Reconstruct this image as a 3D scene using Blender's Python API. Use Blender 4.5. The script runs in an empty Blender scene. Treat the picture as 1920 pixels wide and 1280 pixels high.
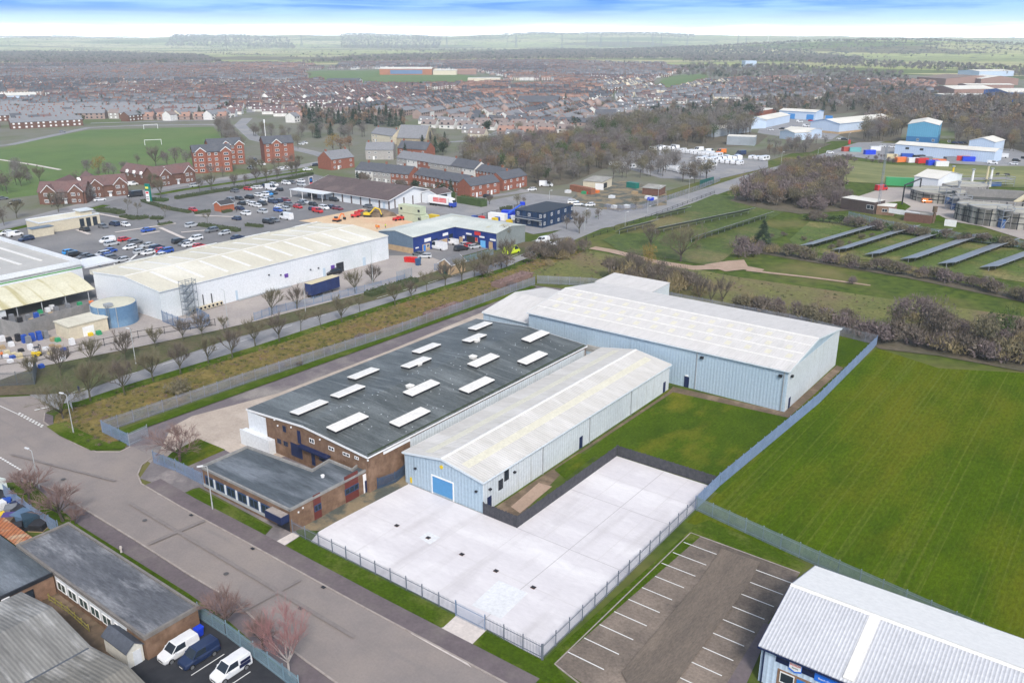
HAZE = 0.000105
EXPO = 0.47
import bpy, bmesh, math, random
import numpy as np
from mathutils import Vector, Matrix
from mathutils.geometry import tessellate_polygon
DBG = False
R = math.radians
rnd = random.Random(7)
sc = bpy.context.scene
COL = sc.collection
# ------------------------------------------------------------------ camera model (metres; camera 64 m above the estate)
H, FPX, PITCH = 64.0, 1590.0, math.atan(567/1590)
CP, SP = math.cos(PITCH), math.sin(PITCH)
GR = -R(37)                                   # the estate's street grid is turned 37 degrees
CY, SY = math.cos(R(37)), math.sin(R(37))
def G(px, py, z=0.0):                         # point of the place seen at a photo pixel, at height z
    u, v = (px-960)/FPX, -(py-640)/FPX
    d = (u, CP+v*SP, -SP+v*CP); t = (z-H)/d[2]
    return Vector((t*d[0], t*d[1], z))
def U(px, py, z=0.0):                         # the same in street-grid coordinates
    p = G(px, py, z); return (p.x*CY-p.y*SY, p.x*SY+p.y*CY)
def W(u, v, z=0.0): return Vector((u*CY+v*SY, -u*SY+v*CY, z))
def ZF(bx, by, ty):                           # height of a top edge above a ground pixel
    y = G(bx, by).y; t = -(ty-640)/FPX
    return H+y*(t*CP-SP)/(CP+t*SP)
def PJ(x, y, z=0):
    h = z-H; w = y*CP-h*SP
    return (960+FPX*x/w, 640-FPX*(y*SP+h*CP)/w)
def inpoly(x, y, P):
    c = False; n = len(P); j = n-1
    for i in range(n):
        if (P[i][1] > y) != (P[j][1] > y) and x < (P[j][0]-P[i][0])*(y-P[i][1])/(P[j][1]-P[i][1])+P[i][0]: c = not c
        j = i
    return c
cam = bpy.data.cameras.new('camera'); co = bpy.data.objects.new('camera', cam); COL.objects.link(co)
co.location = (0, 0, H); co.rotation_euler = (R(90)-PITCH, 0, 0)
cam.sensor_fit = 'HORIZONTAL'; cam.sensor_width = 36; cam.lens = FPX/1920*36; cam.clip_start = 1; cam.clip_end = 60000
sc.camera = co
# ------------------------------------------------------------------ materials
MATS = {}
def mat(name, c, c2=None, sc1=0.4, c3=None, sc3=0.06, rough=0.85, metal=0, st=(1, 1, 1), corr=0, cdark=0.75, bump=0.0, bsc=6.0, amt=0.5, w3=(0.5, 0.65), spec=0.3, lines=None, fine=(2.2, 0.16), cax=(1, 1)):
    """object-space noise mix of c and c2, big patches of c3, optional profile ribs (corr = pitch in metres)"""
    if name in MATS: return MATS[name]
    m = bpy.data.materials.new(name); m.use_nodes = True; MATS[name] = m
    nt = m.node_tree; N, L = nt.nodes, nt.links; b = N['Principled BSDF']
    b.inputs['Roughness'].default_value = rough; b.inputs['Metallic'].default_value = metal
    b.inputs['Specular IOR Level'].default_value = spec
    tc = N.new('ShaderNodeTexCoord'); mp = N.new('ShaderNodeMapping'); mp.inputs['Scale'].default_value = st
    L.new(tc.outputs['Object'], mp.inputs['Vector'])
    def noise(s, d=5):
        n = N.new('ShaderNodeTexNoise'); n.inputs['Scale'].default_value = s; n.inputs['Detail'].default_value = d
        n.inputs['Roughness'].default_value = 0.62; L.new(mp.outputs[0], n.inputs['Vector']); return n.outputs['Fac']
    def ramp(f, a, z):
        r = N.new('ShaderNodeMapRange'); r.inputs['From Min'].default_value = a; r.inputs['From Max'].default_value = z
        L.new(f, r.inputs['Value']); return r.outputs['Result']
    def mix(f, a, z):
        x = N.new('ShaderNodeMix'); x.data_type = 'RGBA'; L.new(f, x.inputs['Factor'])
        for s, i in ((a, 6), (z, 7)):
            if hasattr(s, 'links'): L.new(s, x.inputs[i])
            else: x.inputs[i].default_value = (*s, 1)
        return x.outputs[2]
    col = c
    if c2 is None: c2 = tuple(k*0.72 for k in c)
    lo = 0.5-0.28*amt; col = mix(ramp(noise(sc1), 0.5-amt*0.36, 0.5+amt*0.36), c, c2)
    if c3 is not None: col = mix(ramp(noise(sc3, 6), *w3), col, c3)
    if lines:                                 # (colour, scale vector, from, to): drawn-out streaks
        m2 = N.new('ShaderNodeMapping'); m2.inputs['Scale'].default_value = lines[1]; L.new(tc.outputs['Object'], m2.inputs['Vector'])
        n2 = N.new('ShaderNodeTexNoise'); n2.inputs['Scale'].default_value = 1; n2.inputs['Detail'].default_value = 4; L.new(m2.outputs[0], n2.inputs['Vector'])
        col = mix(ramp(n2.outputs['Fac'], lines[2], lines[3]), col, lines[0])
    if fine[1]:                               # small scale unevenness of tone
        fr_ = N.new('ShaderNodeMapRange'); fr_.inputs['From Min'].default_value = 0.28; fr_.inputs['From Max'].default_value = 0.72; fr_.inputs['To Min'].default_value = 1-fine[1]; fr_.inputs['To Max'].default_value = 1+fine[1]
        fn = N.new('ShaderNodeTexNoise'); fn.inputs['Scale'].default_value = fine[0]; fn.inputs['Detail'].default_value = 6; fn.inputs['Roughness'].default_value = 0.75; L.new(mp.outputs[0], fn.inputs['Vector']); L.new(fn.outputs['Fac'], fr_.inputs['Value'])
        vm = N.new('ShaderNodeVectorMath'); vm.operation = 'SCALE'; L.new(col, vm.inputs[0]); L.new(fr_.outputs['Result'], vm.inputs['Scale']); col = vm.outputs[0]
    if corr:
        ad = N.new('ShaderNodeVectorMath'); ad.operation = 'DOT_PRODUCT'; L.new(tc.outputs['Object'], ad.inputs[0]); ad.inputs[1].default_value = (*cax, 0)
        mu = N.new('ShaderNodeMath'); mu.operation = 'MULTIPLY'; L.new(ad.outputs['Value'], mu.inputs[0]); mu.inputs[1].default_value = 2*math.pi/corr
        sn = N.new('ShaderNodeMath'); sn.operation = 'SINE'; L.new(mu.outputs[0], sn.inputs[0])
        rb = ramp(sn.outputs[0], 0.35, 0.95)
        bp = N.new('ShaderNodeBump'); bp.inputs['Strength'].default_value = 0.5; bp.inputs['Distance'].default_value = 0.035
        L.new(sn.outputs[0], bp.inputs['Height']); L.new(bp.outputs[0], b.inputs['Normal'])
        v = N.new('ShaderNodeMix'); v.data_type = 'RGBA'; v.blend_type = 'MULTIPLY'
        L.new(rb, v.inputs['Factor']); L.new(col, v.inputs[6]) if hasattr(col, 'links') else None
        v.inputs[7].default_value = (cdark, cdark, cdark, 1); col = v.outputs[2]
    elif bump:
        bp = N.new('ShaderNodeBump'); bp.inputs['Strength'].default_value = bump; bp.inputs['Distance'].default_value = 0.2
        L.new(noise(bsc, 6), bp.inputs['Height']); L.new(bp.outputs[0], b.inputs['Normal'])
    L.new(col, b.inputs['Base Color'])
    return m
def plain(name, c, rough=0.5, metal=0, coat=0):
    if name in MATS: return MATS[name]
    m = mat(name, c, tuple(k*0.88 for k in c), sc1=1.5, rough=rough, metal=metal, fine=(2, 0))
    m.node_tree.nodes['Principled BSDF'].inputs['Coat Weight'].default_value = coat
    return m
# ------------------------------------------------------------------ mesh builder
class MB:
    def __init__(s, ox=0, oy=0): s.v, s.f, s.m, s.o = [], [], [], (ox, oy)
    def add(s, vs, fs, mi=0):
        b = len(s.v); ox, oy = s.o
        s.v += [(p[0]-ox, p[1]-oy, p[2]) for p in vs]
        for f in fs: s.f.append([b+i for i in f]); s.m.append(mi)
        return s
    def box(s, x0, x1, y0, y1, z0, z1, mi=0):
        return s.add([(x0, y0, z0), (x1, y0, z0), (x1, y1, z0), (x0, y1, z0), (x0, y0, z1), (x1, y0, z1), (x1, y1, z1), (x0, y1, z1)],
            [(3, 2, 1, 0), (4, 5, 6, 7), (0, 1, 5, 4), (1, 2, 6, 5), (2, 3, 7, 6), (3, 0, 4, 7)], mi)
    def hexa(s, lo, hi, mi=0):                # lo, hi: four corners each
        return s.add(list(lo)+list(hi), [(3, 2, 1, 0), (4, 5, 6, 7), (0, 1, 5, 4), (1, 2, 6, 5), (2, 3, 7, 6), (3, 0, 4, 7)], mi)
    def prism(s, P, z0, z1, mi=0):
        n = len(P)
        return s.add([(x, y, z0) for x, y in P]+[(x, y, z1) for x, y in P],
            [tuple(range(n-1, -1, -1)), tuple(range(n, 2*n))]+[(i, (i+1) % n, n+(i+1) % n, n+i) for i in range(n)], mi)
    def sideprism(s, P, a0, a1, axis='y', mi=0):   # profile P in (across, z), run along axis
        n = len(P)
        f = (lambda a, p: (p[0], a, p[1])) if axis == 'y' else (lambda a, p: (a, p[0], p[1]))
        vs = [f(a0, p) for p in P]+[f(a1, p) for p in P]
        return s.add(vs, [tuple(range(n)), tuple(range(2*n-1, n-1, -1))]+[(i, n+i, n+(i+1) % n, (i+1) % n) for i in range(n)], mi)
    def tube(s, p, q, r, n=6, r2=None, mi=0, cap=True):
        p, q = Vector(p), Vector(q); d = (q-p)
        if d.length < 1e-6: return s
        d.normalize(); a = d.orthogonal().normalized(); b = d.cross(a); r2 = r if r2 is None else r2
        vs = []
        for c, rr in ((p, r), (q, r2)):
            for i in range(n):
                t = 2*math.pi*i/n; vs.append(c+a*(rr*math.cos(t))+b*(rr*math.sin(t)))
        fs = [(i, (i+1) % n, n+(i+1) % n, n+i) for i in range(n)]
        if cap: fs += [tuple(range(n-1, -1, -1)), tuple(range(n, 2*n))]
        return s.add(vs, fs, mi)
    def path(s, pts, r, n=6, mi=0):
        for a, b in zip(pts, pts[1:]): s.tube(a, b, r, n, mi=mi)
        return s
    def cyl(s, x, y, z0, z1, r, n=24, r2=None, mi=0): return s.tube((x, y, z0), (x, y, z1), r, n, r2, mi)
    def mesh(s, name, mats):
        me = bpy.data.meshes.new(name); me.from_pydata(s.v, [], s.f)
        for m in (mats if isinstance(mats, (list, tuple)) else [mats]): me.materials.append(m)
        if any(s.m): me.polygons.foreach_set('material_index', s.m)
        bm = bmesh.new(); bm.from_mesh(me); bmesh.ops.recalc_face_normals(bm, faces=bm.faces); bm.to_mesh(me); bm.free()
        return me
def link(o, parent=None):
    COL.objects.link(o)
    if parent is not None: o.parent = parent
    return o
def tag(o, label=None, cat=None, group=None, kind=None):
    for k, v in (('label', label), ('category', cat), ('group', group), ('kind', kind)):
        if v: o[k] = v
    return o
def OB(mb, name, mats, parent=None, label=None):
    me = mb.mesh(name, mats) if isinstance(mb, MB) else mb
    o = link(bpy.data.objects.new(name, me), parent)
    if label: o['label'] = label
    return o
def TH(name, label, cat, loc, rz=GR, group=None):
    o = link(bpy.data.objects.new(name, None)); o.location = loc; o.rotation_euler = (0, 0, rz); o.empty_display_size = 1
    return tag(o, label, cat, group)
KIDS = {}
def kids(o): return [c for c in bpy.data.objects if c.parent is o]
def copy_tree(src, ks=None):
    r = src.copy(); COL.objects.link(r)
    for ch in (ks if ks is not None else kids(src)):
        c = ch.copy(); COL.objects.link(c); c.parent = r
    return r
def struct(mb, name, m, rz=GR, z=0):
    o = OB(mb, name, m); o.rotation_euler = (0, 0, rz); o.location.z = z; o['kind'] = 'structure'; return o
SHN = [0]
def sheet(name, m, z, px, grid=False):        # a ground sheet from photo outline (or grid coordinates)
    SHN[0] += 1; z += SHN[0]*0.0011
    P = px if grid else [U(*p) for p in px]
    V = [Vector((u, v, z)) for u, v in P]; tr = [t if (V[t[1]]-V[t[0]]).cross(V[t[2]]-V[t[0]]).z > 0 else t[::-1] for t in tessellate_polygon([V])]
    me = bpy.data.meshes.new(name); me.from_pydata([tuple(p) for p in V], [], [tuple(t) for t in tr]); me.materials.append(m)
    if DBG:
        ar = abs(sum(P[i-1][0]*P[i][1]-P[i][0]*P[i-1][1] for i in range(len(P))))/2; at = sum(abs((V[t[1]]-V[t[0]]).cross(V[t[2]]-V[t[0]]).z) for t in tr)/2
        if abs(ar-at) > .01*ar: print('SHEET', name, px[0], ar, at)
    o = link(bpy.data.objects.new(name, me)); o.rotation_euler = (0, 0, GR); o['kind'] = 'structure'; return o
def ribbon(name, m, z, pts, w, grid=False):
    SHN[0] += 1; z += SHN[0]*0.0011
    P = [Vector((*(p if grid else U(*p)), 0)) for p in pts]; Lf, Rt = [], []
    ws = w if isinstance(w, (list, tuple)) else [w]*len(P)
    for i, p in enumerate(P):
        d = (P[min(i+1, len(P)-1)]-P[max(i-1, 0)]).normalized(); n = Vector((-d.y, d.x, 0))*ws[i]/2
        Lf.append(tuple((p+n)[:2])); Rt.append(tuple((p-n)[:2]))
    mb = MB()
    n = len(P); mb.add([(*q, z) for q in Lf]+[(*q, z) for q in Rt], [(n+i, n+i+1, i+1, i) for i in range(n-1)])
    return struct(mb, name, m)
ORD = ['leftmost', 'second from left', 'third from left', 'fourth from left', 'fifth from left', 'sixth from left', 'seventh from left', 'eighth from left',
       'ninth from left', 'tenth from left', 'eleventh from left', 'twelfth from left', 'thirteenth from left', 'fourteenth from left', 'fifteenth from left', 'sixteenth from left',
       'seventeenth from left', 'eighteenth from left', 'nineteenth from left', 'twentieth from left']
POOL = []                                     # (object, look, zone): labels written at the end, by what tells each apart
def pool(o, look, zone, cat, group): POOL.append((o, look, zone)); return tag(o, None, cat, group)
def plur(k):
    return k
def write_labels():
    by = {}
    for o, look, zone in POOL: by.setdefault((look, zone), []).append(o)
    for (look, zone), os_ in by.items():
        if len(os_) == 1: os_[0]['label'] = f'{look} {zone}'; continue
        os_.sort(key=lambda o: PJ(o.location.x, max(o.location.y, 1), o.location.z)[0])
        n = len(os_)
        for i, o in enumerate(os_):
            k = ORD[i] if i <= (n-1)//2 and i < 20 else (ORD[n-1-i].replace('left', 'right') if n-1-i < 20 else f'{i+1}th from left')
            if n == 2: k = ('left', 'right')[i]
            o['label'] = f'{k} {look} {zone}'
def text_mesh(txt, size, depth=0.01):
    cu = bpy.data.curves.new('t', 'FONT'); cu.body = txt; cu.size = size; cu.extrude = depth; cu.align_x = 'CENTER'; cu.align_y = 'CENTER'
    o = bpy.data.objects.new('t', cu); COL.objects.link(o)
    bpy.context.view_layer.update()
    me = bpy.data.meshes.new_from_object(o.evaluated_get(bpy.context.evaluated_depsgraph_get()))
    bpy.data.objects.remove(o); bpy.data.curves.remove(cu); return me
def text(txt, size, m, parent, loc, rot, name='lettering', sx=1):
    me = text_mesh(txt, size); me.materials.clear(); me.materials.append(m); me.name = name
    o = link(bpy.data.objects.new(name, me), parent); o.location = loc; o.rotation_euler = rot; o.scale = (sx, 1, 1); return o
# ------------------------------------------------------------------ light, sky, haze
SUN_EL, SUN_AZ = 44, 168                    # azimuth from +Y, clockwise positive: high thin cloud, sun behind the camera
SKY = 0.14
w = bpy.data.worlds.new('World'); sc.world = w; w.use_nodes = True
nt = w.node_tree; N, L = nt.nodes, nt.links; bg = N['Background']; bg.inputs['Strength'].default_value = SKY
sky = N.new('ShaderNodeTexSky'); sky.sky_type = 'NISHITA'; sky.sun_disc = False
sky.sun_elevation = R(SUN_EL); sky.sun_rotation = R(SUN_AZ); sky.air_density = 1.2; sky.dust_density = 2.5
hs = N.new('ShaderNodeHueSaturation'); hs.inputs['Saturation'].default_value = 0.68; hs.inputs['Value'].default_value = 1.0
L.new(sky.outputs[0], hs.inputs['Color'])
tc = N.new('ShaderNodeTexCoord'); sx = N.new('ShaderNodeSeparateXYZ'); L.new(tc.outputs['Generated'], sx.inputs[0])
mp = N.new('ShaderNodeMapping'); mp.inputs['Scale'].default_value = (4.5, 4.5, 75); L.new(tc.outputs['Generated'], mp.inputs[0])
n1 = N.new('ShaderNodeTexNoise'); n1.inputs['Scale'].default_value = 1.6; n1.inputs['Detail'].default_value = 6; n1.inputs['Distortion'].default_value = 0.4; L.new(mp.outputs[0], n1.inputs['Vector'])
def wm(op, a, b=None, clamp=False):
    m = N.new('ShaderNodeMath'); m.operation = op; m.use_clamp = clamp
    for i, s in enumerate((a, b)):
        if s is None: continue
        if hasattr(s, 'links'): L.new(s, m.inputs[i])
        else: m.inputs[i].default_value = s
    return m.outputs[0]
def wmr(f, a, z, o0=0, o1=1):
    r = N.new('ShaderNodeMapRange'); r.interpolation_type = 'SMOOTHSTEP'; L.new(f, r.inputs[0])
    for i, v in zip((1, 2, 3, 4), (a, z, o0, o1)): r.inputs[i].default_value = v
    return r.outputs[0]
def wmix(f, a, z):
    x = N.new('ShaderNodeMix'); x.data_type = 'RGBA'; L.new(f, x.inputs[0])
    for s, i in ((a, 6), (z, 7)):
        if hasattr(s, 'links'): L.new(s, x.inputs[i])
        else: x.inputs[i].default_value = (*[k/SKY for k in s], 1)
    return x.outputs[2]
el = sx.outputs[2]
streak = wmr(n1.outputs['Fac'], 0.30, 0.64)
blue = wmix(streak, (0.03, 0.23, 0.75), (0.30, 0.55, 0.95))
hz = wm('ADD', el, wm('MULTIPLY', wm('SUBTRACT', n1.outputs['Fac'], 0.5), 0.012))
mid = wmix(wmr(hz, 0.011, 0.033), (0.62, 0.80, 1.05), blue)
low = wmix(wmr(hz, 0.001, 0.017), (2.4, 2.3, 2.25), mid)
colr = wmix(wmr(el, 0.06, 0.3), low, hs.outputs[0])
L.new(colr, bg.inputs['Color'])
sd = bpy.data.lights.new('sun', 'SUN'); so = bpy.data.objects.new('sun', sd); COL.objects.link(so)
sd.energy = 2.1; sd.angle = R(10); sd.color = (1, 0.965, 0.92)
dv = Vector((math.sin(R(SUN_AZ))*math.cos(R(SUN_EL)), math.cos(R(SUN_AZ))*math.cos(R(SUN_EL)), math.sin(R(SUN_EL))))
so.rotation_euler = dv.to_track_quat('Z', 'Y').to_euler()
sc.view_settings.view_transform = 'Standard'; sc.view_settings.look = 'None'; sc.view_settings.exposure = EXPO; sc.view_settings.gamma = 1
sc.render.engine = 'CYCLES'; cy = sc.cycles
cy.max_bounces = 5; cy.diffuse_bounces = 3; cy.glossy_bounces = 2; cy.transmission_bounces = 2; cy.volume_bounces = 3; cy.transparent_max_bounces = 4
cy.use_denoising = True; cy.denoiser = 'OPENIMAGEDENOISE'; cy.denoising_input_passes = 'RGB_ALBEDO_NORMAL'; cy.denoising_prefilter = 'ACCURATE'; cy.sample_clamp_indirect = 4
if HAZE:
    mb = MB().box(-10500, 10500, -1700, 10800, -1.5, 141)
    hm = bpy.data.materials.new('haze_air'); hm.use_nodes = True; hn = hm.node_tree.nodes; hn.remove(hn['Principled BSDF'])
    pv = hn.new('ShaderNodeVolumePrincipled'); pv.inputs['Color'].default_value = (0.78, 0.89, 1.0, 1); pv.inputs['Density'].default_value = HAZE; pv.inputs['Anisotropy'].default_value = -0.25
    hm.node_tree.links.new(pv.outputs[0], hn['Material Output'].inputs['Volume'])
    o = OB(mb, 'haze', hm); o['kind'] = 'stuff'
# ------------------------------------------------------------------ terrain: one sheet to the horizon
PROF = [(-400, 74), (0, 71.5), (250, 71), (330, 70.5), (520, 66), (640, 68), (900, 67.5), (1050, 65), (1170, 63.5), (1290, 68), (1400, 67), (1500, 69), (1600, 70.5), (1750, 70.5), (1920, 73), (2400, 74)]
def prof(px):
    for (a, ya), (b, yb) in zip(PROF, PROF[1:]):
        if a <= px <= b: return ya+(yb-ya)*(px-a)/(b-a)
    return 74
def ss(a, b, x): t = min(max((x-a)/(b-a), 0), 1); return t*t*(3-2*t)
def terr(x, y):
    r = math.hypot(x, y)
    if r < 2600 or y <= 0: return 0.0
    px = 960+FPX*x/(y*CP+H*SP)
    h = 64+(73-prof(px))/FPX*9300
    h += 5*math.sin(px*0.021)+3*math.sin(px*0.057+1)
    t = h*ss(5600, 9300, r)
    t += 9*ss(3000, 4500, r)*(1-ss(5000, 6500, r))*(1+math.sin(x*0.0021+1)*math.cos(y*0.0016))*0.5
    hx, hy = 1750, 4200                                   # wooded hill on the right
    t = max(t, 58*math.exp(-((x-hx)/950)**2-((y-hy)/520)**2))
    return t
mb = MB(); rings = [0, 60, 200, 500, 1000, 1500]
na = 90
for i, r in enumerate(rings[1:]):
    mb.v += [(r*math.sin(2*math.pi*k/na), r*math.cos(2*math.pi*k/na), 0) for k in range(na)]
    if i == 0:
        mb.v.append((0, 0, 0)); c0 = len(mb.v)-1
        mb.f += [[c0, (k+1) % na, k] for k in range(na)]; mb.m += [0]*na
    else:
        b0 = 0 if i == 1 else na+1+(i-2)*na; b1 = na+1+(i-1)*na
        mb.f += [[b0+k, b0+(k+1) % na, b1+(k+1) % na, b1+k] for k in range(na)]; mb.m += [0]*na
b0 = len(mb.v)-na; q = list(range(-15, 16)); prev = [b0+(k % na) for k in q]; fine = False
rr = 1500
prevA = [k*4.0 for k in q]
while rr < 9900:
    rr *= 1.05
    A_ = [k*4.0/1.0 for k in q]
    cur = []
    for a in np.linspace(-60, 60, 121):
        x, y = rr*math.sin(R(a)), rr*math.cos(R(a)); mb.v.append((x, y, terr(x, y))); cur.append(len(mb.v)-1)
    if len(prev) == 31:
        for k in range(30): mb.f.append([prev[k], prev[k+1]]+cur[4*k:4*k+5][::-1]); mb.m.append(0)
    else:
        for k in range(120): mb.f.append([prev[k], prev[k+1], cur[k+1], cur[k]]); mb.m.append(0)
    prev = cur
gm = bpy.data.materials.new('open_ground'); gm.use_nodes = True; nt = gm.node_tree; N, L = nt.nodes, nt.links; b = N['Principled BSDF']
b.inputs['Roughness'].default_value = 0.95; b.inputs['Specular IOR Level'].default_value = 0.1
tc = N.new('ShaderNodeTexCoord')
def gnoise(s, d=5):
    n = N.new('ShaderNodeTexNoise'); n.inputs['Scale'].default_value = s; n.inputs['Detail'].default_value = d; L.new(tc.outputs['Object'], n.inputs['Vector']); return n.outputs['Fac']
def gmix(f, a, z):
    x = N.new('ShaderNodeMix'); x.data_type = 'RGBA'; L.new(f, x.inputs[0])
    for s, i in ((a, 6), (z, 7)):
        if hasattr(s, 'links'): L.new(s, x.inputs[i])
        else: x.inputs[i].default_value = (*s, 1)
    return x.outputs[2]
def gmr(f, a, z):
    r = N.new('ShaderNodeMapRange'); L.new(f, r.inputs[0]); r.inputs[1].default_value = a; r.inputs[2].default_value = z; return r.outputs[0]
near = gmix(gmr(gnoise(0.35, 8), 0.35, 0.65), (0.085, 0.12, 0.016), (0.04, 0.066, 0.010))
near = gmix(gmr(gnoise(0.03, 6), 0.48, 0.68), near, (0.16, 0.14, 0.055))
mp = N.new('ShaderNodeMapping'); mp.inputs['Scale'].default_value = (0.0011, 0.0026, 0); mp.inputs['Rotation'].default_value = (0, 0, 0.3); L.new(tc.outputs['Object'], mp.inputs[0])
vo = N.new('ShaderNodeTexVoronoi'); vo.inputs['Scale'].default_value = 1; L.new(mp.outputs[0], vo.inputs['Vector'])
se = N.new('ShaderNodeSeparateColor'); L.new(vo.outputs['Color'], se.inputs[0])
cr = N.new('ShaderNodeValToRGB'); cr.color_ramp.interpolation = 'CONSTANT'; L.new(se.outputs[0], cr.inputs[0])
els = cr.color_ramp.elements
cols = [(0.0, (0.26, 0.29, 0.10)), (0.22, (0.12, 0.16, 0.04)), (0.42, (0.38, 0.37, 0.16)), (0.58, (0.14, 0.12, 0.06)), (0.68, (0.33, 0.36, 0.12)), (0.85, (0.42, 0.39, 0.2))]
while len(els) < len(cols): els.new(0.5)
for e, (p, c) in zip(els, cols): e.position = p; e.color = (*c, 1)
vd = N.new('ShaderNodeTexVoronoi'); vd.feature = 'DISTANCE_TO_EDGE'; L.new(mp.outputs[0], vd.inputs['Vector'])
far = gmix(gmr(vd.outputs['Distance'], 0.02, 0.05), (0.035, 0.04, 0.03), cr.outputs[0])
ln = N.new('ShaderNodeVectorMath'); ln.operation = 'LENGTH'; L.new(tc.outputs['Object'], ln.inputs[0])
L.new(gmix(gmr(ln.outputs['Value'], 1500, 1900), near, far), b.inputs['Base Color'])
ground = struct(mb, 'ground', gm, rz=0)
# ------------------------------------------------------------------ palette
TARMAC = mat('road_tarmac', (0.245, 0.212, 0.198), (0.205, 0.18, 0.171), sc1=0.22, c3=(0.27, 0.23, 0.205), sc3=0.05, lines=((0.20, 0.178, 0.17), (.05, .7, 1), .6, .8), fine=(3.5, .10), bump=0.12, bsc=14, w3=(0.45, 0.62))
TARMAC2 = mat('grey_tarmac', (0.255, 0.255, 0.265), (0.205, 0.205, 0.215), sc1=0.25, c3=(0.29, 0.28, 0.27), sc3=0.05, bump=0.1, bsc=12)
PAVE = mat('maroon_pavement', (0.145, 0.118, 0.125), (0.11, 0.09, 0.097), sc1=0.6, c3=(0.17, 0.145, 0.14), sc3=0.15)
KERB = mat('kerb_stone', (0.36, 0.32, 0.29), (0.26, 0.22, 0.2), sc1=0.8)
SITE = mat('site_tarmac', fine=(4, .3), c=(0.165, 0.14, 0.148), c2=(0.125, 0.107, 0.117), sc1=0.5, c3=(0.26, 0.235, 0.215), sc3=0.07, bump=0.15, bsc=10)
APRON = mat('apron_concrete', (0.44, 0.37, 0.31), (0.36, 0.3, 0.25), sc1=0.3, c3=(0.5, 0.43, 0.37), sc3=0.1)
WHITECON = mat('pale_concrete', (0.65, 0.625, 0.635), (0.55, 0.525, 0.545), sc1=0.16, c3=(0.70, 0.68, 0.685), sc3=0.07, amt=0.9, st=(0.6, 1.6, 1), lines=((0.47, 0.445, 0.45), (.35, .05, 1), .55, .82), fine=(1.2, .07))
DRIVECON = mat('drive_concrete', (0.60, 0.54, 0.50), (0.5, 0.45, 0.42), sc1=0.5)
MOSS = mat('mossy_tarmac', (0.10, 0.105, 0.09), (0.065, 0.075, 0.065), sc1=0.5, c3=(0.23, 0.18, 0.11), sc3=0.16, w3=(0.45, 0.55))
PATHC = mat('path_slab', (0.19, 0.17, 0.17), (0.14, 0.125, 0.13), sc1=0.5, c3=(0.26, 0.23, 0.22), sc3=0.2)
LOT = mat('parking_tarmac', (0.135, 0.11, 0.09), (0.085, 0.07, 0.06), sc1=0.5, fine=(3, .35), c3=(0.23, 0.185, 0.15), sc3=0.055, bump=0.2, bsc=8, w3=(0.42, 0.6))
BLACKT = mat('black_tarmac', (0.022, 0.024, 0.03), (0.035, 0.036, 0.042), sc1=0.6)
GRASS = mat('grass_verge', (0.07, 0.115, 0.006), (0.034, 0.066, 0.004), sc1=0.9, fine=(2.5, .4), c3=(0.12, 0.14, 0.03), sc3=0.12, bump=0.5, bsc=9, amt=0.9, spec=0.0)
LAWN = mat('lawn_grass', (0.08, 0.125, 0.007), (0.03, 0.062, 0.004), sc1=0.16, c3=(0.15, 0.145, 0.016), sc3=0.06, fine=(2, .35), st=(1.4, .7, 1), bump=0.5, bsc=7, amt=0.9, spec=0.0)
DEAD = mat('rough_grass', (0.24, 0.175, 0.065), (0.075, 0.085, 0.02), sc1=0.35, fine=(1.2, .5), c3=(0.2, 0.12, 0.06), sc3=0.05, bump=0.9, bsc=3, amt=0.7, spec=0.0, w3=(0.52, 0.62))
SOIL = mat('bare_soil', (0.15, 0.105, 0.07), (0.10, 0.075, 0.05), sc1=0.7, c3=(0.22, 0.16, 0.11), sc3=0.3)
SAND = mat('stripped_sand', (0.62, 0.47, 0.31), (0.54, 0.38, 0.24), sc1=0.1, c3=(0.58, 0.34, 0.22), sc3=0.06)
PATHDIRT = mat('dirt_path', (0.4, 0.29, 0.22), (0.32, 0.23, 0.17), sc1=0.3)
WHITE = plain('white_paint', (0.8, 0.8, 0.8)); LINE = plain('road_paint', (0.72, 0.72, 0.7), rough=0.7)
DARK = plain('dark_fittings', (0.02, 0.022, 0.028)); GLASS = plain('window_glass', (0.025, 0.035, 0.05), rough=0.08)
NAVY = plain('navy_paint', (0.012, 0.022, 0.075)); STEEL = mat('galvanised_steel', (0.3, 0.33, 0.37), (0.2, 0.23, 0.28), sc1=0.8, metal=0.3, rough=0.55)
GREYST = plain('grey_steel', (0.38, 0.4, 0.42), metal=0.3)
# mown field with tramlines: real colour of the cut grass, in strips along the fence
mf = mat('mown_field_grass', lines=((0.11, 0.135, 0.022), (2.1, 0.007, 1), 0.52, 0.76), c=(0.078, 0.122, 0.003), c2=(0.034, 0.070, 0.002), sc1=0.14, c3=(0.105, 0.118, 0.006), sc3=0.03, fine=(1.6, .4), bump=0.5, bsc=5, amt=0.75, st=(1.5, 0.55, 1), spec=0.0, w3=(0.46, 0.62))
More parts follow.
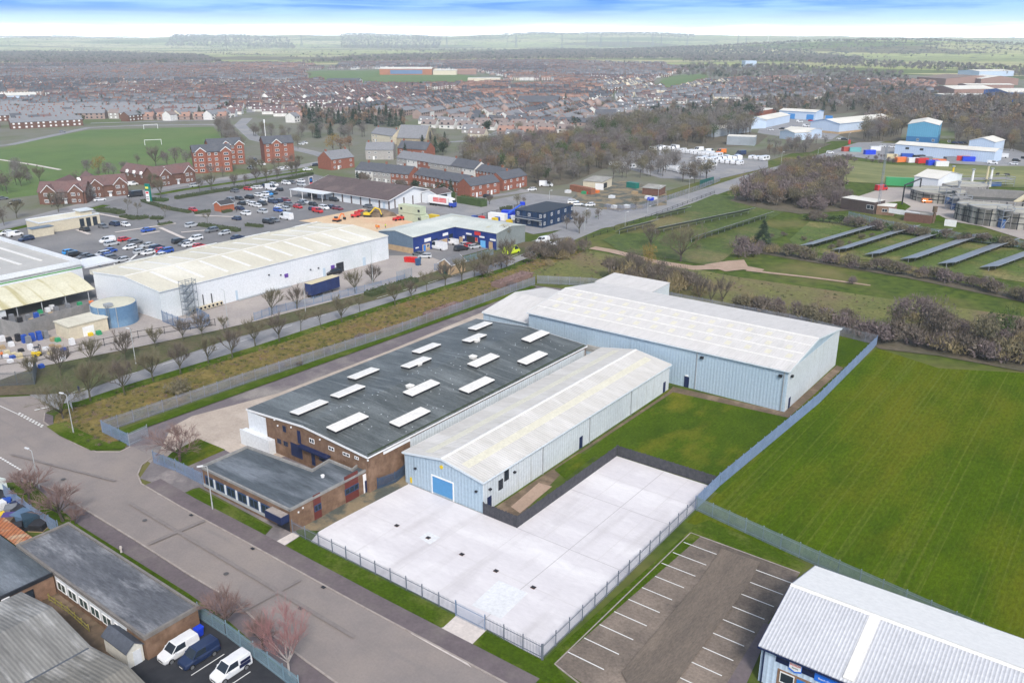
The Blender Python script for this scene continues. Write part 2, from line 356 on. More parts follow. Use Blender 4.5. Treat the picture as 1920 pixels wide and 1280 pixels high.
# ------------------------------------------------------------------ ground sheets (z rises a little from sheet to sheet)
Z1, Z2, Z3, Z4, Z5 = 0.012, 0.024, 0.036, 0.048, 0.06
sheet('mown_field', mf, Z1, [(1286, 978), (1643, 652), (1760, 690), (1940, 700), (2500, 760), (2700, 1500), (1920, 1215), (1545, 1062)])
sheet('site_yard', SITE, Z1, [(238, 842), (205, 822), (480, 718), (1000, 535), (1115, 548), (1300, 600), (1000, 700), (700, 930), (540, 1000), (380, 905), (300, 850), (283, 868)])
sheet('apron', APRON, Z2, [(296, 852), (322, 800), (360, 780), (522, 737), (730, 657), (905, 585), (960, 600), (860, 690), (560, 850), (470, 870), (425, 845), (372, 822), (318, 855)])
sheet('front_lawn', LAWN, Z3, [(312, 858), (322, 848), (372, 822), (423, 843), (352, 874)])
sheet('inner_lawn', LAWN, Z1, [(1098, 850), (1250, 728), (1475, 776), (1625, 640), (1640, 650), (1350, 925)])
sheet('rear_lawn', LAWN, Z2, [(1568, 600), (1640, 640), (1480, 790), (1465, 775)])
sheet('wall_gravel', SOIL, Z3, [(903, 968), (1252, 736), (1262, 725), (1470, 772), (1569, 685), (1582, 690), (1478, 783), (1262, 735), (1040, 882), (1050, 890), (958, 985)])
sheet('grass_patch', LAWN, Z4, [(1040, 880), (1085, 850), (1118, 852), (1060, 898)])
sheet('soil_heap_ground', PATHDIRT, Z4, [(958, 950), (1010, 905), (1035, 912), (975, 962)])
cu = [U(*p) for p in ((757, 905), (905, 965), (958, 987), (1154, 857), (1344, 914), (1016, 1236), (548, 1000))]
sheet('concrete_yard', WHITECON, Z3, [(-82.3, 82.2), (-67.1, 82.2), (-61.0, 82.2), (-60.9, 109.2), (-43.5, 109.2), (-43.1, 62.55), (-81.2, 62.55), (-82.3, 65)], grid=True)
JOINT = plain('joint_sealant', (0.36, 0.34, 0.35)); JOINT2 = plain('faint_joint', (0.56, 0.535, 0.535)); CON2 = mat('patch_concrete', (0.66, 0.67, 0.685), (0.6, 0.61, 0.625), sc1=0.3)
for a, b in (((-82.2, 82.1), (-43.3, 82.1)), ((-52.3, 62.7), (-52.3, 109)), ((-61, 95.6), (-43.4, 95.6)), ((-82, 72.4), (-43.2, 72.4)), ((-67.2, 62.7), (-67.2, 82)), ((-74.6, 62.7), (-74.6, 82)), ((-60, 62.7), (-60, 82)), ((-56.6, 82.2), (-56.6, 109)), ((-48, 82.2), (-48, 109)), ((-61, 102.3), (-43.4, 102.3)), ((-61, 88.8), (-43.4, 88.8))):
    ribbon('concrete_joint', JOINT if a[0] in (-82.2, -52.3) or a[1] == 95.6 else JOINT2, Z4, [a, b], 0.075, grid=True)
sheet('concrete_patch', CON2, Z4, [(884, 1135), (935, 1088), (990, 1112), (940, 1160)])
sheet('concrete_patch', CON2, Z4, [(785, 1008), (803, 997), (826, 1008), (806, 1021)])
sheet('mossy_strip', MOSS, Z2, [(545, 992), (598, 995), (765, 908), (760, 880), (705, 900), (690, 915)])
sheet('estate_road', TARMAC, Z2, [(1020, 1320), (985, 1300), (685, 1140), (450, 1010), (340, 951), (265, 907), (258, 890), (266, 872), (288, 856), (244, 836), (225, 846), (180, 846), (145, 833), (105, 808), (82, 790), (84, 773), (110, 757), (150, 753),
      (145, 735), (60, 742), (0, 745), (-200, 735), (-260, 880), (0, 905), (60, 903), (98, 918), (184, 970), (249, 1010), (356, 1078), (445, 1131), (504, 1185), (575, 1240), (700, 1330)])
ra = [U(*p) for p in ((110, 768), (150, 755), (250, 721), (480, 651), (735, 567), (955, 500), (1067, 454))]
ribbon('side_road', TARMAC2, Z3, [(u-5.6, v) for u, v in ra]+[(lambda q: (q[0]-4, q[1]))(U(1120, 428)), U(1240, 390), U(1360, 350), U(1445, 322), U(1540, 297), U(1613, 272), U(1650, 262), U(1690, 240)], 11.4, grid=True)
sheet('road_mouth', TARMAC2, Z4, [(1055, 440), (1085, 420), (1132, 402), (1125, 380), (1140, 375), (1200, 400), (1150, 425)])
rb = [U(*p) for p in ((985, 1300), (685, 1140), (450, 1010), (340, 951), (265, 907))]
ribbon('pavement', PAVE, Z4+0.06, [(u, v+1.35) for u, v in rb[:3]]+[(rb[3][0], rb[3][1]+1.35), (rb[4][0]+1.0, rb[4][1]+1.35)], 2.5, grid=True)
def kerb(pts, grid=False, w=0.22, h=0.13, nm='kerb'):
    P = pts if grid else [U(*p) for p in pts]; mb = MB()
    for (a, b), (c, d) in zip(P, P[1:]):
        t = Vector((c-a, d-b)).normalized()*0.0; n = Vector((-(d-b), c-a)).normalized()*w/2
        mb.hexa([(a-n.x, b-n.y, 0), (c-n.x, d-n.y, 0), (c+n.x, d+n.y, 0), (a+n.x, b+n.y, 0)], [(a-n.x, b-n.y, h), (c-n.x, d-n.y, h), (c+n.x, d+n.y, h), (a+n.x, b+n.y, h)])
    return struct(mb, nm, KERB)
kerb([(985, 1300), (685, 1140), (450, 1010), (340, 951), (265, 907), (258, 890), (266, 872), (284, 858)])
kerb([(244, 838), (225, 847), (180, 847), (145, 834), (105, 809), (82, 791), (84, 774), (110, 761), (150, 756), (250, 722), (480, 652), (735, 568), (955, 501), (1067, 455)])
kerb([(60, 903), (98, 918), (184, 970), (249, 1010), (356, 1078), (445, 1131), (504, 1185), (575, 1240), (700, 1330)])
sheet('pavement', PAVE, Z4, [(84, 774), (82, 791), (105, 809), (145, 834), (180, 847), (160, 828), (120, 806), (100, 793), (100, 780)])
sheet('pavement', PAVE, Z1, [(60, 905), (98, 920), (184, 972), (249, 1012), (356, 1080), (445, 1133), (504, 1187), (575, 1242), (700, 1332), (600, 1332), (520, 1245), (430, 1165), (350, 1110), (230, 1035), (150, 985), (70, 935)])
sheet('grass_verge', GRASS, Z5, [(341, 925), (372, 917), (508, 990), (492, 1007)])
sheet('grass_verge', GRASS, Z5, [(528, 1027), (558, 1003), (858, 1152), (832, 1176), (806, 1186), (720, 1140)])
sheet('grass_verge', GRASS, Z5, [(876, 1218), (912, 1180), (1018, 1240), (1305, 985), (1330, 992), (1040, 1244), (1075, 1300), (1010, 1320)])
sheet('grass_verge', GRASS, Z2, [(1300, 985), (1330, 975), (1512, 1058), (1500, 1078), (1295, 998)])
sheet('path', PATHC, Z5, [(340, 922), (380, 895), (552, 992), (562, 1006), (528, 1028), (493, 1009), (512, 988), (374, 914)])
sheet('path_edge', DRIVECON, Z5+.012, [(510, 1020), (550, 998), (562, 1005), (526, 1028)])
sheet('path', PATHC, Z3, [(262, 897), (290, 858), (385, 905), (345, 925)])
sheet('concrete_drive', DRIVECON, Z5+0.012, [(770, 1188), (806, 1186), (832, 1176), (858, 1152), (914, 1180), (880, 1214), (878, 1245), (884, 1252)])
sheet('car_park', LOT, Z2, [(1040, 1245), (1295, 1000), (1500, 1074), (1440, 1168), (1366, 1290), (1120, 1300)])
kerb([(1100, 1292), (1040, 1245), (1295, 999), (1500, 1074)], w=0.15, h=0.1)
sheet('path', PAVE, Z3, [(1432, 1168), (1448, 1172), (1396, 1290), (1358, 1290)])
for i in range(10):                           # bay lines of the right-hand car park
    q = (Vector(U(1063.4, 1221.7))+(Vector(U(1282, 1017))-Vector(U(1063.4, 1221.7)))*i/9)
    ribbon('bay_line', LINE, Z3, [(q.x, q.y), (q.x+4.75, q.y)], 0.14, grid=True)
    if i < 10:
        q2 = Vector(U(1486, 1094))+(Vector(U(1355, 1268))-Vector(U(1486, 1094)))*i/7
        ribbon('bay_line', LINE, Z3, [(q2.x-5.2, q2.y), (q2.x-0.1, q2.y)], 0.14, grid=True)
for k in range(9):                            # give-way dashes and centre lines
    t = k/8; ribbon('give_way_dash', LINE, Z4, [(34+42*t, 777+23*t), (34+42*t+3, 777+23*t+1.6)], 0.3)
    ribbon('give_way_dash', LINE, Z4, [(36+42*t, 774.5+23*t), (36+42*t+3, 774.5+23*t+1.6)], 0.3)
    ribbon('give_way_dash', LINE, Z4, [(0+36*t, 858+22*t), (0+36*t+3, 858+22*t+1.9)], 0.3)
ribbon('road_line', LINE, Z4, [(-30, 748), (33, 777)], 0.15); ribbon('road_line', LINE, Z4, [(65, 770), (92, 764)], 0.35)
cl = [Vector((u-5.6, v)) for u, v in ra]
for a, b in zip(cl, cl[1:]):
    n = int((b-a).length/9)
    for k in range(n):
        p = a+(b-a)*(k/max(n, 1)); q = p+(b-a).normalized()*4; ribbon('road_line', LINE, Z4, [tuple(p), tuple(q)], 0.16, grid=True)
sheet('rough_verge', DEAD, Z3, [(100, 798), (104, 780), (128, 764), (152, 757), (252, 723), (482, 653), (737, 569), (957, 502), (1040, 470), (1110, 470), (1012, 522), (480, 708), (205, 808), (240, 838), (185, 842), (130, 815)])
for pts, w in (([(112, 764), (152, 758), (252, 724), (482, 654), (737, 570), (957, 503), (1060, 459)], 3.0), ([(105, 795), (130, 812), (185, 838), (238, 834)], 3.2), ([(222, 815), (480, 722), (1000, 537)], 2.6)):
    ribbon('grass_strip', GRASS, Z4, pts, w)
sheet('far_verge', mat('dark_brown_verge', (0.085, 0.095, 0.03), (0.055, 0.06, 0.022), sc1=.25, fine=(1.2, .4), c3=(0.11, 0.085, 0.05), sc3=.06, w3=(.45, .6), bump=.4, bsc=5), Z2, [(145, 738), (0, 742), (-50, 720), (62, 692), (260, 652), (395, 624), (480, 604), (700, 548), (770, 528), (850, 500), (980, 455), (1060, 446), (950, 488), (735, 555), (420, 640), (250, 700)])  # dark brownish, mottled rough grass on the retail side
# retail land, town land
RET = mat('retail_tarmac', (0.185, 0.182, 0.188), (0.145, 0.145, 0.152), sc1=0.15, c3=(0.22, 0.212, 0.21), sc3=0.03)
SERV = mat('service_yard', (0.37, 0.33, 0.30), (0.30, 0.27, 0.26), sc1=0.12, c3=(0.42, 0.37, 0.33), sc3=0.03)
TOWN = mat('town_ground', (0.13, 0.135, 0.07), (0.17, 0.16, 0.15), sc1=0.05, c3=(0.09, 0.12, 0.035), sc3=0.012, amt=0.8)
sheet('town_ground', TOWN, 0.004, [(-400, 330), (-400, 128), (300, 120), (700, 122), (1050, 118), (1300, 122), (1560, 135), (1920, 150), (2300, 170), (2300, 250), (1560, 265), (1350, 330), (1000, 430), (600, 420), (0, 460)])
sheet('retail_park', RET, 0.008, [(-150, 460), (20, 425), (220, 368), (350, 342), (560, 320), (800, 380), (1000, 425), (960, 455), (760, 510), (520, 450), (300, 560), (180, 600), (0, 640), (-200, 700)])
sheet('service_yard', SERV, Z2, [(-60, 735), (62, 691), (260, 651), (395, 623), (480, 603), (700, 546), (770, 526), (850, 498), (800, 480), (720, 480), (400, 560), (180, 600), (0, 630), (-80, 660)])
sheet('building_site', SAND, Z3, [(560, 415), (600, 408), (680, 392), (760, 405), (775, 418), (740, 440), (700, 445), (640, 425)])
ribbon('high_street', TARMAC2, Z2, [(-150, 455), (60, 412), (200, 374), (340, 347), (450, 332), (560, 313), (630, 300)], 9)
ribbon('high_street_verge', GRASS, Z1+.006, [(-150, 470), (60, 422), (200, 385)], 4)
ribbon('high_street_verge', GRASS, Z1+.006, [(290, 366), (340, 357), (450, 341), (575, 321)], 5)
ribbon('town_road', TARMAC2, Z2, [(640, 303), (600, 290), (570, 283), (480, 262), (466, 250), (450, 235), (464, 222)], 9)
ribbon('town_road', TARMAC2, Z3, [(-60, 278), (20, 272), (120, 250), (165, 240), (250, 236), (400, 234), (440, 240)], 7)
ribbon('town_road', TARMAC2, Z3, [(740, 385), (850, 388), (900, 385), (1000, 365), (1060, 372), (1130, 405)], 8)
sheet('lorry_yard', TARMAC2, Z1, [(770, 390), (800, 370), (900, 385), (1020, 365), (1110, 385), (1120, 420), (1000, 440), (900, 412)])
ribbon('town_road', TARMAC2, Z3, [(820, 350), (900, 372), (980, 360), (1010, 345)], 6)
PITCHG = mat('pitch_grass', (0.10, 0.16, 0.035), (0.075, 0.13, 0.028), sc1=0.05, c3=(0.115, 0.155, 0.04), sc3=0.015)
sheet('playing_field', PITCHG, Z1, [(-300, 318), (10, 276), (60, 265), (120, 253), (165, 244), (400, 238), (425, 275), (450, 290), (380, 312), (250, 345), (120, 360), (0, 375), (-300, 440)])
ribbon('field_path', DRIVECON, Z3, [(-20, 297), (60, 309), (113, 319)], 2.2)
sheet('playing_field', PITCHG, 0.2, [(570, 136), (600, 133), (720, 133), (860, 140), (910, 147), (900, 156), (780, 162), (640, 158), (575, 147)])
sheet('playing_field', PITCHG, 0.2, [(1240, 150), (1275, 141), (1325, 139), (1330, 150), (1290, 163), (1230, 166)])
sheet('playing_field', PITCHG, 0.2, [(796, 172), (850, 170), (848, 178), (800, 180)])
sheet('playing_field', PITCHG, 0.2, [(950, 158), (1030, 155), (1030, 162), (960, 164)])
sheet('paddock', mat('paddock_grass', (0.085, 0.12, 0.016), (0.04, 0.066, 0.01), sc1=.35, fine=(1, .4), c3=(0.16, 0.14, 0.055), sc3=.03, bump=.4, bsc=4), Z1, [(1130, 450), (1340, 365), (1500, 380), (1430, 420), (1480, 440), (1380, 470), (1340, 500), (1160, 470)])
MEAD = mat('pale_meadow', (0.24, 0.235, 0.09), (0.15, 0.165, 0.06), sc1=0.08, c3=(0.12, 0.14, 0.045), sc3=0.02, w3=(0.42, 0.6), st=(0.6, 1.8, 1))
sheet('meadow', MEAD, Z1, [(1500, 330), (1580, 300), (1680, 310), (2000, 312), (2100, 345), (1920, 352), (1660, 345), (1560, 340)])
sheet('solar_field', mat('solar_grass', (0.10, 0.14, 0.02), (0.05, 0.085, 0.012), sc1=.2, fine=(.8, .5), c3=(0.19, 0.165, 0.06), sc3=.05, bump=.4, bsc=4), Z1, [(1480, 450), (1530, 405), (1640, 430), (1930, 470), (2100, 500), (2050, 570), (1920, 530), (1500, 470)])
sheet('works_yard', SERV, Z2, [(1600, 372), (1660, 352), (1720, 352), (1930, 372), (2100, 420), (2000, 480), (1920, 450), (1840, 425), (1750, 410), (1690, 402)])
sheet('works_grass', GRASS, Z3, [(1645, 382), (1690, 378), (1708, 388), (1690, 400), (1660, 396)])
sheet('works_grass', GRASS, Z3, [(1735, 408), (1760, 404), (1793, 420), (1755, 415)])
ribbon('dirt_path', PATHDIRT, Z2, [(1110, 465), (1150, 472), (1230, 492), (1300, 503), (1380, 500), (1430, 508)], [4, 4, 4, 5, 6, 3])
sheet('dirt_path', PATHDIRT, Z3, [(1320, 497), (1365, 490), (1395, 488), (1405, 505), (1360, 510)])
ribbon('field_path', PATHDIRT, Z2, [(1400, 507), (1440, 512), (1520, 521), (1575, 528), (1632, 536)], [2.2, 1.8, 1.5, 1.5, 1])
sheet('industrial_yard', TARMAC2, 0.03, [(1430, 230), (1500, 212), (1545, 215), (1600, 235), (1560, 262), (1500, 262), (1420, 250)])
sheet('industrial_yard', TARMAC2, 0.03, [(1560, 290), (1640, 268), (1700, 270), (1900, 280), (2000, 312), (1870, 312), (1640, 300)])
sheet('caravan_yard', TARMAC2, 0.03, [(1180, 285), (1240, 280), (1330, 290), (1440, 302), (1440, 315), (1340, 338), (1240, 335), (1150, 310)])
sheet('scrap_yard', MOSS, Z2, [(1060, 385), (1100, 345), (1180, 340), (1250, 360), (1250, 385), (1170, 395), (1120, 392)])
sheet('scrap_yard', BLACKT, Z2, [(-60, 915), (20, 920), (95, 985), (0, 1010), (-80, 1010)])
sheet('van_park', BLACKT, Z3, [(230, 1300), (268, 1190), (375, 1150), (430, 1180), (570, 1290), (560, 1320)])
sheet('works_lane', SOIL, Z2, [(60, 1085), (200, 1150), (290, 1260), (230, 1310), (-100, 1320), (-120, 1010)])
sheet('grass_verge', GRASS, Z2, [(20, 912), (60, 908), (150, 987), (230, 1037), (350, 1112), (430, 1167), (520, 1247), (600, 1334), (560, 1334), (430, 1200), (375, 1150), (130, 990), (75, 960)])

FLOOR = mat('woodland_floor', (0.13, 0.105, 0.075), (0.085, 0.08, 0.05), sc1=.15, fine=(.8, .35))
for P in ([(845, 302), (900, 342), (985, 356), (1065, 346), (1150, 310), (1240, 286), (1420, 272), (1440, 255), (1330, 228), (1150, 235), (1000, 270), (900, 275)], [(1555, 242), (1600, 268), (1690, 264), (1690, 240), (1790, 240), (1790, 272), (1880, 284), (2050, 300), (2100, 240), (1920, 190), (1720, 195), (1620, 205)], [(1368, 377), (1430, 392), (1500, 402), (1600, 395), (1580, 340), (1590, 318), (1500, 314), (1430, 343)], [(1400, 205), (1480, 224), (1640, 207), (1780, 192), (1700, 163), (1560, 148), (1400, 158)], [(1325, 302), (1400, 286), (1500, 268), (1560, 270), (1520, 286), (1345, 298)]): sheet('woodland_floor', FLOOR, .02, P)
ROUGHG = mat('rough_pasture', (0.16, 0.155, 0.045), (0.085, 0.11, 0.022), sc1=.12, fine=(1, .45), c3=(0.17, 0.125, 0.065), sc3=.03, bump=.5, bsc=4)
sheet('rough_pasture', ROUGHG, .006, [(985, 515), (1100, 470), (1310, 506), (1380, 520), (1660, 560), (1960, 600), (1960, 700), (1640, 640), (1380, 575), (1250, 560), (1130, 530), (1010, 525)])
sheet('hedge_bottom', FLOOR, .012, [(1360, 572), (1450, 585), (1600, 600), (1660, 615), (1760, 600), (1960, 660), (1960, 705), (1760, 668), (1650, 655), (1600, 630), (1440, 605)])
sheet('hedge_bottom', FLOOR, .012, [(1390, 460), (1500, 480), (1700, 511), (1930, 556), (1930, 570), (1700, 522), (1500, 489), (1390, 470)])

sheet('car_park_lane', mat('worn_lane', (0.165, 0.132, 0.105), (0.12, 0.098, 0.08), sc1=.2, fine=(3, .35), c3=(0.205, 0.163, 0.128), sc3=.08, st=(2.2, .5, 1)), .03, [(1165, 1262), (1312, 1090), (1352, 1030), (1425, 1055), (1405, 1095), (1262, 1290), (1180, 1290)])
PATCHM = mat('trench_patch', (0.212, 0.185, 0.175), (0.185, 0.163, 0.156), sc1=.5)
for a, b, w_ in (((-110, 53.3), (-62, 52.6), .55), ((-98, 48.9), (-97.2, 57.0), .7), ((-140, 50), (-118, 55.5), .5), ((-76, 47.5), (-75.4, 56), .5)): ribbon('trench_patch', PATCHM, .05, [a, b], w_, grid=True)
for a, b in ((-104, 52), (-84, 51.2), (-71, 52.4), (-125, 51)): mb = MB().cyl(a, b, .16, .17, .34, 14); struct(mb, 'manhole_cover', plain('manhole_iron', (0.09, 0.085, 0.085)))
for a in (-100, -86, -72): struct(MB().box(a-.3, a+.3, 56.55, 56.95, .15, .165), 'road_gully', DARK)
mb = MB()                                     # faded bay lines of the big car parks
def bays(p, du, dv, n, ln, along):
    u, v = U(*p)
    for i in range(n):
        a, b = u+du*i, v+dv*i
        if along == 'u': mb.add([(a, b-.06, .115), (a+ln, b-.06, .115), (a+ln, b+.06, .115), (a, b+.06, .115)], [(0, 1, 2, 3)])
        else: mb.add([(a-.06, b, .115), (a+.06, b, .115), (a+.06, b+ln, .115), (a-.06, b+ln, .115)], [(0, 1, 2, 3)])
for p in ((505, 412), (470, 396), (430, 402), (505, 378), (560, 392), (470, 372)): bays(p, 0, 2.5, 13, 9.6, 'u')
for p in ((160, 478), (205, 470), (170, 455), (240, 452), (200, 436), (290, 440)): bays(p, 2.5, 0, 14, 9.6, 'v')
struct(mb, 'bay_lines', LINE)
for a, b in (((145, 432), (168, 441)), ((216, 437), (330, 420)), ((300, 428), (345, 448)), ((265, 441), (300, 435)), ((340, 437), (400, 432)), ((365, 405), (440, 408)), ((185, 402), (238, 412))): ribbon('kerbed_island', DRIVECON, .12, [a, b], 1.4)
for a, b in (((395, 470), (480, 445)), ((230, 500), (260, 476))): ribbon('zebra_strip', LINE, .1, [a, b], .8)
# ------------------------------------------------------------------ building helpers
def ray(px, py):
    q = G(px, py, 0); o = Vector((0, 0, H)); d = q-o
    return o, d
def PV(px, py, v):                            # photo pixel -> (u, z) on the vertical plane v = const
    o, d = ray(px, py); vo, vd = o.x*SY+o.y*CY, d.x*SY+d.y*CY; t = (v-vo)/vd; p = o+d*t
    return (p.x*CY-p.y*SY, p.z)
def PU(px, py, u):
    o, d = ray(px, py); uo, ud = o.x*CY-o.y*SY, d.x*CY-d.y*SY; t = (u-uo)/ud; p = o+d*t
    return (p.x*SY+p.y*CY, p.z)
DIM = {}
def profile(a0, a1, ze, zr, kind):
    m = (a0+a1)/2
    if kind == 'flat': return [(a0, 0), (a1, 0), (a1, ze), (a0, ze)]
    if kind == 'mono': return [(a0, 0), (a1, 0), (a1, zr), (a0, ze)]
    return [(a0, 0), (a1, 0), (a1, ze), (m, zr), (a0, ze)]
def shed(name, label, cat, loc, Lx, Ly, ze, zr, wm, rm, ridge='y', kind='gable', over=0.25, th=0.14, rz=GR, group=None, trim=None, plinth=None, ridgecap=None):
    """industrial building in its own frame: x along the front, y away from the front; front face at y = 0"""
    T = TH(name, label, cat, loc, rz, group); DIM[T.name] = (Lx, Ly, ze, zr, ridge, kind)
    A0, A1, B0, B1 = (0, Lx, 0, Ly) if ridge == 'y' else (0, Ly, 0, Lx)
    ax = 'y' if ridge == 'y' else 'x'
    mb = MB(); mb.sideprism(profile(A0, A1, ze, zr, kind), B0, B1, ax); OB(mb, 'wall', wm, T)
    m = (A0+A1)/2; sl = (zr-ze)/max(m-A0, .1) if kind == 'gable' else (zr-ze)/(A1-A0)
    mb = MB(); e = 0.012
    if kind == 'gable':
        zo = ze-sl*over+e
        for s in (1, -1):
            a = A0-over if s == 1 else A1+over
            P = [(a, zo), (m, zr+e), (m, zr+th+e), (a, zo+th)]
            mb.sideprism(P if s == 1 else P[::-1], B0-over, B1+over, ax)
    elif kind == 'mono': mb.sideprism([(A0-over, ze-sl*over+e), (A1+over, zr+sl*over+e), (A1+over, zr+sl*over+th), (A0-over, ze-sl*over+th)], B0-over, B1+over, ax)
    else: mb.sideprism([(A0, ze+e), (A1, ze+e), (A1, ze+.05), (A0, ze+.05)], B0, B1, ax)
    OB(mb, 'roof', rm, T)
    if kind == 'gable' and ridgecap:
        mb = MB().sideprism([(m-.35, zr+th-.35*sl+.03), (m, zr+th+.05), (m+.35, zr+th-.35*sl+.03), (m, zr+th+.09)], B0-over, B1+over, ax); OB(mb, 'ridge_cap', ridgecap, T)
    if trim:
        mb = MB()
        if kind == 'gable':
            for b in (B0-over-.05, B1+over):
                mb = MB()
                for s in (1, -1):
                    a = A0-over if s == 1 else A1+over
                    P = [(a, ze-sl*over-.16), (m, zr-.16), (m, zr+th+.03), (a, ze-sl*over+th+.03)]
                    mb.sideprism(P if s == 1 else P[::-1], b, b+.05, ax)
                OB(mb, 'barge_board', trim, T)
            for a in (A0-over-.16, A1+over+.02):
                OB(MB().sideprism([(a, ze-sl*over-.1), (a+.14, ze-sl*over-.1), (a+.14, ze-sl*over+.06), (a, ze-sl*over+.06)], B0-over, B1+over, ax), 'gutter', trim, T)
        else:
            t = .22; h = .32
            for (x0, x1, y0, y1) in ((-t/2, Lx+t/2, -t/2, t/2), (-t/2, Lx+t/2, Ly-t/2, Ly+t/2), (-t/2, t/2, t/2, Ly-t/2), (Lx-t/2, Lx+t/2, t/2, Ly-t/2)):
                mb.box(x0, x1, y0, y1, ze-.12, ze+h)
            OB(mb, 'parapet', trim, T)
    if plinth:
        mb = MB(); q = .05; hp = plinth[0]
        for bx in ((-q, Lx+q, -q, 0), (-q, Lx+q, Ly, Ly+q), (-q, 0, 0, Ly), (Lx, Lx+q, 0, Ly)): mb.box(bx[0], bx[1], bx[2], bx[3], 0, hp)
        OB(mb, 'brick_base', plinth[1], T)
    return T
def sidebox(T, side, s0, s1, z0, z1, d0=0.0, d1=0.06, mb=None, mi=0):
    Lx, Ly = DIM[T.name][:2]; mb = mb or MB()
    if s0 > s1: s0, s1 = s1, s0
    if z0 > z1: z0, z1 = z1, z0
    if side == 'f': mb.box(s0, s1, -d1, -d0, z0, z1, mi)
    elif side == 'b': mb.box(s0, s1, Ly+d0, Ly+d1, z0, z1, mi)
    elif side == 'l': mb.box(-d1, -d0, s0, s1, z0, z1, mi)
    else: mb.box(Lx+d0, Lx+d1, s0, s1, z0, z1, mi)
    return mb
def panel(T, side, s0, s1, z0, z1, m, name, d=0.06, label=None, par=None, d0=0.0): return OB(sidebox(T, side, s0, s1, z0, z1, d0, d), name, m, par or T, label)
def window(T, side, s0, s1, z0, z1, fm=None, gm=None, bars=1, base=0.0, fr=.09):
    if s0 > s1: s0, s1 = s1, s0
    if z0 > z1: z0, z1 = z1, z0
    t = fr; fm = fm or WHITE; mb = MB()
    sidebox(T, side, s0, s1, z0, z0+t, base, base+.08, mb); sidebox(T, side, s0, s1, z1-t, z1, base, base+.08, mb)
    n = bars+1
    for i in range(n+1):
        c = s0+t/2+(s1-s0-t)*i/n; sidebox(T, side, c-t/2, c+t/2, z0+t, z1-t, base, base+.08, mb)
    f = OB(mb, 'window', fm, T)
    OB(sidebox(T, side, s0+t, s1-t, z0+t, z1-t, base, base+.04), 'pane', gm or GLASS, f)
def wpx(T, plane, val, p0, p1, kind, m=None, name=None, **k):
    """opening from two photo corners on a street-grid wall plane; T's origin in grid coordinates from its location"""
    f = PV if plane in 'fb' else PU
    (a, za), (b, zb) = f(*p0, val), f(*p1, val); l = T.location; o = (l.x*CY-l.y*SY, l.x*SY+l.y*CY)
    o = o[0] if plane in 'fb' else o[1]
    if kind == 'w': window(T, plane, a-o, b-o, max(za, .05), max(zb, .05), **k)
    else: panel(T, plane, a-o, b-o, max(za, 0.02), max(zb, 0.02), m, name, **k)
# ------------------------------------------------------------------ building materials
BRICK = mat('brown_brick', (0.20, 0.12, 0.075), (0.13, 0.078, 0.05), sc1=1.2, c3=(0.24, 0.15, 0.1), sc3=0.4)
BRICK2 = mat('warm_brick', (0.27, 0.165, 0.11), (0.2, 0.12, 0.08), sc1=1.2, c3=(0.17, 0.1, 0.07), sc3=0.3)
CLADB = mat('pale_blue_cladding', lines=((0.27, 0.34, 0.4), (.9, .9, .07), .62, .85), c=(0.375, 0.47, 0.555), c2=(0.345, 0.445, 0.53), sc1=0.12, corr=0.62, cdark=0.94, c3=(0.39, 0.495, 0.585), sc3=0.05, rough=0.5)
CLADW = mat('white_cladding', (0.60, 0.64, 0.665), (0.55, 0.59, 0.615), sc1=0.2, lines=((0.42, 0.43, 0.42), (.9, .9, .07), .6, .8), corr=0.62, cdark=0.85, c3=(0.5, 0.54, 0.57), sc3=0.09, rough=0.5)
SMOOTHW = mat('smooth_white_panel', (0.68, 0.70, 0.73), (0.63, 0.66, 0.69), sc1=0.15, c3=(0.56, 0.6, 0.62), sc3=0.05, rough=0.45)
ROOFW = mat('weathered_white_roof', (0.60, 0.58, 0.555), (0.49, 0.47, 0.435), sc1=0.5, c3=(0.63, 0.61, 0.585), sc3=0.15, st=(0.35, 1.6, 1), cax=(0, 1), corr=0.5, cdark=0.93, lines=((0.44, 0.43, 0.40), (0.14, 0.9, 1), 0.6, 0.78), amt=.7, fine=(1.5, .1))
ROOFX = mat('big_white_roof', (0.62, 0.60, 0.585), (0.53, 0.51, 0.49), sc1=0.45, st=(1.8, 0.4, 1), lines=((0.50, 0.49, 0.475), (0.9, 0.14, 1), 0.56, 0.76), amt=.7, corr=.5, cax=(1, 0), cdark=.95, fine=(1.5, .08))
ROOFD = mat('dark_felt_roof', (0.097, 0.107, 0.105), (0.055, 0.063, 0.063), sc1=0.35, fine=(3.5, .55), c3=(0.145, 0.16, 0.16), sc3=0.08, st=(0.5, 2.2, 1), lines=((0.185, 0.20, 0.20), (0.12, 1.6, 1), 0.55, 0.76), rough=0.45, bump=0.15, bsc=12)
ROOFF = mat('flat_felt_roof', (0.092, 0.108, 0.122), (0.052, 0.062, 0.074), sc1=0.4, fine=(2, .3), c3=(0.165, 0.185, 0.21), sc3=0.12, st=(0.5, 2.5, 1), rough=0.6)
ROOFF2 = mat('worn_felt_roof', (0.13, 0.135, 0.15), (0.07, 0.074, 0.086), sc1=0.45, fine=(2, .35), c3=(0.20, 0.205, 0.22), sc3=0.25, st=(0.45, 1.9, 1), rough=0.65)
ASB = mat('mossy_fibre_cement_roof', (0.25, 0.235, 0.205), (0.10, 0.098, 0.088), sc1=0.45, c3=(0.36, 0.345, 0.32), sc3=0.16, st=(0.5, 2.2, 1), cax=(0, 1), corr=0.4, cdark=0.9, amt=0.9)
CREAMR = mat('cream_roof', (0.60, 0.57, 0.47), (0.52, 0.49, 0.4), sc1=0.2, c3=(0.67, 0.645, 0.56), sc3=0.05, st=(0.5, 1.6, 1))
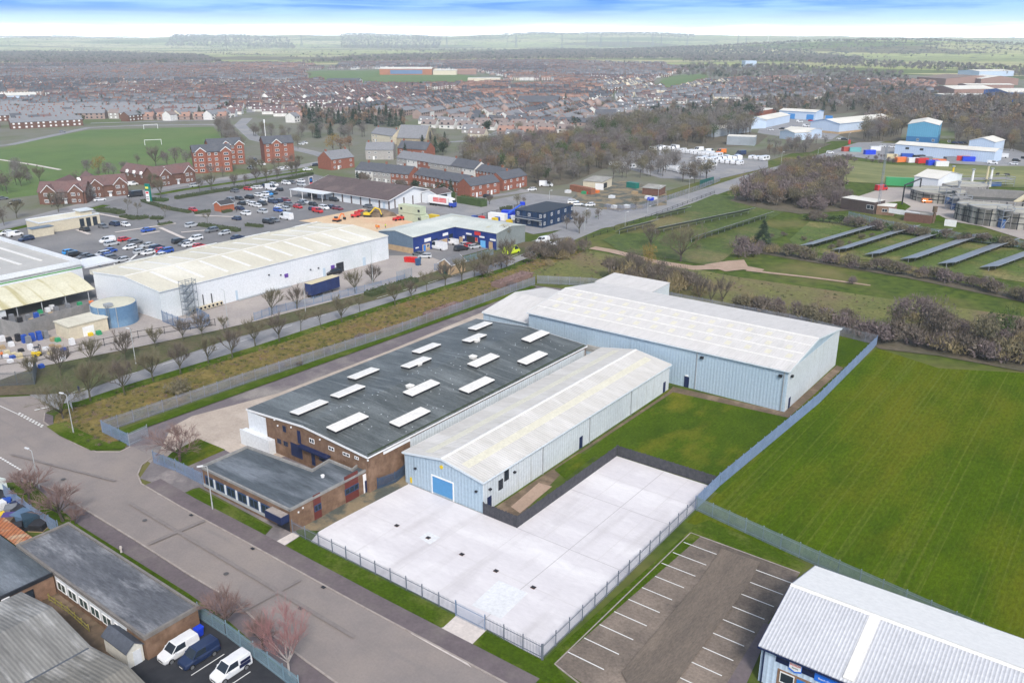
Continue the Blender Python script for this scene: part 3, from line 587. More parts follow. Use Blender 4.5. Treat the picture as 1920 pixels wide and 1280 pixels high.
PALER = mat('pale_green_roof', (0.50, 0.53, 0.50), (0.43, 0.46, 0.43), sc1=0.2, c3=(0.56, 0.58, 0.54), sc3=0.06, lines=((0.42, 0.39, 0.26), (0.25, 0.05, 1), 0.62, 0.72))
BLUECL = mat('blue_cladding', (0.012, 0.04, 0.22), (0.01, 0.03, 0.17), sc1=0.3, corr=0.5, cdark=0.85, rough=0.4)
SLATEB = mat('slate_blue_cladding', (0.14, 0.20, 0.27), (0.12, 0.175, 0.24), sc1=0.3, corr=0.6, cdark=0.9, rough=0.5)
BUFF = mat('buff_brick', (0.50, 0.36, 0.22), (0.41, 0.29, 0.17), sc1=0.8)
CREAM = mat('cream_render', (0.60, 0.54, 0.41), (0.52, 0.46, 0.35), sc1=0.5)
BROWNT = mat('brown_tile_roof', (0.115, 0.085, 0.085), (0.085, 0.065, 0.066), sc1=0.8, c3=(0.14, 0.105, 0.1), sc3=0.15)
MODN = mat('modular_navy', (0.014, 0.04, 0.10), (0.01, 0.03, 0.078), sc1=0.4, corr=2.4, cdark=0.6, rough=0.5)
TANKB = mat('tank_blue', (0.11, 0.205, 0.33), (0.085, 0.165, 0.275), sc1=0.15, c3=(0.15, 0.255, 0.38), sc3=0.3, rough=0.45)
OXRED = plain('oxblood_panel', (0.13, 0.03, 0.025)); YEL = plain('yellow_paint', (0.7, 0.5, 0.02)); MIDB = plain('mid_blue_door', (0.08, 0.27, 0.52))
ROOFL = mat('rooflight_sheet', (0.64, 0.61, 0.5), (0.58, 0.55, 0.44), sc1=0.6, rough=0.4); SKYL = mat('skylight_white', (0.74, 0.72, 0.68), (0.66, 0.64, 0.6), sc1=0.8, rough=0.4)
# ------------------------------------------------------------------ the dark roofed workshop
T = shed('workshop', 'brown brick workshop under a large dark felt roof with twelve white rooflights', 'workshop', W(-112.7, 76.6), 28.3, 60, 6.0, 6.95, BRICK, ROOFD, over=.18, th=.16, trim=WHITE)
DW = T
def roofz(T, a, extra=0.0):
    Lx, Ly, ze, zr, ridge, kind = DIM[T.name]; w_ = Lx if ridge == 'y' else Ly
    return ze+(zr-ze)*(1-abs(a-w_/2)/(w_/2))+0.15+extra
skl = [((541, 781), (617, 756)), ((616, 749), (687, 727)), ((648, 712), (713, 692)), ((749, 694), (810, 674)), ((770, 664), (827, 645)), ((862, 645), (915, 630)), ((874, 620), (925, 605)),
       ((612, 812), (690, 781)), ((732, 799), (803, 766)), ((757, 746), (822, 718)), ((862, 736), (924, 708)), ((877, 692), (934, 668)), ((970, 683), (1025, 660)), ((978, 645), (1028, 624))]
for (a, b) in skl:
    ua, va = U(a[0]+8, a[1]-2, 6.7); ub, vb = U(b[0]-6, b[1]+2, 6.7); uc = (ua+ub)/2+112.7; y0, y1 = min(va, vb)-76.6, max(va, vb)-76.6
    z0 = roofz(T, uc-1.0); z1 = roofz(T, uc+1.0); mb = MB()
    w2 = 1.05
    mb.hexa([(uc-w2, y0, z0-.1), (uc+w2, y0, z1-.1), (uc+w2, y1, z1-.1), (uc-w2, y1, z0-.1)], [(uc-w2, y0, z0+.42), (uc+w2, y0, z1+.42), (uc+w2, y1, z1+.42), (uc-w2, y1, z0+.42)])
    s = OB(mb, 'rooflight', DARK, T)
    mb = MB(); e = .06
    mb.hexa([(uc-w2-e, y0-e, z0+.42), (uc+w2+e, y0-e, z1+.42), (uc+w2+e, y1+e, z1+.42), (uc-w2-e, y1+e, z0+.42)], [(uc-w2, y0, z0+.56), (uc+w2, y0, z1+.56), (uc+w2, y1, z1+.56), (uc-w2, y1, z0+.56)])
    OB(mb, 'rooflight_cover', SKYL, s)
for p in ((784, 684), (893, 640), (769, 727), (887, 672)):
    u, v = U(*p, 6.9); x, y = u+112.7, v-76.6; z = roofz(T, x); mb = MB().box(x-.55, x+.55, y-.5, y+.5, z-.1, z+.45); mb.hexa([(x-.7, y-.6, z+.45), (x+.7, y-.6, z+.45), (x+.7, y+.6, z+.45), (x-.7, y+.6, z+.45)], [(x-.45, y-.4, z+.62), (x+.45, y-.4, z+.62), (x+.45, y+.4, z+.62), (x-.45, y+.4, z+.62)])
    OB(mb, 'roof_vent', SKYL, T)
OB(MB().box(27.75, 28.25, .3, 59.8, 6.0, 6.2), 'gutter_moss', mat('roof_moss', (0.05, 0.075, 0.025), (0.025, 0.03, 0.02), sc1=.6), T)
for i in range(90): x, y = rnd.uniform(12, 27.5), rnd.uniform(3, 57); z = roofz(T, x); mbs = mbs.box(x-.09, x+.09, y-.08, y+.08, z, z+.03) if i else MB().box(x-.09, x+.09, y-.08, y+.08, z, z+.03)
OB(mbs, 'droppings', SMOOTHW, T)['kind'] = 'stuff'
panel(T, 'f', -.1, 4.6, 0, 5.75, SMOOTHW, 'white_cladding', d=.08)
mb = MB().box(-.9, 6.6, -1.4, -.1, 0, 2.5).box(-.9, 6.6, -1.4, -1.25, 2.5, 2.75); OB(mb, 'annexe', SMOOTHW, T)
panel(T, 'l', 0, 60, 0, 5.6, SMOOTHW, 'white_cladding', d=.06)
panel(T, 'r', 9, 59.5, 0.3, 5.5, CLADW, 'corrugated_wall', d=.1)
panel(T, 'r', 3.2, 9, 5.15, 5.6, WHITE, 'fascia', d=.12)
for p0, p1 in (((530, 797), (536.5, 810)), ((580, 820), (590, 832)), ((520, 821), (527.5, 832)), ((532, 826), (540, 837)), ((616, 835), (627, 846)), ((643, 846), (656, 857)), ((665, 854), (673, 862)), ((599, 856), (614, 868))):
    wpx(T, 'f', 76.6, p0, p1, 'w', fm=WHITE if p0[0] in (580, 616, 643, 665) else NAVY)
for p0, p1, nm in (((557, 806), (565, 832), 'hatch'), ((545, 828), (568, 861), 'roller_door'), ((584, 849), (592, 873), 'door')):
    wpx(T, 'f', 76.6, p0, p1, 'p', NAVY, nm, d=.08)
(a, za), (b, zb) = PV(565, 832, 76.6), PV(620, 858, 76.6); panel(T, 'f', a+112.7, b+112.7, za-.25, za+.05, NAVY, 'canopy', d=.9)
for p in ((516, 786), (522, 797), (547, 800), (601, 823), (691, 862)): 
    a, za = PV(*p, 76.6); OB(MB().cyl(a+112.7, -.15, za-.1, za+.1, .13, 8), 'wall_light', WHITE, T)
# the flat roofed office in front of it
OF = TH('office', 'low flat roofed brick office with strip windows and a dark blue entrance by the road', 'office', W(-105.2, 62.5))
PO = [(0, 0), (20.2, 0), (20.2, 12.6), (17.2, 12.6), (17.2, 10.6), (13.0, 10.6), (13.0, 8.0), (0, 8.0)]
DIM[OF.name] = (20.2, 12.6, 3.55, 3.55, 'y', 'flat')
BRW = (U(544.5, 951, 3.9), U(692, 872, 3.9), U(377.5, 872, 3.9), U(450, 830, 3.9), U(585, 880, 3.9), U(617, 861, 3.9), U(660, 879, 3.9), U(672, 868, 3.9))
PO = [(0, 0), (20.2, 0), (20.2, BRW[1][1]-62.5), (BRW[7][0]+105.2, BRW[1][1]-62.5), (BRW[6][0]+105.2, BRW[6][1]-62.5), (BRW[5][0]+105.2, BRW[5][1]-62.5), (BRW[4][0]+105.2, BRW[4][1]-62.5), (0, BRW[3][1]-62.5)]
OB(MB().prism(PO, 0, 3.5), 'wall', BRICK, OF)
OB(MB().prism(PO, 3.51, 3.6), 'roof', ROOFF, OF)
mb = MB(); cxp, cyp = 9, 4
for i in range(len(PO)):
    a, b = Vector(PO[i]), Vector(PO[(i+1) % len(PO)]); d = (b-a).normalized(); n = Vector((d.y, -d.x)); h = 3.95 if i > 1 else 3.78
    q = [a-d*.12+n*.12, b+d*.12+n*.12, b+d*.12-n*.16, a-d*.12-n*.16]
    mb.hexa([(p.x, p.y, 3.42+.002*i) for p in q], [(p.x, p.y, h+.002*i) for p in q])
OB(mb, 'parapet', mat('parapet_felt', (0.2, 0.2, 0.2), (0.3, 0.29, 0.27), sc1=.5), OF)
panel(OF, 'f', .5, 16.4, 1.0, 2.55, plain('frame_blue', (0.03, 0.06, 0.14)), 'window_band', d=.05)
for i in range(6):
    x = .7+i*2.65; window(OF, 'f', x, x+1.9, 1.1, 2.5, fm=plain('frame_blue', (0.03, 0.06, 0.14)), bars=1, base=.05)
    panel(OF, 'f', x+2.0, x+2.4, 1.0, 2.55, SMOOTHW, 'white_mullion', d=.11)
panel(OF, 'f', 0, 18, .55, 1.0, plain('sill_grey', (0.4, 0.41, 0.42)), 'window_sill', d=.12)
mb = MB().box(16.6, 20.1, -1.5, -.14, 1.9, 3.0); OB(mb, 'entrance_canopy', NAVY, OF); mb = MB().box(16.7, 20.0, -1.4, -.2, 3.0, 3.06); OB(mb, 'canopy_tray', KERB, OF)
panel(OF, 'f', 17.2, 19.9, 0, 1.9, DARK, 'entrance_door', d=.06)
for (p0, p1) in (((586, 929), (604, 972)), ((645, 894), (674, 940))):
    wpx(OF, 'r', -85.0, p0, p1, 'p', OXRED, 'red_panel', d=.05)
for (a, b) in (((588, 942), (602, 952)), ((645, 908), (672, 914))):
    v, z = PU(*a, -85.0); v2, z2 = PU(*b, -85.0); window(OF, 'r', v-62.5, v2-62.5, 1.35, 2.3, fm=plain('frame_blue', (0.03, 0.06, 0.14)), bars=1 if a[0] < 600 else 2, base=.05)
wpx(OF, 'r', -85.0, (680, 890), (694, 920), 'p', WHITE, 'door_surround', d=.06); v, z = PU(683, 900, -85.0); panel(OF, 'r', v-62.5, v-62.5+.95, 0.05, 2.0, NAVY, 'door', d=.09)
for x, y, z in ((20.28, 2.0, 2.9), (20.28, 1.2, 2.6)): OB(MB().box(x, x+.12, y, y+.2, z, z+.2), 'wall_light', WHITE, OF)
x, y = U(605, 893, 3.7); OB(MB().cyl(x+105.2, y-62.5, 3.6, 3.95, .25, 10, .3), 'roof_vent', WHITE, OF)
# ------------------------------------------------------------------ the two pale warehouses
T = shed('warehouse', 'small pale blue gabled warehouse with a blue roller door on the white yard', 'warehouse', W(-82.4, 82.3), 15.2, 57.2, 5.1, 6.35, CLADB, ROOFW, trim=plain('pale_trim', (0.62, 0.68, 0.72)), ridgecap=SKYL); NW = T
for c in list(kids(T)):
    pass
panel(T, 'r', 0.02, 57.2, .02, 5.0, CLADW, 'side_cladding', d=.04); panel(T, 'l', 0, 57.2, 0, 5.0, CLADW, 'side_cladding', d=.04)
wpx(T, 'f', 82.3, (811, 891), (850, 936), 'p', MIDB, 'roller_door', d=.05); (a, za), (b, zb) = PV(811, 891, 82.3), PV(850, 936, 82.3)
for q in (a-.18, b): panel(T, 'f', q+82.4, q+82.4+.18, 0, za+.2, WHITE, 'door_jamb', d=.1)
panel(T, 'f', a+82.4, b+82.4, za, za+.2, WHITE, 'door_head', d=.1)
for p0, p1 in (((934, 901), (942, 914)), ((945, 883), (953, 897))): wpx(T, 'r', -67.2, p0, p1, 'w', fm=DARK, bars=1, base=.04)
for p0, p1 in (((913, 931), (921, 953)), ((1086, 820), (1092, 838)), ((1243, 722), (1247, 738))):
    (v0, z0), (v1, z1) = PU(*p0, -67.2), PU(*p1, -67.2); panel(T, 'r', v0-82.3, v0-82.3+.95, .05, 2.15, NAVY, 'door', d=.1)
for p in ((1017, 840), (1184, 725), (1105, 790)): v, z = PU(*p, -67.2); OB(MB().box(15.25, 15.4, v-82.3-.07, v-82.3+.07, 0, 5.0), 'downpipe', GREYST, T)
for p in ((779, 877), (893, 920)): a, z = PV(*p, 82.3); OB(MB().box(a+82.3, a+82.65, -.3, 0, z-.1, z+.12), 'floodlight', DARK, T)
for p in ((917, 916), (963, 884)): v, z = PU(*p, -67.2); OB(MB().box(15.24, 15.6, v-82.5, v-82.1, z-.1, z+.12), 'floodlight', DARK, T)
a, z = PV(828, 875, 82.3); OB(MB().tube((a+82.4, -.12, z), (a+82.4, 0, z), .3, 12), 'alarm_box', YEL, T); panel(T, 'f', 1.0, 1.35, .3, 1.2, YEL, 'yellow_sign', d=.1)
for sd in (4.0, 11.2):                       # translucent strips along the slopes
    mb = MB(); z = roofz(T, sd)
    for sgn in (0,):
        z0, z1 = roofz(T, sd-.7), roofz(T, sd+.7); mb.hexa([(sd-.7, 1, z0-.06), (sd+.7, 1, z1-.06), (sd+.7, 56, z1-.06), (sd-.7, 56, z0-.06)], [(sd-.7, 1, z0+.02), (sd+.7, 1, z1+.02), (sd+.7, 56, z1+.02), (sd-.7, 56, z0+.02)])
    OB(mb, 'rooflight_strip', ROOFL, T)
T = shed('warehouse', 'large pale blue warehouse with a wide white roof beside the mown field', 'warehouse', W(-102.9, 142.6), 57.5, 29.6, 8.0, 10.0, CLADB, ROOFX, ridge='x', over=.3, trim=plain('pale_trim', (0.62, 0.68, 0.72)), ridgecap=SKYL); BW = T
panel(T, 'r', .02, 29.5, .02, 7.9, CLADW, 'side_cladding', d=.04)
for k in range(3):                           # laps between the sheets run along the roof
    for q in ((3.6, 7.4, 11.2)[k], ):
        z = roofz(T, q); mb = MB().sideprism([(q-.16, z-.04), (q+.16, z-.0), (q+.16, z+.06), (q-.16, z+.03)], 0, 57.5, 'x'); OB(mb, 'sheet_lap', SKYL, T)
for row, q in ((0, 8.8), (1, 5.4), (2, 12.6)):
    for k in range(14):
        x = 2.2+k*4.0+(row*1.3); z0, z1 = roofz(T, q-.8), roofz(T, q+.8)
        if x > 56: continue
        OB(MB().hexa([(x-.55, q-.8, z0-.05), (x+.55, q-.8, z0-.05), (x+.55, q+.8, z1-.05), (x-.55, q+.8, z1-.05)], [(x-.55, q-.8, z0+.02), (x+.55, q-.8, z0+.02), (x+.55, q+.8, z1+.02), (x-.55, q+.8, z1+.02)]), 'rooflight', ROOFL, T)
a, z = PV(1288, 706, 142.6); panel(T, 'f', a+102.4, a+103.4, 0, 2.2, NAVY, 'door', d=.07); panel(T, 'f', a+102.6, a+103.2, 2.35, 2.55, WHITE, 'door_light', d=.2)
for p in ((1305, 690), (1467, 730)): a, z = PV(*p, 142.6); OB(MB().box(a+102.9, a+103.05, -.16, 0, 0, 7.9), 'downpipe', GREYST, T)
for p in ((1317, 670), (1464, 704)): a, z = PV(*p, 142.6); OB(MB().box(a+102.6, a+103.2, -.45, 0, z-.2, z+.25), 'floodlight', DARK, T)
v, z = PU(1477, 760, -45.4); panel(T, 'r', v-142.6, v-142.6+.9, .05, 2.2, NAVY, 'door', d=.1)
v, z = PU(1483, 704, -45.4); OB(MB().box(57.6, 58, v-143, v-142.4, z-.2, z+.2), 'floodlight', DARK, T)
T = shed('rear_store', 'white roofed store joined to the back of the large pale blue warehouse', 'warehouse', W(-104.5, 172.5), 15.4, 9.4, 7.9, 8.1, CLADW, ROOFX, ridge='x', kind='mono', over=.1)
T = shed('side_store', 'lower white roofed store joined to the left end of the large warehouse', 'warehouse', W(-117.0, 144.3), 13.9, 25, 4.9, 6.6, CLADB, ROOFX, ridge='x', over=.2, trim=plain('pale_trim', (0.62, 0.68, 0.72)))
for (px, py), nm, s in (((1090, 655), 'link', (5.5, 5.0, 3.9)), ((1082, 668), 'link', (4.0, 5, 3.2))):
    u, v = U(px, py, 3.5); T = shed('boiler_house', f'small mossy flat roofed {"link block" if s[0] > 5 else "boiler house"} between dark roofed workshop and warehouses', 'outbuilding', W(u, v-1), *s, s[2], CLADB, ASB, kind='flat')
# ------------------------------------------------------------------ fences
def fence(label, pts, h, m, style='palisade', gap=2.75, grid=False, sign=None, name='palisade_fence', cat='fence', pitch=0.16, pw=.06):
    P = [Vector((*(p if grid else U(*p)), 0)) for p in pts]; o = P[0]
    T = TH(name, label, cat, W(o.x, o.y)); pm, rm, pl = MB(o.x, o.y), MB(o.x, o.y), MB(o.x, o.y)
    posts = []
    for a, b in zip(P, P[1:]):
        d = b-a; L_ = d.length; d.normalize(); n = Vector((-d.y, d.x, 0)); k = max(1, round(L_/gap))
        for i in range(k): posts.append((a+d*(L_*i/k), d, n))
        def bar(mb, p, q, z0, z1, t, off=0):
            f = [p+n*(off-t), q+n*(off-t), q+n*(off+t), p+n*(off+t)]; mb.hexa([(v.x, v.y, z0) for v in f], [(v.x, v.y, z1) for v in f])
        if style == 'palisade':
            for z in (.35, h-.4): bar(rm, a, b, z, z+.06, .03, .04)
            c = int(L_/pitch)
            for i in range(c):
                p = a+d*(pitch*(i+.5)); q = p+d*pw
                bar(pl, p, q, .06, h, .008, -.01)
        elif style == 'rail':
            for z in (.45, h-.12): bar(rm, a, b, z, z+.09, .04)
        elif style == 'mesh':
            for z in (.1, h*.5, h-.06): bar(rm, a, b, z, z+.05, .025)
            c = int(L_/.2)
            for i in range(c):
                p = a+d*(.2*(i+.5)); bar(pl, p, p+d*.03, .06, h, .006)
        elif style == 'timber':
            c = int(L_/.15)
            for i in range(c):
                p = a+d*(.15*(i+.02)); q = p+d*.135; hh = h+.05*math.sin(i*1.7)+rnd.uniform(-.02, .02); bar(pl, p, q, .05, hh, .012, .012*(i % 2))
            for z in (.4, h-.4): bar(rm, a, b, z, z+.08, .03, .06)
        elif style == 'wall':
            bar(pl, a, b, 0, h, .08)
    posts.append((P[-1], d, n))
    if len(posts) > 98: posts = posts[::2]
    for p, d, n in posts:
        t = .05 if style != 'timber' else .06
        mb = MB(o.x, o.y); f = [p+d*x+n*y for x, y in ((-t, -t+.1), (t, -t+.1), (t, t+.1), (-t, t+.1))]; mb.hexa([(v.x, v.y, 0) for v in f], [(v.x, v.y, h+.06) for v in f]); OB(mb, 'post', m, T)
    if rm.v: OB(rm, 'rail', m, T)
    if pl.v: OB(pl, {'palisade': 'pales', 'timber': 'boards', 'mesh': 'mesh_panel', 'wall': 'panel'}[style], m, T)
    return T
PALB = mat('blue_grey_palisade', (0.25, 0.33, 0.47), (0.2, 0.27, 0.4), sc1=.5, metal=.2, rough=.5)
PALG = mat('weathered_palisade', (0.31, 0.33, 0.40), (0.24, 0.25, 0.3), sc1=.4, c3=(0.27, 0.25, 0.25), sc3=.1, metal=.2, rough=.55)
PALP = mat('pale_palisade', (0.38, 0.42, 0.47), (0.3, 0.34, 0.4), sc1=.5, metal=.3, rough=.5)
PALY = mat('yard_palisade', (0.20, 0.225, 0.27), (0.15, 0.17, 0.21), sc1=.5, metal=.2, rough=.5)
TIMB = mat('dark_timber', (0.075, 0.075, 0.085), (0.045, 0.045, 0.055), sc1=1.5)
fence('long weathered palisade fence between the rough verge and the workshop yard', [(193, 812), (480, 713), (740, 628), (1003, 534)], 2.4, PALG, pitch=.13)
fence('weathered palisade fence across the far end of the yard behind the big warehouse', [(-131, 185.6), (-118, 192.6), (-105, 193), (-60, 193), (-42, 190)], 2.4, PALG, grid=True, pitch=.13)
fence('short blue palisade fence at the corner of the rough verge by the open gate', [(193, 812), (242, 836)], 2.4, PALB, pitch=.13)
fence('open palisade gate leaf standing beside the workshop yard entrance', [(244, 836), (279, 820)], 2.4, PALP, name='gate', cat='gate', gap=4)
fence('blue palisade fence between the red twigged tree and the office corner', [(288, 868), (330, 884), (381, 910)], 2.2, PALB, pitch=.13)
q0, q1, q2 = U(547, 1000), U(858, 1152), U(914, 1178); q3 = U(1017, 1236)
fence('grey palisade fence along the road side of the white concrete yard, left of the gates', [(q0[0], 62.45), (q1[0], 62.45)], 2.1, PALY, grid=True, pitch=.2, pw=.034)
fence('pair of blue palisade gates across the concrete drive of the white yard', [(q1[0], 62.4), (q2[0], 62.4)], 2.2, PALB, grid=True, pitch=.17, pw=.04, name='gate', cat='gate', gap=3.1)
fence('short grey palisade fence between the blue gates and the yard corner', [(q2[0], 62.45), (-42.9, 62.45)], 2.1, PALY, grid=True, pitch=.2, pw=.034)
fence('grey palisade fence between the white concrete yard and the bay lined car park', [(-42.9, 62.45), (-43.3, 101.5)], 2.1, PALY, grid=True, pitch=.2, pw=.034)
fence('dense blue palisade fence along the edge of the mown field', [(-43.3, 101.5), (-43.4, 110), (-41.6, 150), (-41.9, 190)], 2.3, mat('blue_palisade', (0.22, 0.30, 0.46), (0.17, 0.24, 0.38), sc1=.5, rough=.5), grid=True, pitch=.105)
fence('green grey palisade fence between the car park and the mown field', [(-43.2, 101.4), (-22, 97.6), (3, 93.5), (40, 88)], 2.3, mat('green_grey_palisade', (0.24, 0.31, 0.34), (0.18, 0.24, 0.27), sc1=.5, rough=.5), grid=True, pitch=.12)
fence('dark timber fence beside the small warehouse on the white yard', [(-67.1, 82.15), (-61.0, 82.15), (-60.9, 109.2)], 1.9, TIMB, 'timber', grid=True, name='timber_fence', gap=2.4)
fence('dark timber fence between the white yard and the inner lawn', [(-60.9, 109.3), (-43.6, 109.4)], 1.9, TIMB, 'timber', grid=True, name='timber_fence', gap=2.4)
fence('short dark blue palisade gate between the workshop and the small warehouse', [(709, 917), (742, 905), (760, 890)], 1.9, mat('navy_palisade', (0.05, 0.09, 0.16), sc1=.5), pitch=.11, name='gate', cat='gate')
fence('blue green mesh fence beside the van park and birch tree', [(372, 1160), (425, 1195), (560, 1300)], 2.3, mat('mesh_fence_blue', (0.22, 0.32, 0.38), (0.17, 0.26, 0.32), sc1=.5), 'palisade', pitch=.13)
fence('grey fence between the scrap yard and the cherry trees', [(8, 930), (62, 972), (110, 1002)], 2.2, PALB, pitch=.11)
fence('dark post and rail fence round the garden centre yard above the road', [(0, 688), (70, 680), (130, 665), (260, 635), (404, 612)], 1.9, DARK, 'rail', name='rail_fence', gap=6)
fence('dark mesh fence at the corner by the estate road junction', [(0, 725), (66, 722), (70, 690)], 3.0, mat('dark_mesh', (0.1, 0.12, 0.14)), 'palisade', pitch=.2)
fence('blue palisade fence beside the parked curtain side trailer', [(478, 602), (520, 588), (700, 545), (760, 528)], 2.2, PALB, pitch=.18)
fence('blue grey palisade fence in front of the blue trading units', [(815, 508), (860, 497), (925, 478)], 2.2, PALB, pitch=.18)
fence('pale panel fence beside the red bins', [(745, 530), (773, 522)], 3.2, PALP, pitch=.14)
fence('low dark fence along the road side of the paddock', [(965, 500), (1100, 450), (1200, 415), (1340, 363)], 1.2, DARK, 'rail', name='rail_fence', gap=5)
fence('grey palisade fence round the scrap yard beside the side road', [(1138, 393), (1160, 398), (1205, 393), (1245, 378), (1310, 356), (1350, 340)], 2.2, PALG, pitch=.2)
fence('blue grey palisade fence between the solar rows and the sewage works', [(1590, 408), (1660, 425), (1740, 440), (1840, 455), (1960, 470)], 2.4, PALB, pitch=.2)
fence('thin black fence round the plant hire yard', [(885, 418), (905, 412), (958, 398), (985, 390)], 2.4, DARK, 'mesh', gap=3)
# ------------------------------------------------------------------ street lamps
LAMPM = plain('lamp_grey', (0.5, 0.52, 0.53), metal=.3)
def lamp(label, px, top, arm=(1.0, 0.3), head=True):
    b = G(*px); h = ZF(px[0], px[1], top); T = TH('street_lamp', label, 'street lamp', b, 0, 'street lamps')
    OB(MB().cyl(0, 0, 0, 1.2, .11, 8).tube((0, 0, 1.2), (0, 0, h), .085, 8, .055), 'pole', LAMPM, T)
    OB(MB().tube((0, 0, h), (arm[0], arm[1], h+.15), .04, 6), 'arm', LAMPM, T)
    d = Vector((arm[0], arm[1], 0)).normalized(); n = Vector((-d.y, d.x, 0)); p = Vector((arm[0], arm[1], h+.12))
    f = [p-n*.16, p+d*.8-n*.12, p+d*.8+n*.12, p+n*.16]; OB(MB().hexa([(v.x, v.y, v.z) for v in f], [(v.x, v.y, v.z+.16) for v in f]), 'lamp_head', plain('lamp_head_grey', (0.66, 0.67, 0.68)), T)
lamp('pale street lamp standing on the grass strip before the office', (399, 955), 874, (-.5, -.2))
lamp('pale street lamp standing in the middle of the wide junction', (74, 915), 845, (-.6, .3))
lamp('street lamp beside the back of the road sign on the rough verge', (138, 812), 740, (-.6, .2))
lamp('tall lamp column rising from the side road before the blue tank', (255, 683), 618, (-.4, .2))
lamp('thin street lamp beside the loading yard gate', (428, 612), 545, (-.4, .2)); lamp('tall street lamp beside the red bins', (700, 545), 462, (-.4, .2)); lamp('street lamp beside the curtain side trailer', (573, 585), 528, (-.6, .3))
lamp('street lamp on the grass corner below the dark blue modular offices', (1096, 432), 393, (.6, .3)); lamp('street lamp beside the paddock gate', (1214, 400), 388, (.6, .3)); lamp('thin street lamp by the bend of the side road', (1172, 424), 398, (.5, .2))
lamp('street lamp on the verge beside the scrap yard corner', (1214, 398), 373, (.6, .3)); lamp('street lamp on the verge in front of the small mossy hut', (1233, 386), 350, (.6, .3)); lamp('tall street lamp beside the green panels and side road', (1291, 372), 334, (.6, .3))
lamp('street lamp in front of the large scrub beside the caravan yard', (1464, 312), 286, (.6, .3)); lamp('street lamp beside the tree lined verge near the red post box', (1533, 295), 279, (.6, .3)); lamp('street lamp beside the stacked sheds at the road end', (1590, 268), 250, (.6, .3))
lamp('street lamp beside the scrap yard lane', (1030, 375), 358, (.5, .2)); lamp('street lamp before the middle red roofed house', (130, 375), 345, (.5, .2)); lamp('street lamp before the right hand red roofed house', (308, 347), 314, (.5, .2))
# tall masts
MASTM = plain('mast_steel', (0.28, 0.31, 0.35), metal=.4)
def mast(label, px, top, r=.35, nm='lattice_mast'):
    b = G(*px); h = ZF(px[0], px[1], top); T = TH(nm, label, 'mast', b, 0)
    mb = MB()
    for a in range(3): mb.tube((r*math.cos(a*2.1), r*math.sin(a*2.1), 0), (r*.6*math.cos(a*2.1), r*.6*math.sin(a*2.1), h), .07, 4)
    OB(mb, 'leg', MASTM, T); mb = MB(); k = int(h/1.4)
    for i in range(k):
        for a in range(3):
            s = r*(1-.4*i/k); s2 = r*(1-.4*(i+1)/k); mb.tube((s*math.cos(a*2.1), s*math.sin(a*2.1), h*i/k), (s2*math.cos(a*2.1+2.1), s2*math.sin(a*2.1+2.1), h*(i+1)/k), .04, 3)
    OB(mb, 'bracing', MASTM, T)
mast('tall lattice mast standing beside the sewage works huts', (1645, 400), 272, .55)
def pole(label, px, top, r=.12, m=None, nm='mast', cat='mast'):
    b = G(*px); h = ZF(px[0], px[1], top); T = TH(nm, label, cat, b, 0); OB(MB().tube((0, 0, 0), (0, 0, h), r, 8, r*.6), 'pole', m or LAMPM, T); OB(MB().tube((0, 0, h-1.5), (0, 0, h+.6), r*1.7, 8), 'antenna', m or LAMPM, T)
pole('slim white phone mast rising behind the right apartment block', (499, 268), 226, .3, WHITE)
pole('short brown timber flue post beside the small works hut', (1749, 418), 390, .5, SOIL, 'flue', 'flue')
# ------------------------------------------------------------------ signs by the road
def board(label, px, w, h, z, rz, m, name='road_sign', cat='sign', two=True, col=None):
    T = TH(name, label, cat, G(*px), rz); OB(MB().box(-w/2, w/2, -.04, .04, z, z+h), 'sign_plate', m, T)
    for x in ((-w*.35, w*.35) if two else (0,)): OB(MB().tube((x, .08, 0), (x, .08, z+h*.9), .05, 6), 'post', GREYST, T)
    return T
board('grey back of a large road sign under the roadside tree', (134, 768), 3.2, 2.6, .8, R(-55), plain('sign_grey', (0.55, 0.57, 0.6)))
board('small dark blue direction sign beside the side road', (152, 750), 1.0, 1.2, 1.6, R(-40), NAVY, two=False)
board('pale sign board above the scrap yard corner', (6, 930), 2.6, 2.0, 1.2, R(-20), plain('sign_pale', (0.6, 0.66, 0.64)))
# drain covers on the yard
for i, (p, tx) in enumerate((((744, 986), 'nearest the office'), ((803, 1009), 'on the squarish grey patch'), ((866, 1040), 'in the middle of the white yard'), ((930, 1071), 'right of the yard middle'), ((1000, 1102), 'nearest the car park fence'))):
    T = TH('drain_cover', f'small dark square drain grate {tx}', 'drain', W(*U(*p)) + Vector((0, 0, .13)), group='drain grates in the white yard'); OB(MB().box(-.3, .3, -.26, .26, -.03, .03), 'frame', plain('rusty_iron', (0.10, 0.05, 0.035)), T); OB(MB().box(-.28, .28, -.2, .2, .03, .045), 'grate', DARK, T)
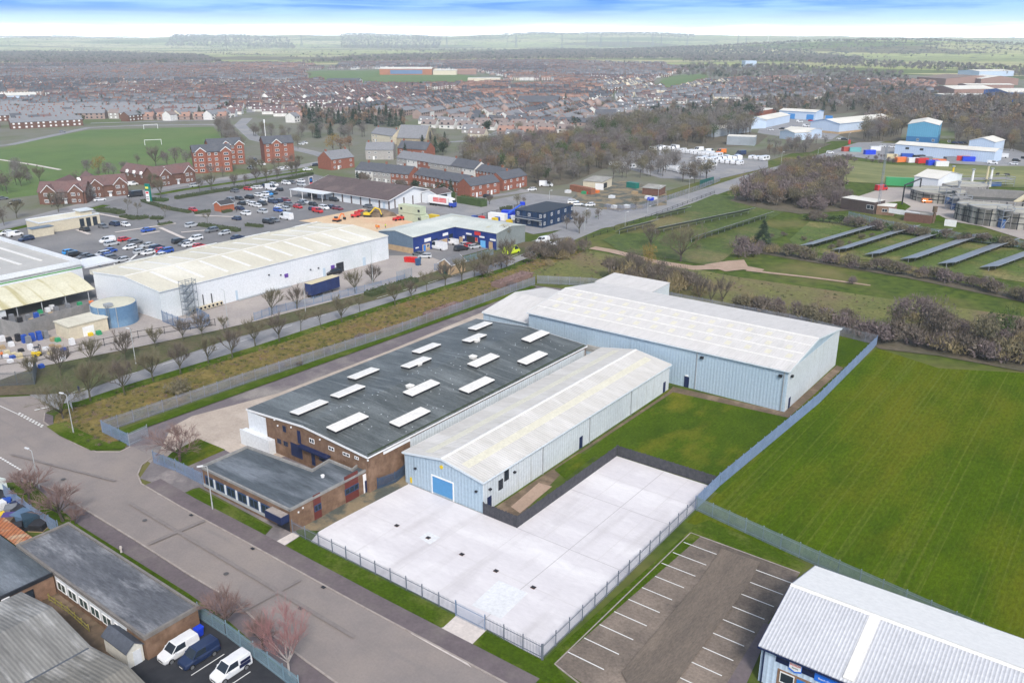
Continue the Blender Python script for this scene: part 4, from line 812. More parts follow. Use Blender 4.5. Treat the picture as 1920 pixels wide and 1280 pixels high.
# ------------------------------------------------------------------ bottom right: blue and white service workshop
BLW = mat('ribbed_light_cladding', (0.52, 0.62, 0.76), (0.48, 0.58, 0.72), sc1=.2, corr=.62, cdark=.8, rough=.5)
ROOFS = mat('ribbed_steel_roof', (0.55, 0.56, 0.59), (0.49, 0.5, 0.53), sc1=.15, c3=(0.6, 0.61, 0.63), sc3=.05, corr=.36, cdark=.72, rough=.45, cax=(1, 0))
T = shed('service_workshop', 'pale blue service workshop with a ribbed grey roof and bright blue signs', 'workshop', W(-22.9, 73.7), 66, 17.2, 4.5, 6.9, BLW, ROOFS, ridge='x', over=.3, trim=NAVY, ridgecap=SKYL)
z0 = DIM[T.name][2]
mb = MB(); q = 8.6; z1, z2 = roofz(T, .3), roofz(T, 8.4)
mb.hexa([(8.2, .0, z1-.05), (9.3, .0, z1-.05), (9.3, 8.4, z2-.05), (8.2, 8.4, z2-.05)], [(8.2, .0, z1+.06), (9.3, .0, z1+.06), (9.3, 8.4, z2+.06), (8.2, 8.4, z2+.06)]); OB(mb, 'rooflight_strip', SKYL, T)
mb = MB(); z1, z2 = roofz(T, 8.9), roofz(T, 17.3); mb.hexa([(-.2, 8.9, z1-.02), (66, 8.9, z1-.02), (66, 17.3, z2+2.42-2.4), (-.2, 17.3, z2)], [(-.2, 8.9, z1+.02), (66, 8.9, z1+.02), (66, 17.3, z2+.04), (-.2, 17.3, z2+.04)])
OB(mb, 'far_slope_sheen', plain('roof_sky_sheen', (0.78, 0.77, 0.75)), T)  # sky reflection on the far slope, put into the colour of a paler overlay
SGB = plain('sign_blue', (0.02, 0.17, 0.75)); SGN = plain('sign_navy', (0.01, 0.015, 0.06)); RED = plain('sign_red', (0.7, 0.03, 0.03))
panel(T, 'f', 1.6, 3.0, 3.35, 3.95, SGN, 'sign_board', d=.07); panel(T, 'f', 4.3, 5.6, 3.25, 3.95, SGN, 'sign_board', d=.07)
s = OB(MB().sideprism([(3.0, 3.2), (3.65, 2.95), (4.3, 3.2), (4.3, 4.35), (3.0, 4.35)], -.14, -.02, 'y'), 'shield_sign', SGB, T)
s2 = OB(MB().sideprism([(3.05, 3.4), (3.65, 3.15), (4.25, 3.4), (4.25, 4.15), (3.05, 4.15)], -.17, -.145, 'y'), 'shield_face', WHITE, s)
text('BOSCH', .34, RED, s, (3.65, -.185, 3.9), (R(90), 0, 0)); text('Service', .22, SGN, s, (3.65, -.185, 3.55), (R(90), 0, 0))
for x0, x1, tx in ((5.6, 8.6, 'Bosch Car Service'), (9.7, 14.5, 'Mechanical, Electrical & Service')):
    p = OB(sidebox(T, 'f', x0, x1, 3.1, 3.95, 0, .08), 'sign_board', SGB, T); text(tx, .3 if x1 < 9 else .28, WHITE, p, ((x0+x1)/2, -.095, 3.5), (R(90), 0, 0))
panel(T, 'f', 8.6, 9.7, 3.1, 3.95, SGN, 'sign_board', d=.07)
panel(T, 'f', 1.9, 12, .02, 2.6, BRICK2, 'brick_front', d=.03)
window(T, 'f', 2.2, 3.7, 1.1, 2.4, bars=0, base=.03); window(T, 'f', 9.6, 11.6, 1.0, 2.4, bars=1, base=.03)
panel(T, 'f', 3.95, 4.85, .05, 2.3, plain('blue_door', (0.02, 0.2, 0.65)), 'door', d=.08); panel(T, 'f', 5.3, 6.5, .05, 2.5, DARK, 'entrance', d=.06)
panel(T, 'f', 13, 17, .05, 2.9, plain('shutter_blue', (0.1, 0.2, 0.45)), 'roller_door', d=.06)
OB(MB().cyl(.35, -.12, 0, 4.3, .09, 8), 'downpipe', NAVY, T)
# ------------------------------------------------------------------ bottom left: clinic like block, asbestos sheds
T = TH('low_block', 'low flat felt roofed block with a brown brick end and white window strip', 'building', W(-106.3, 36.4)); DIM[T.name] = (29.2, 6.5, 3.2, 3.2, 'y', 'flat')
OB(MB().prism([(0, 0), (29.2, 0), (29.2, 6.5), (0, 6.5)], 0, 3.1), 'wall', BRICK, T); OB(MB().box(.15, 29.05, .15, 6.35, 3.11, 3.18), 'roof', ROOFF2, T)
mb = MB()
for i, b in enumerate(((-.15, 29.35, -.15, .12), (-.15, 29.35, 6.38, 6.65), (-.15, .12, .12, 6.38), (29.08, 29.35, .12, 6.38))): mb.box(*b, 2.95, 3.42+.003*i)
OB(mb, 'parapet', mat('parapet_stone', (0.22, 0.2, 0.185), (0.15, 0.14, 0.13), sc1=.6), T)
panel(T, 'f', 9.5, 25.5, 1.0, 3.0, SMOOTHW, 'white_fascia', d=.06); panel(T, 'f', 9.5, 25.5, .05, 1.0, BRICK, 'brick_sill', d=.05)
for i in range(6): window(T, 'f', 9.9+i*2.6, 11.9+i*2.6, 1.05, 2.35, gm=plain('green_glass', (0.05, 0.085, 0.08), rough=.1), bars=1, base=.06)
wing = TH('flat_roof_wing', 'lower felt roofed wing joining the low block to the mossy sheds', 'building', W(-106.3, 29.2)); DIM[wing.name] = (9.3, 7.1, 3.0, 3.0, 'y', 'flat')
OB(MB().prism([(-18, 0), (9.3, 0), (9.3, 7.05), (-18, 7.05)], 0, 2.95), 'wall', BRICK2, wing); OB(MB().box(-18, 9.3, 0, 7.05, 2.96, 3.05), 'roof', ROOFF, wing)
OB(MB().box(-18, 9.45, -.12, .1, 2.8, 3.25).box(9.2, 9.45, .1, 7.0, 2.8, 3.24), 'parapet', DARK, wing); window(wing, 'r', 2.2, 4.6, 1.0, 2.3, fm=DARK, bars=2)
OB(MB().box(9.5, 10.0, 1.0, 1.9, 2.2, 2.9), 'air_conditioner', WHITE, wing)
q0, q1 = U(243, 1256), U(273, 1241); pa = U(214, 1214); wl, dl = q0[0]-pa[0], max(q1[1]-q0[1], 1.8); px, py = q0[0]-wl+1.0, q0[1]+1.2
T = TH('toilet_block', 'small white rendered lean-to with a slate roof against the brick end wall', 'outbuilding', W(q0[0]-wl, q0[1])); DIM[T.name] = (wl, dl, 2.6, 3.3, 'y', 'gable')
OB(MB().sideprism([(0, 0), (dl, 0), (dl, 2.3), (dl*.5, 3.0), (0, 2.3)], 0, wl, 'x'), 'wall', mat('white_render', (0.68, 0.66, 0.6), (0.6, 0.58, 0.52), sc1=.8), T)
OB(MB().sideprism([(-.2, 2.15), (dl*.5, 3.02), (dl*.5, 3.14), (-.2, 2.27)], -.15, wl+.15, 'x').sideprism([(dl+.2, 2.15), (dl+.2, 2.27), (dl*.5, 3.14), (dl*.5, 3.02)], -.15, wl+.15, 'x'), 'roof', mat('slate_roof', (0.09, 0.1, 0.125), (0.065, 0.075, 0.095), sc1=1.5), T)
panel(T, 'r', dl*.35, dl*.35+.9, .05, 1.95, SMOOTHW, 'door', d=.05)
T = TH('bench', 'dark red slatted bench beside the white lean-to', 'bench', W(px-1.7, py-2.6))
OB(MB().box(0, 1.6, 0, .45, .4, .46), 'seat', OXRED, T); OB(MB().box(0, 1.6, .45, .5, .55, .95), 'backrest', OXRED, T)
for x in (.05, 1.45): OB(MB().box(x, x+.1, .02, .5, 0, .4), 'leg', DARK, T)
def wheelie(label, px, m, s=1.0, group=None, rz=GR):
    T = TH('bin', label, 'bin', G(*px), rz, group); OB(MB().hexa([(-.25*s, -.3*s, .08), (.25*s, -.3*s, .08), (.25*s, .3*s, .08), (-.25*s, .3*s, .08)], [(-.32*s, -.38*s, 1.05*s), (.32*s, -.38*s, 1.05*s), (.32*s, .38*s, 1.05*s), (-.32*s, .38*s, 1.05*s)]), 'body', m, T)
    OB(MB().hexa([(-.35*s, -.42*s, 1.05*s), (.35*s, -.42*s, 1.05*s), (.35*s, .42*s, 1.05*s), (-.35*s, .42*s, 1.05*s)], [(-.3*s, -.3*s, 1.16*s), (.3*s, -.3*s, 1.16*s), (.3*s, .42*s, 1.16*s), (-.3*s, .42*s, 1.16*s)]), 'lid', m, T)
    for x in (-.3, .3): OB(MB().tube(((x-.04)*s, .3*s, .12*s), ((x+.04)*s, .3*s, .12*s), .12*s, 10), 'wheel', DARK, T)
    return T
BINB = plain('bin_blue', (0.01, 0.05, 0.6)); wheelie('bright blue wheeled bin by the fence behind the vans', (374, 1193), BINB, 1.15); wheelie('small blue bin half hidden beside the white lean-to', (208, 1195), BINB, .8)
def fcshed(label, p0, p1, dep, ze, zr, ridge='x', m=ASB, cat='shed'):
    (u0, v0), (u1, v1) = p0, p1; return shed('factory_shed', label, cat, W(u0, v0), u1-u0, dep, ze, zr, mat('grey_render', (0.3, 0.28, 0.26), sc1=.5), m, ridge=ridge, over=.3, th=.1)
fcshed('mossy fibre cement roofed shed at the left edge below the flat wing', (-110.5, 0.0), (-95.2, 0), 29.0, 3.6, 5.0, 'y')
fcshed('streaky grey and white fibre cement roofed shed in the bottom left', (-94.9, 0), (-79.75, 0), 31.6, 3.7, 5.1, 'y', mat('white_streaked_roof', (0.27, 0.265, 0.25), (0.085, 0.083, 0.08), sc1=.4, c3=(0.44, 0.435, 0.42), sc3=.2, st=(.35, 2.0, 1), cax=(0, 1), corr=.4, cdark=.9, amt=.9))
fcshed('mossy fibre cement roofed shed beside the van park at the bottom edge', (-79.45, 0), (-64.6, 0), 31.6, 3.7, 5.1, 'y')
OB(MB().box(-.14, .14, 0, 31.6, 3.72, 3.84), 'valley_gutter', mat('lead_gutter', (0.1, 0.11, 0.13), sc1=.5), [o for o in bpy.data.objects if o.name.startswith('factory_shed')][-1])
fence('mossy yellow handrail in the overgrown court beside the white window strip', [(92, 1128), (128, 1152), (166, 1186)], 1.1, mat('mossy_yellow_rail', (0.32, 0.27, 0.06), (0.2, 0.18, 0.06), sc1=1), 'rail', gap=1.6, name='handrail', cat='handrail')
T = TH('porch_hood', 'curved black felt hood over a white side door by the pavement', 'porch', W(*U(196, 1022))); mb = MB()
mb.sideprism([(0, 0), (2.0, 0), (2.0, 1.2), (1.6, 1.75), (.8, 2.0), (0, 2.05)][::-1], 0, 3.2, 'x'); T.location = W(U(178, 1010)[0], 42.9)
OB(MB().sideprism([(0.02, .9), (1.2, .9), (1.2, 1.5), (.8, 1.9), (0.02, 2.2)], 0, 3.6, 'x'), 'hood', mat('black_felt', (0.03, 0.032, 0.036), sc1=1), T)
for x in (-.12, 3.62): OB(MB().sideprism([(0.02, 0), (1.25, 0), (1.25, 1.5), (.8, 1.92), (0.02, 2.22)], x, x+.1, 'x'), 'side_panel', WHITE, T)
T = TH('hydrant_post', 'small weathered stone post on a slab beside the pavement', 'post', W(*U(228, 1037))); OB(MB().tube((0, 0, 0), (0, 0, .8), .16, 8, .12), 'stem', DRIVECON, T); OB(MB().tube((0, 0, .8), (0, 0, 1.1), .2, 8, .14), 'cap', DRIVECON, T)
# vans
TYRE = plain('tyre_rubber', (0.015, 0.015, 0.016), rough=.9); RIM = plain('wheel_rim', (0.35, 0.36, 0.38), metal=.6, rough=.35); LIGHTM = plain('headlight_glass', (0.7, 0.72, 0.75), rough=.1); TAIL = plain('tail_light', (0.45, 0.02, 0.02), rough=.3)
CARP = {}
def paint(name, c):
    m = plain('paint_'+name, c, rough=.28, coat=.6); return m
def loft(secs, mb, mi=0):
    """secs: (x, [(y, z) half section from bottom to top]) joined along x, both sides"""
    n = len(secs[0][1]); rings = []
    for x, s in secs: rings.append([(x, y, z) for y, z in s]+[(x, -y, z) for y, z in reversed(s)])
    k = 2*n; vs = [p for r in rings for p in r]; fs = []
    for i in range(len(rings)-1):
        for j in range(k): fs.append((i*k+j, i*k+(j+1) % k, (i+1)*k+(j+1) % k, (i+1)*k+j))
    fs += [tuple(range(k-1, -1, -1)), tuple(range((len(rings)-1)*k, len(rings)*k))]
    return mb.add(vs, fs, mi)
SPEC = {  # length, half width, bonnet z, belt z, roof z, windscreen base/top x, rear glass top/base x (from front)
 'hatch': (4.0, .86, .86, .95, 1.46, .95, 1.75, 3.55, 3.92), 'saloon': (4.6, .9, .88, .96, 1.44, 1.15, 2.0, 3.5, 4.25), 'suv': (4.5, .93, 1.02, 1.12, 1.68, 1.05, 1.75, 4.1, 4.42), 'van': (4.7, .92, 1.05, 1.15, 1.85, .75, 1.55, 4.6, 4.68), 'bigvan': (5.9, 1.0, 1.15, 1.3, 2.5, .6, 1.55, 5.8, 5.88), 'small_van': (4.4, .9, 1.0, 1.1, 1.82, .95, 1.7, 4.25, 4.38)}
def make_car(kind, pm, glassm=None, label='', cat='car', rear_glass=True, name=None, detail=True):
    Lc, w, zb, zt, zr, xa, xb, xc, xd = SPEC[kind]; T = TH(name or ('parked_van' if 'van' in kind else 'parked_car'), label, cat, (0, 0, 0), 0)
    mb = MB(); g = .24
    s = lambda x, ww, top, low=g: (x, [(ww*.86, low), (ww, low+.2), (ww, top-.16), (ww*.9, top)])
    loft([s(0.0, w*.72, zb-.28, g+.1), s(.12, w*.86, zb-.12), s(.5, w*.96, zb-.04), s(xa, w, zt-.02), s(xb, w, zt), s(Lc*.7, w, zt), s(xd-.04, w*.97, zt-.02), s(Lc-.05, w*.92, zt-.12), s(Lc, w*.84, zt-.3, g+.1)], mb)
    tw = w*.78; bw = w*.9
    rz0 = zr-.07
    mb.hexa([(xb-.06, -tw, rz0), (xc+.02, -tw, rz0), (xc+.02, tw, rz0), (xb-.06, tw, rz0)], [(xb+.1, -tw*.9, zr), (xc-.08, -tw*.9, zr), (xc-.08, tw*.9, zr), (xb+.1, tw*.9, zr)])
    if 'van' in kind:                        # blind load sides
        x0 = xb+1.0 if kind != 'bigvan' else xb+.9
        mb.hexa([(x0, -bw, zt), (xd-.02, -bw, zt), (xd-.02, bw, zt), (x0, bw, zt)], [(x0, -tw-.02, rz0+.03), (xc+.04, -tw-.02, rz0+.03), (xc+.04, tw+.02, rz0+.03), (x0, tw+.02, rz0+.03)])
    for sy in (1, -1):                       # pillars
        for (x0, x1) in ((xa, xb), (xd-.05, xc)):
            mb.tube((x0, sy*bw, zt-.02), (x1, sy*tw, rz0+.02), .045, 4, cap=False)
        xm = (xb+xc)/2; mb.tube((xm, sy*bw*1.0, zt-.02), (xm, sy*(tw+.012), rz0), .04, 4, cap=False)
    OB(mb, 'body', pm, T)
    gb = MB(); e = .035
    gb.hexa([(xa+.04, -bw+e, zt-.03), (xd-.08, -bw+e, zt-.03), (xd-.08, bw-e, zt-.03), (xa+.04, bw-e, zt-.03)], [(xb, -tw+e*.3, rz0), (xc-.02, -tw+e*.3, rz0), (xc-.02, tw-e*.3, rz0), (xb, tw-e*.3, rz0)])
    OB(gb, 'window', glassm or GLASS, T)
    r = .32 if kind in ('hatch', 'saloon') else .35
    for x in (Lc*.18, Lc*.8):
        for sy in (1, -1):
            wm_ = MB().tube((x, sy*(w-.2), r), (x, sy*(w+.015), r), r, 12); wh = OB(wm_, 'wheel', TYRE, T)
            if detail: OB(MB().tube((x, sy*(w-.1), r), (x, sy*(w+.025), r), r*.62, 10), 'rim', RIM, wh)
    for sy in (1, -1):
        OB(MB().hexa([(.0, sy*w*.45, zb-.42), (.16, sy*w*.82, zb-.42), (.2, sy*w*.84, zb-.42), (.1, sy*w*.45, zb-.42)], [(.06, sy*w*.45, zb-.26), (.2, sy*w*.84, zb-.24), (.26, sy*w*.86, zb-.24), (.16, sy*w*.45, zb-.26)]), 'headlight', LIGHTM, T)
    if detail:
        OB(MB().box(-.012, .04, -w*.42, w*.42, .42, .62), 'grille', DARK, T)
        for x in (-.03, Lc): OB(MB().box(x, x+.03, -.27, .27, .36, .48), 'number_plate', WHITE if x < 0 else YEL, T)
        for sy in (1, -1): OB(MB().box(Lc-.05, Lc+.01, sy*w*.8-.06, sy*w*.8+.06, zt-.45, zt-.18), 'tail_light', TAIL, T); OB(MB().box(xa+.32, xa+.46, sy*(w+.02)-.02, sy*(w+.16), zt-.02, zt+.14) if sy > 0 else MB().box(xa+.32, xa+.46, -(w+.16), -(w+.0), zt-.02, zt+.14), 'mirror', pm, T)
    return T
def put(T, px, ang, centre=True):            # ang: heading of the nose, in street-grid degrees (0 = +u)
    a = GR+R(ang); L_ = 2.2; p = G(*px); T.rotation_euler = (0, 0, a+math.pi); d = Vector((math.cos(a), math.sin(a), 0))
    T.location = Vector((p.x, p.y, .02))+d*L_ if centre else Vector((p.x, p.y, .02))
WV = paint('white', (0.74, 0.75, 0.77)); NV = paint('navy', (0.015, 0.03, 0.085))
v1 = make_car('small_van', WV, label='plain white panel van parked against the brown brick end wall', cat='van'); put(v1, (336, 1226), -90)
v2 = make_car('small_van', NV, label='dark navy panel van parked between the two white vans', cat='van'); put(v2, (374, 1236), -90)
v3 = make_car('small_van', WV, label='white van with dark blue rear panels and lettering beside the painted 3', cat='van'); put(v3, (434, 1262), -90)
pn = OB(MB().box(2.7, 4.1, -.93, -.9, .75, 1.15).box(2.9, 4.15, -.86, -.83, 1.15, 1.5), 'livery_panel', SGN, v3); OB(MB().box(2.7, 4.1, .9, .93, .75, 1.15), 'livery_panel', SGN, v3)
OB(MB().tube((3.2, .92, 1.0), (3.2, .945, 1.0), .13, 10), 'emblem', plain('emblem_orange', (0.8, 0.25, 0.03)), pn)
for pts in (((359, 1269), (421, 1229)), ((440, 1282), (470, 1262)), ((405, 1300), (440, 1282))): ribbon('bay_line', LINE, Z5+.02, list(pts), .12)
m3 = text_mesh('3', 1.5, .004); o = OB(m3, 'bay_number', LINE); o['kind'] = 'structure'; o.location = G(379, 1271)+Vector((0, 0, .17)); o.rotation_euler = (0, 0, GR+R(90))
# ------------------------------------------------------------------ retail park
T = shed('retail_warehouse', 'long white retail warehouse with a cream roof crossed by bright rooflight strips', 'warehouse', W(-214.3, 104.4), 30.5, 76.4, 7.3, 8.6, SMOOTHW, CREAMR, over=.1, trim=SMOOTHW, ridgecap=SKYL); LW = T
for k in range(10):
    y = 6.5+k*7.0
    for x0, x1 in ((1.5, 14.0), (16.5, 28.5)):
        z0, z1 = roofz(T, x0), roofz(T, x1); OB(MB().hexa([(x0, y-.5, z0-.08), (x1, y-.5, z1-.08), (x1, y+.5, z1-.08), (x0, y+.5, z0-.08)], [(x0, y-.5, z0+.05), (x1, y-.5, z1+.05), (x1, y+.5, z1+.05), (x0, y+.5, z0+.05)]), 'rooflight', SKYL, T)
OB(MB().box(-1.2, .2, -.2, 76.6, 6.6, 7.7), 'parapet', mat('stained_parapet', (0.6, 0.58, 0.5), (0.4, 0.39, 0.34), sc1=.3), T)
for k in range(4): y = 10+k*19; OB(MB().hexa([(-3.5, y, 6.2), (-1.2, y, 6.2), (-1.2, y+9, 6.2), (-3.5, y+9, 6.2)], [(-3.5, y, 7.1), (-1.2, y, 7.9), (-1.2, y+9, 7.9), (-3.5, y+9, 7.1)]), 'canopy', SMOOTHW, T)
for (p0, p1), m_, nm in ((((528, 522), (548, 535)), SMOOTHW, 'roller_door'), (((630, 494), (645, 509)), DARK, 'open_doorway'), (((711, 475), (726, 489)), SMOOTHW, 'roller_door'), (((441, 545), (447, 563)), plain('pale_blue_door', (0.45, 0.55, 0.65)), 'door'), (((605, 503), (611, 520)), plain('pale_blue_door', (0.45, 0.55, 0.65)), 'door'), (((680, 483), (686, 499)), plain('pale_blue_door', (0.45, 0.55, 0.65)), 'door')):
    wpx(T, 'r', -183.8, p0, p1, 'p', m_, nm, d=.08)
for p0, p1, m_ in (((533, 514), (540, 519), plain('purple_sign', (0.12, 0.05, 0.3))), ((620, 498), (627, 503), plain('purple_sign', (0.12, 0.05, 0.3))), ((622, 505), (628, 516), NAVY)): wpx(T, 'r', -183.8, p0, p1, 'p', m_, 'sign_board', d=.2)
for p0, p1 in (((379, 552), (382, 572)), ((395, 550), (398, 569))): wpx(T, 'r', -183.8, p0, p1, 'p', DARK, 'duct', d=.3)
for k in range(8):
    v, z = PU(362+7.6*k, 583-2.0*k, -183.0); o = OB(MB().box(30.7, 31.3, v-104.4-.5, v-104.4+.5, .35, 1.3), 'air_conditioner', CREAM, T); OB(MB().tube((31.3, v-104.4, .85), (31.34, v-104.4, .85), .33, 12), 'fan_grille', DARK, o)
OB(MB().box(30.6, 31.5, 21, 38, .2, .34), 'plant_shelf', GREYST, T)
for p in ((525, 515), (503, 515), (581, 505), (596, 502)): v, z = PU(*p, -183.8); OB(MB().box(30.6, 30.8, v-104.5, v-104.1, z-.2, z+.1), 'floodlight', DARK, T)
# scaffold stair
SC = plain('scaffold_tube', (0.22, 0.25, 0.28), metal=.4); u, v = U(345, 600)
T = TH('scaffold_tower', 'scaffold stair tower standing against the corner of the long white warehouse', 'scaffold', W(-183.0, 109.0))
for x in (.3, 1.9):
    for y in (0, 1.8, 3.6): OB(MB().tube((x, y, 0), (x, y, 9.2), .06, 5), 'standard', SC, T)
mb = MB()
for z in (2, 4, 6, 8, 9):
    for x in (.3, 1.9): mb.tube((x, 0, z), (x, 3.6, z), .05, 4)
    for y in (0, 1.8, 3.6): mb.tube((.3, y, z), (1.9, y, z), .05, 4)
    mb.tube((1.9, 0, z-2), (1.9, 3.6, z), .05, 4)
OB(mb, 'brace', SC, T); mb = MB()
for i, z in enumerate((2, 4, 6, 8)):
    mb.box(.3, 1.9, 0, 1.0, z, z+.06); mb.hexa([(.4, .9, z-2), (1, .9, z-2), (1, 3.3, z-.1), (.4, 3.3, z-.1)], [(.4, .9, z-1.9), (1, .9, z-1.9), (1, 3.3, z), (.4, 3.3, z)])
OB(mb, 'deck', SC, T)
fence('dark blue palisade screen round the scaffold foot at the warehouse corner', [(305, 604), (345, 620), (395, 612), (372, 598)], 3.0, mat('deep_blue_palisade', (0.12, 0.2, 0.34), sc1=.4), pitch=.2)
# left store with parapet, arched canopy, garden yard
T = TH('garden_store', 'white store with a green band and a flat roof behind parapets at the left edge', 'store', W(-281, 60)); X1, Y1 = 281-225.5, 107.2-60; DIM[T.name] = (X1, Y1, 8.3, 8.3, 'y', 'flat')
OB(MB().box(0, X1, 0, Y1, 0, 7.1), 'wall', SMOOTHW, T); OB(MB().box(.4, X1-.4, .4, Y1-.4, 7.11, 7.2), 'roof', mat('grey_deck_roof', (0.46, 0.455, 0.44), (0.4, 0.395, 0.38), sc1=.2, corr=1.2, cdark=.92), T)
mb = MB()
for i, b in enumerate(((0, X1, 0, .35), (0, X1, Y1-.35, Y1), (0, .35, .35, Y1-.35), (X1-.35, X1, .35, Y1-.35))): mb.box(*b, 6.5, 8.3+.002*i)
OB(mb, 'parapet', SMOOTHW, T); panel(T, 'r', 0, Y1, 6.1, 6.4, plain('green_band', (0.08, 0.3, 0.08)), 'green_band', d=.06)
for k in range(8): y = 4+k*5.4; OB(MB().box(4, X1-12, y, y+.9, 7.2, 7.34), 'rooflight', SKYL, T)
OB(MB().box(X1-9.5, X1-.5, Y1+1, Y1+10, 5.6, 6.1), 'entrance_canopy', SMOOTHW, T)
for x in (X1-9, X1-1): OB(MB().cyl(x, Y1+9.5, 0, 5.6, .2, 8), 'column', WHITE, T)
T = TH('arched_canopy', 'long arched translucent canopy along the side of the white garden store', 'canopy', W(-225.3, 60)); mb = MB(); pr = []
for i in range(11): a = math.pi*(.5-.5*i/10)*1.0; pr.append((11.5*(1-math.cos(math.pi/2*(i/10))) if False else 11.5*i/10, 3.0+2.6*math.cos(math.pi/2*i/10)))
mb.sideprism([(x, z) for x, z in pr]+[(x, z-.1) for x, z in pr[::-1]], 0, 44, 'y'); OB(mb, 'roof', mat('stained_translucent', (0.60, 0.58, 0.45), (0.53, 0.5, 0.36), sc1=.3, lines=((0.42, 0.38, 0.22), (.02, .35, .02), .55, .62)), T)
for k in range(8): OB(MB().cyl(11.0, 1+k*5.9, 0, 3.1, .14, 8), 'column', GREYST, T)
OB(MB().box(10.9, 11.1, 0, 22, 0, 3.0), 'side_wall', SMOOTHW, T)
T = TH('water_tank', 'big round blue steel tank with a pale roof and a ladder', 'tank', W(*U(218, 604)));
tr = (Vector(U(257, 597))-Vector(U(176, 597))).length/2*.97; th = 5.0
OB(MB().cyl(0, 0, 0, th, tr, 48), 'shell', TANKB, T); OB(MB().tube((0, 0, th+.01), (0, 0, th+.5), tr-.15, 48, 1.0), 'roof', mat('tank_roof', (0.55, 0.54, 0.44), (0.48, 0.46, 0.37), sc1=.3), T)
mb = MB()
for a in range(4): mb.box(-.0, .0, 0, 0, 0, 0) if False else None
for a in (-1.9, -1.2, -.4): x, y = (tr+.05)*math.cos(a), (tr+.05)*math.sin(a); OB(MB().cyl(x, y, 0, th, .09, 6), 'rib', GREYST, T)
a = -.75; x, y = (tr+.3)*math.cos(a), (tr+.3)*math.sin(a); mb = MB().cyl(x-.2, y-.2, 0, th+.8, .05, 5).cyl(x+.2, y+.2, 0, th+.8, .05, 5)
for k in range(14): mb.tube((x-.2, y-.2, .3+k*.38), (x+.2, y+.2, .3+k*.38), .03, 4)
OB(mb, 'ladder', SC, T); OB(MB().box(x*.75-.8, x*.75+.8, y*.75-.8, y*.75+.8, th+.2, th+.9), 'hatch_box', GREYST, T)
u0, v0 = U(103, 620); u1, v1 = U(132, 640)
T = shed('plant_room', 'small cream flat roofed plant room beside the blue tank', 'outbuilding', W(u1-6.6, v1+.2), 6.4, 9.0, 3.2, 3.2, CREAM, CREAMR, kind='flat'); panel(T, 'r', 3, 5.6, .05, 2.4, WHITE, 'door', d=.06); OB(MB().box(-.2, 6.6, -.2, 9.2, 3.21, 3.45), 'roof_edge', CREAMR, T)
CONP = mat('concrete_panel', (0.27, 0.26, 0.25), (0.2, 0.195, 0.19), sc1=.5)
T = fence('grey concrete panel wall enclosing the garden store yard', [(43, 637), (100, 618), (172, 597)], 4.0, CONP, 'wall', name='panel_wall', gap=3, cat='wall')
T = fence('concrete panel wall end at the far left of the garden yard', [(-25, 612), (8, 629), (42, 637)], 4.0, CONP, 'wall', name='panel_wall', gap=3, cat='wall')
# yard goods: pallets, bags, crates
WOOD = mat('pallet_wood', (0.42, 0.31, 0.18), (0.3, 0.22, 0.13), sc1=2); WRAP = plain('white_wrap', (0.72, 0.73, 0.75), rough=.3); BLUEP = plain('blue_crate', (0.02, 0.08, 0.4)); ORG = plain('orange_plastic', (0.75, 0.2, 0.05)); GRN = plain('green_plastic', (0.03, 0.3, 0.13)); GRYP = plain('grey_goods', (0.2, 0.21, 0.23)); BLK = plain('black_goods', (0.03, 0.03, 0.035)); CREAMP = plain('cream_goods', (0.6, 0.52, 0.33)); REDP = plain('red_goods', (0.55, 0.03, 0.03))
def pallet(px, m, look, zone, h=1.2, w_=1.1, nm='goods_pallet', cat='pallet', rz=GR, group='pallets of goods in the garden yard', d=None):
    d = d or w_; T = TH(nm, None, cat, G(*px), rz, group); mb = MB()
    for y in (-d*.45, 0, d*.45): mb.box(-w_*.5, w_*.5, y-.05, y+.05, 0, .1)
    mb.box(-w_*.5, w_*.5, -d*.5, d*.5, .1, .14); OB(mb, 'pallet', WOOD, T)
    b = MB(); k = 3
    for i in range(k):
        z0, z1 = .14+(h-.14)*i/k, .14+(h-.14)*(i+1)/k-.03; e = .03*((i*7) % 3); b.box(-w_*.46+e, w_*.46-e*.5, -d*.46+e*.5, d*.46-e, z0, z1)
    OB(b, 'goods', m, T); pool(T, look, zone, cat, group); return T
Z = 'in the garden store yard'
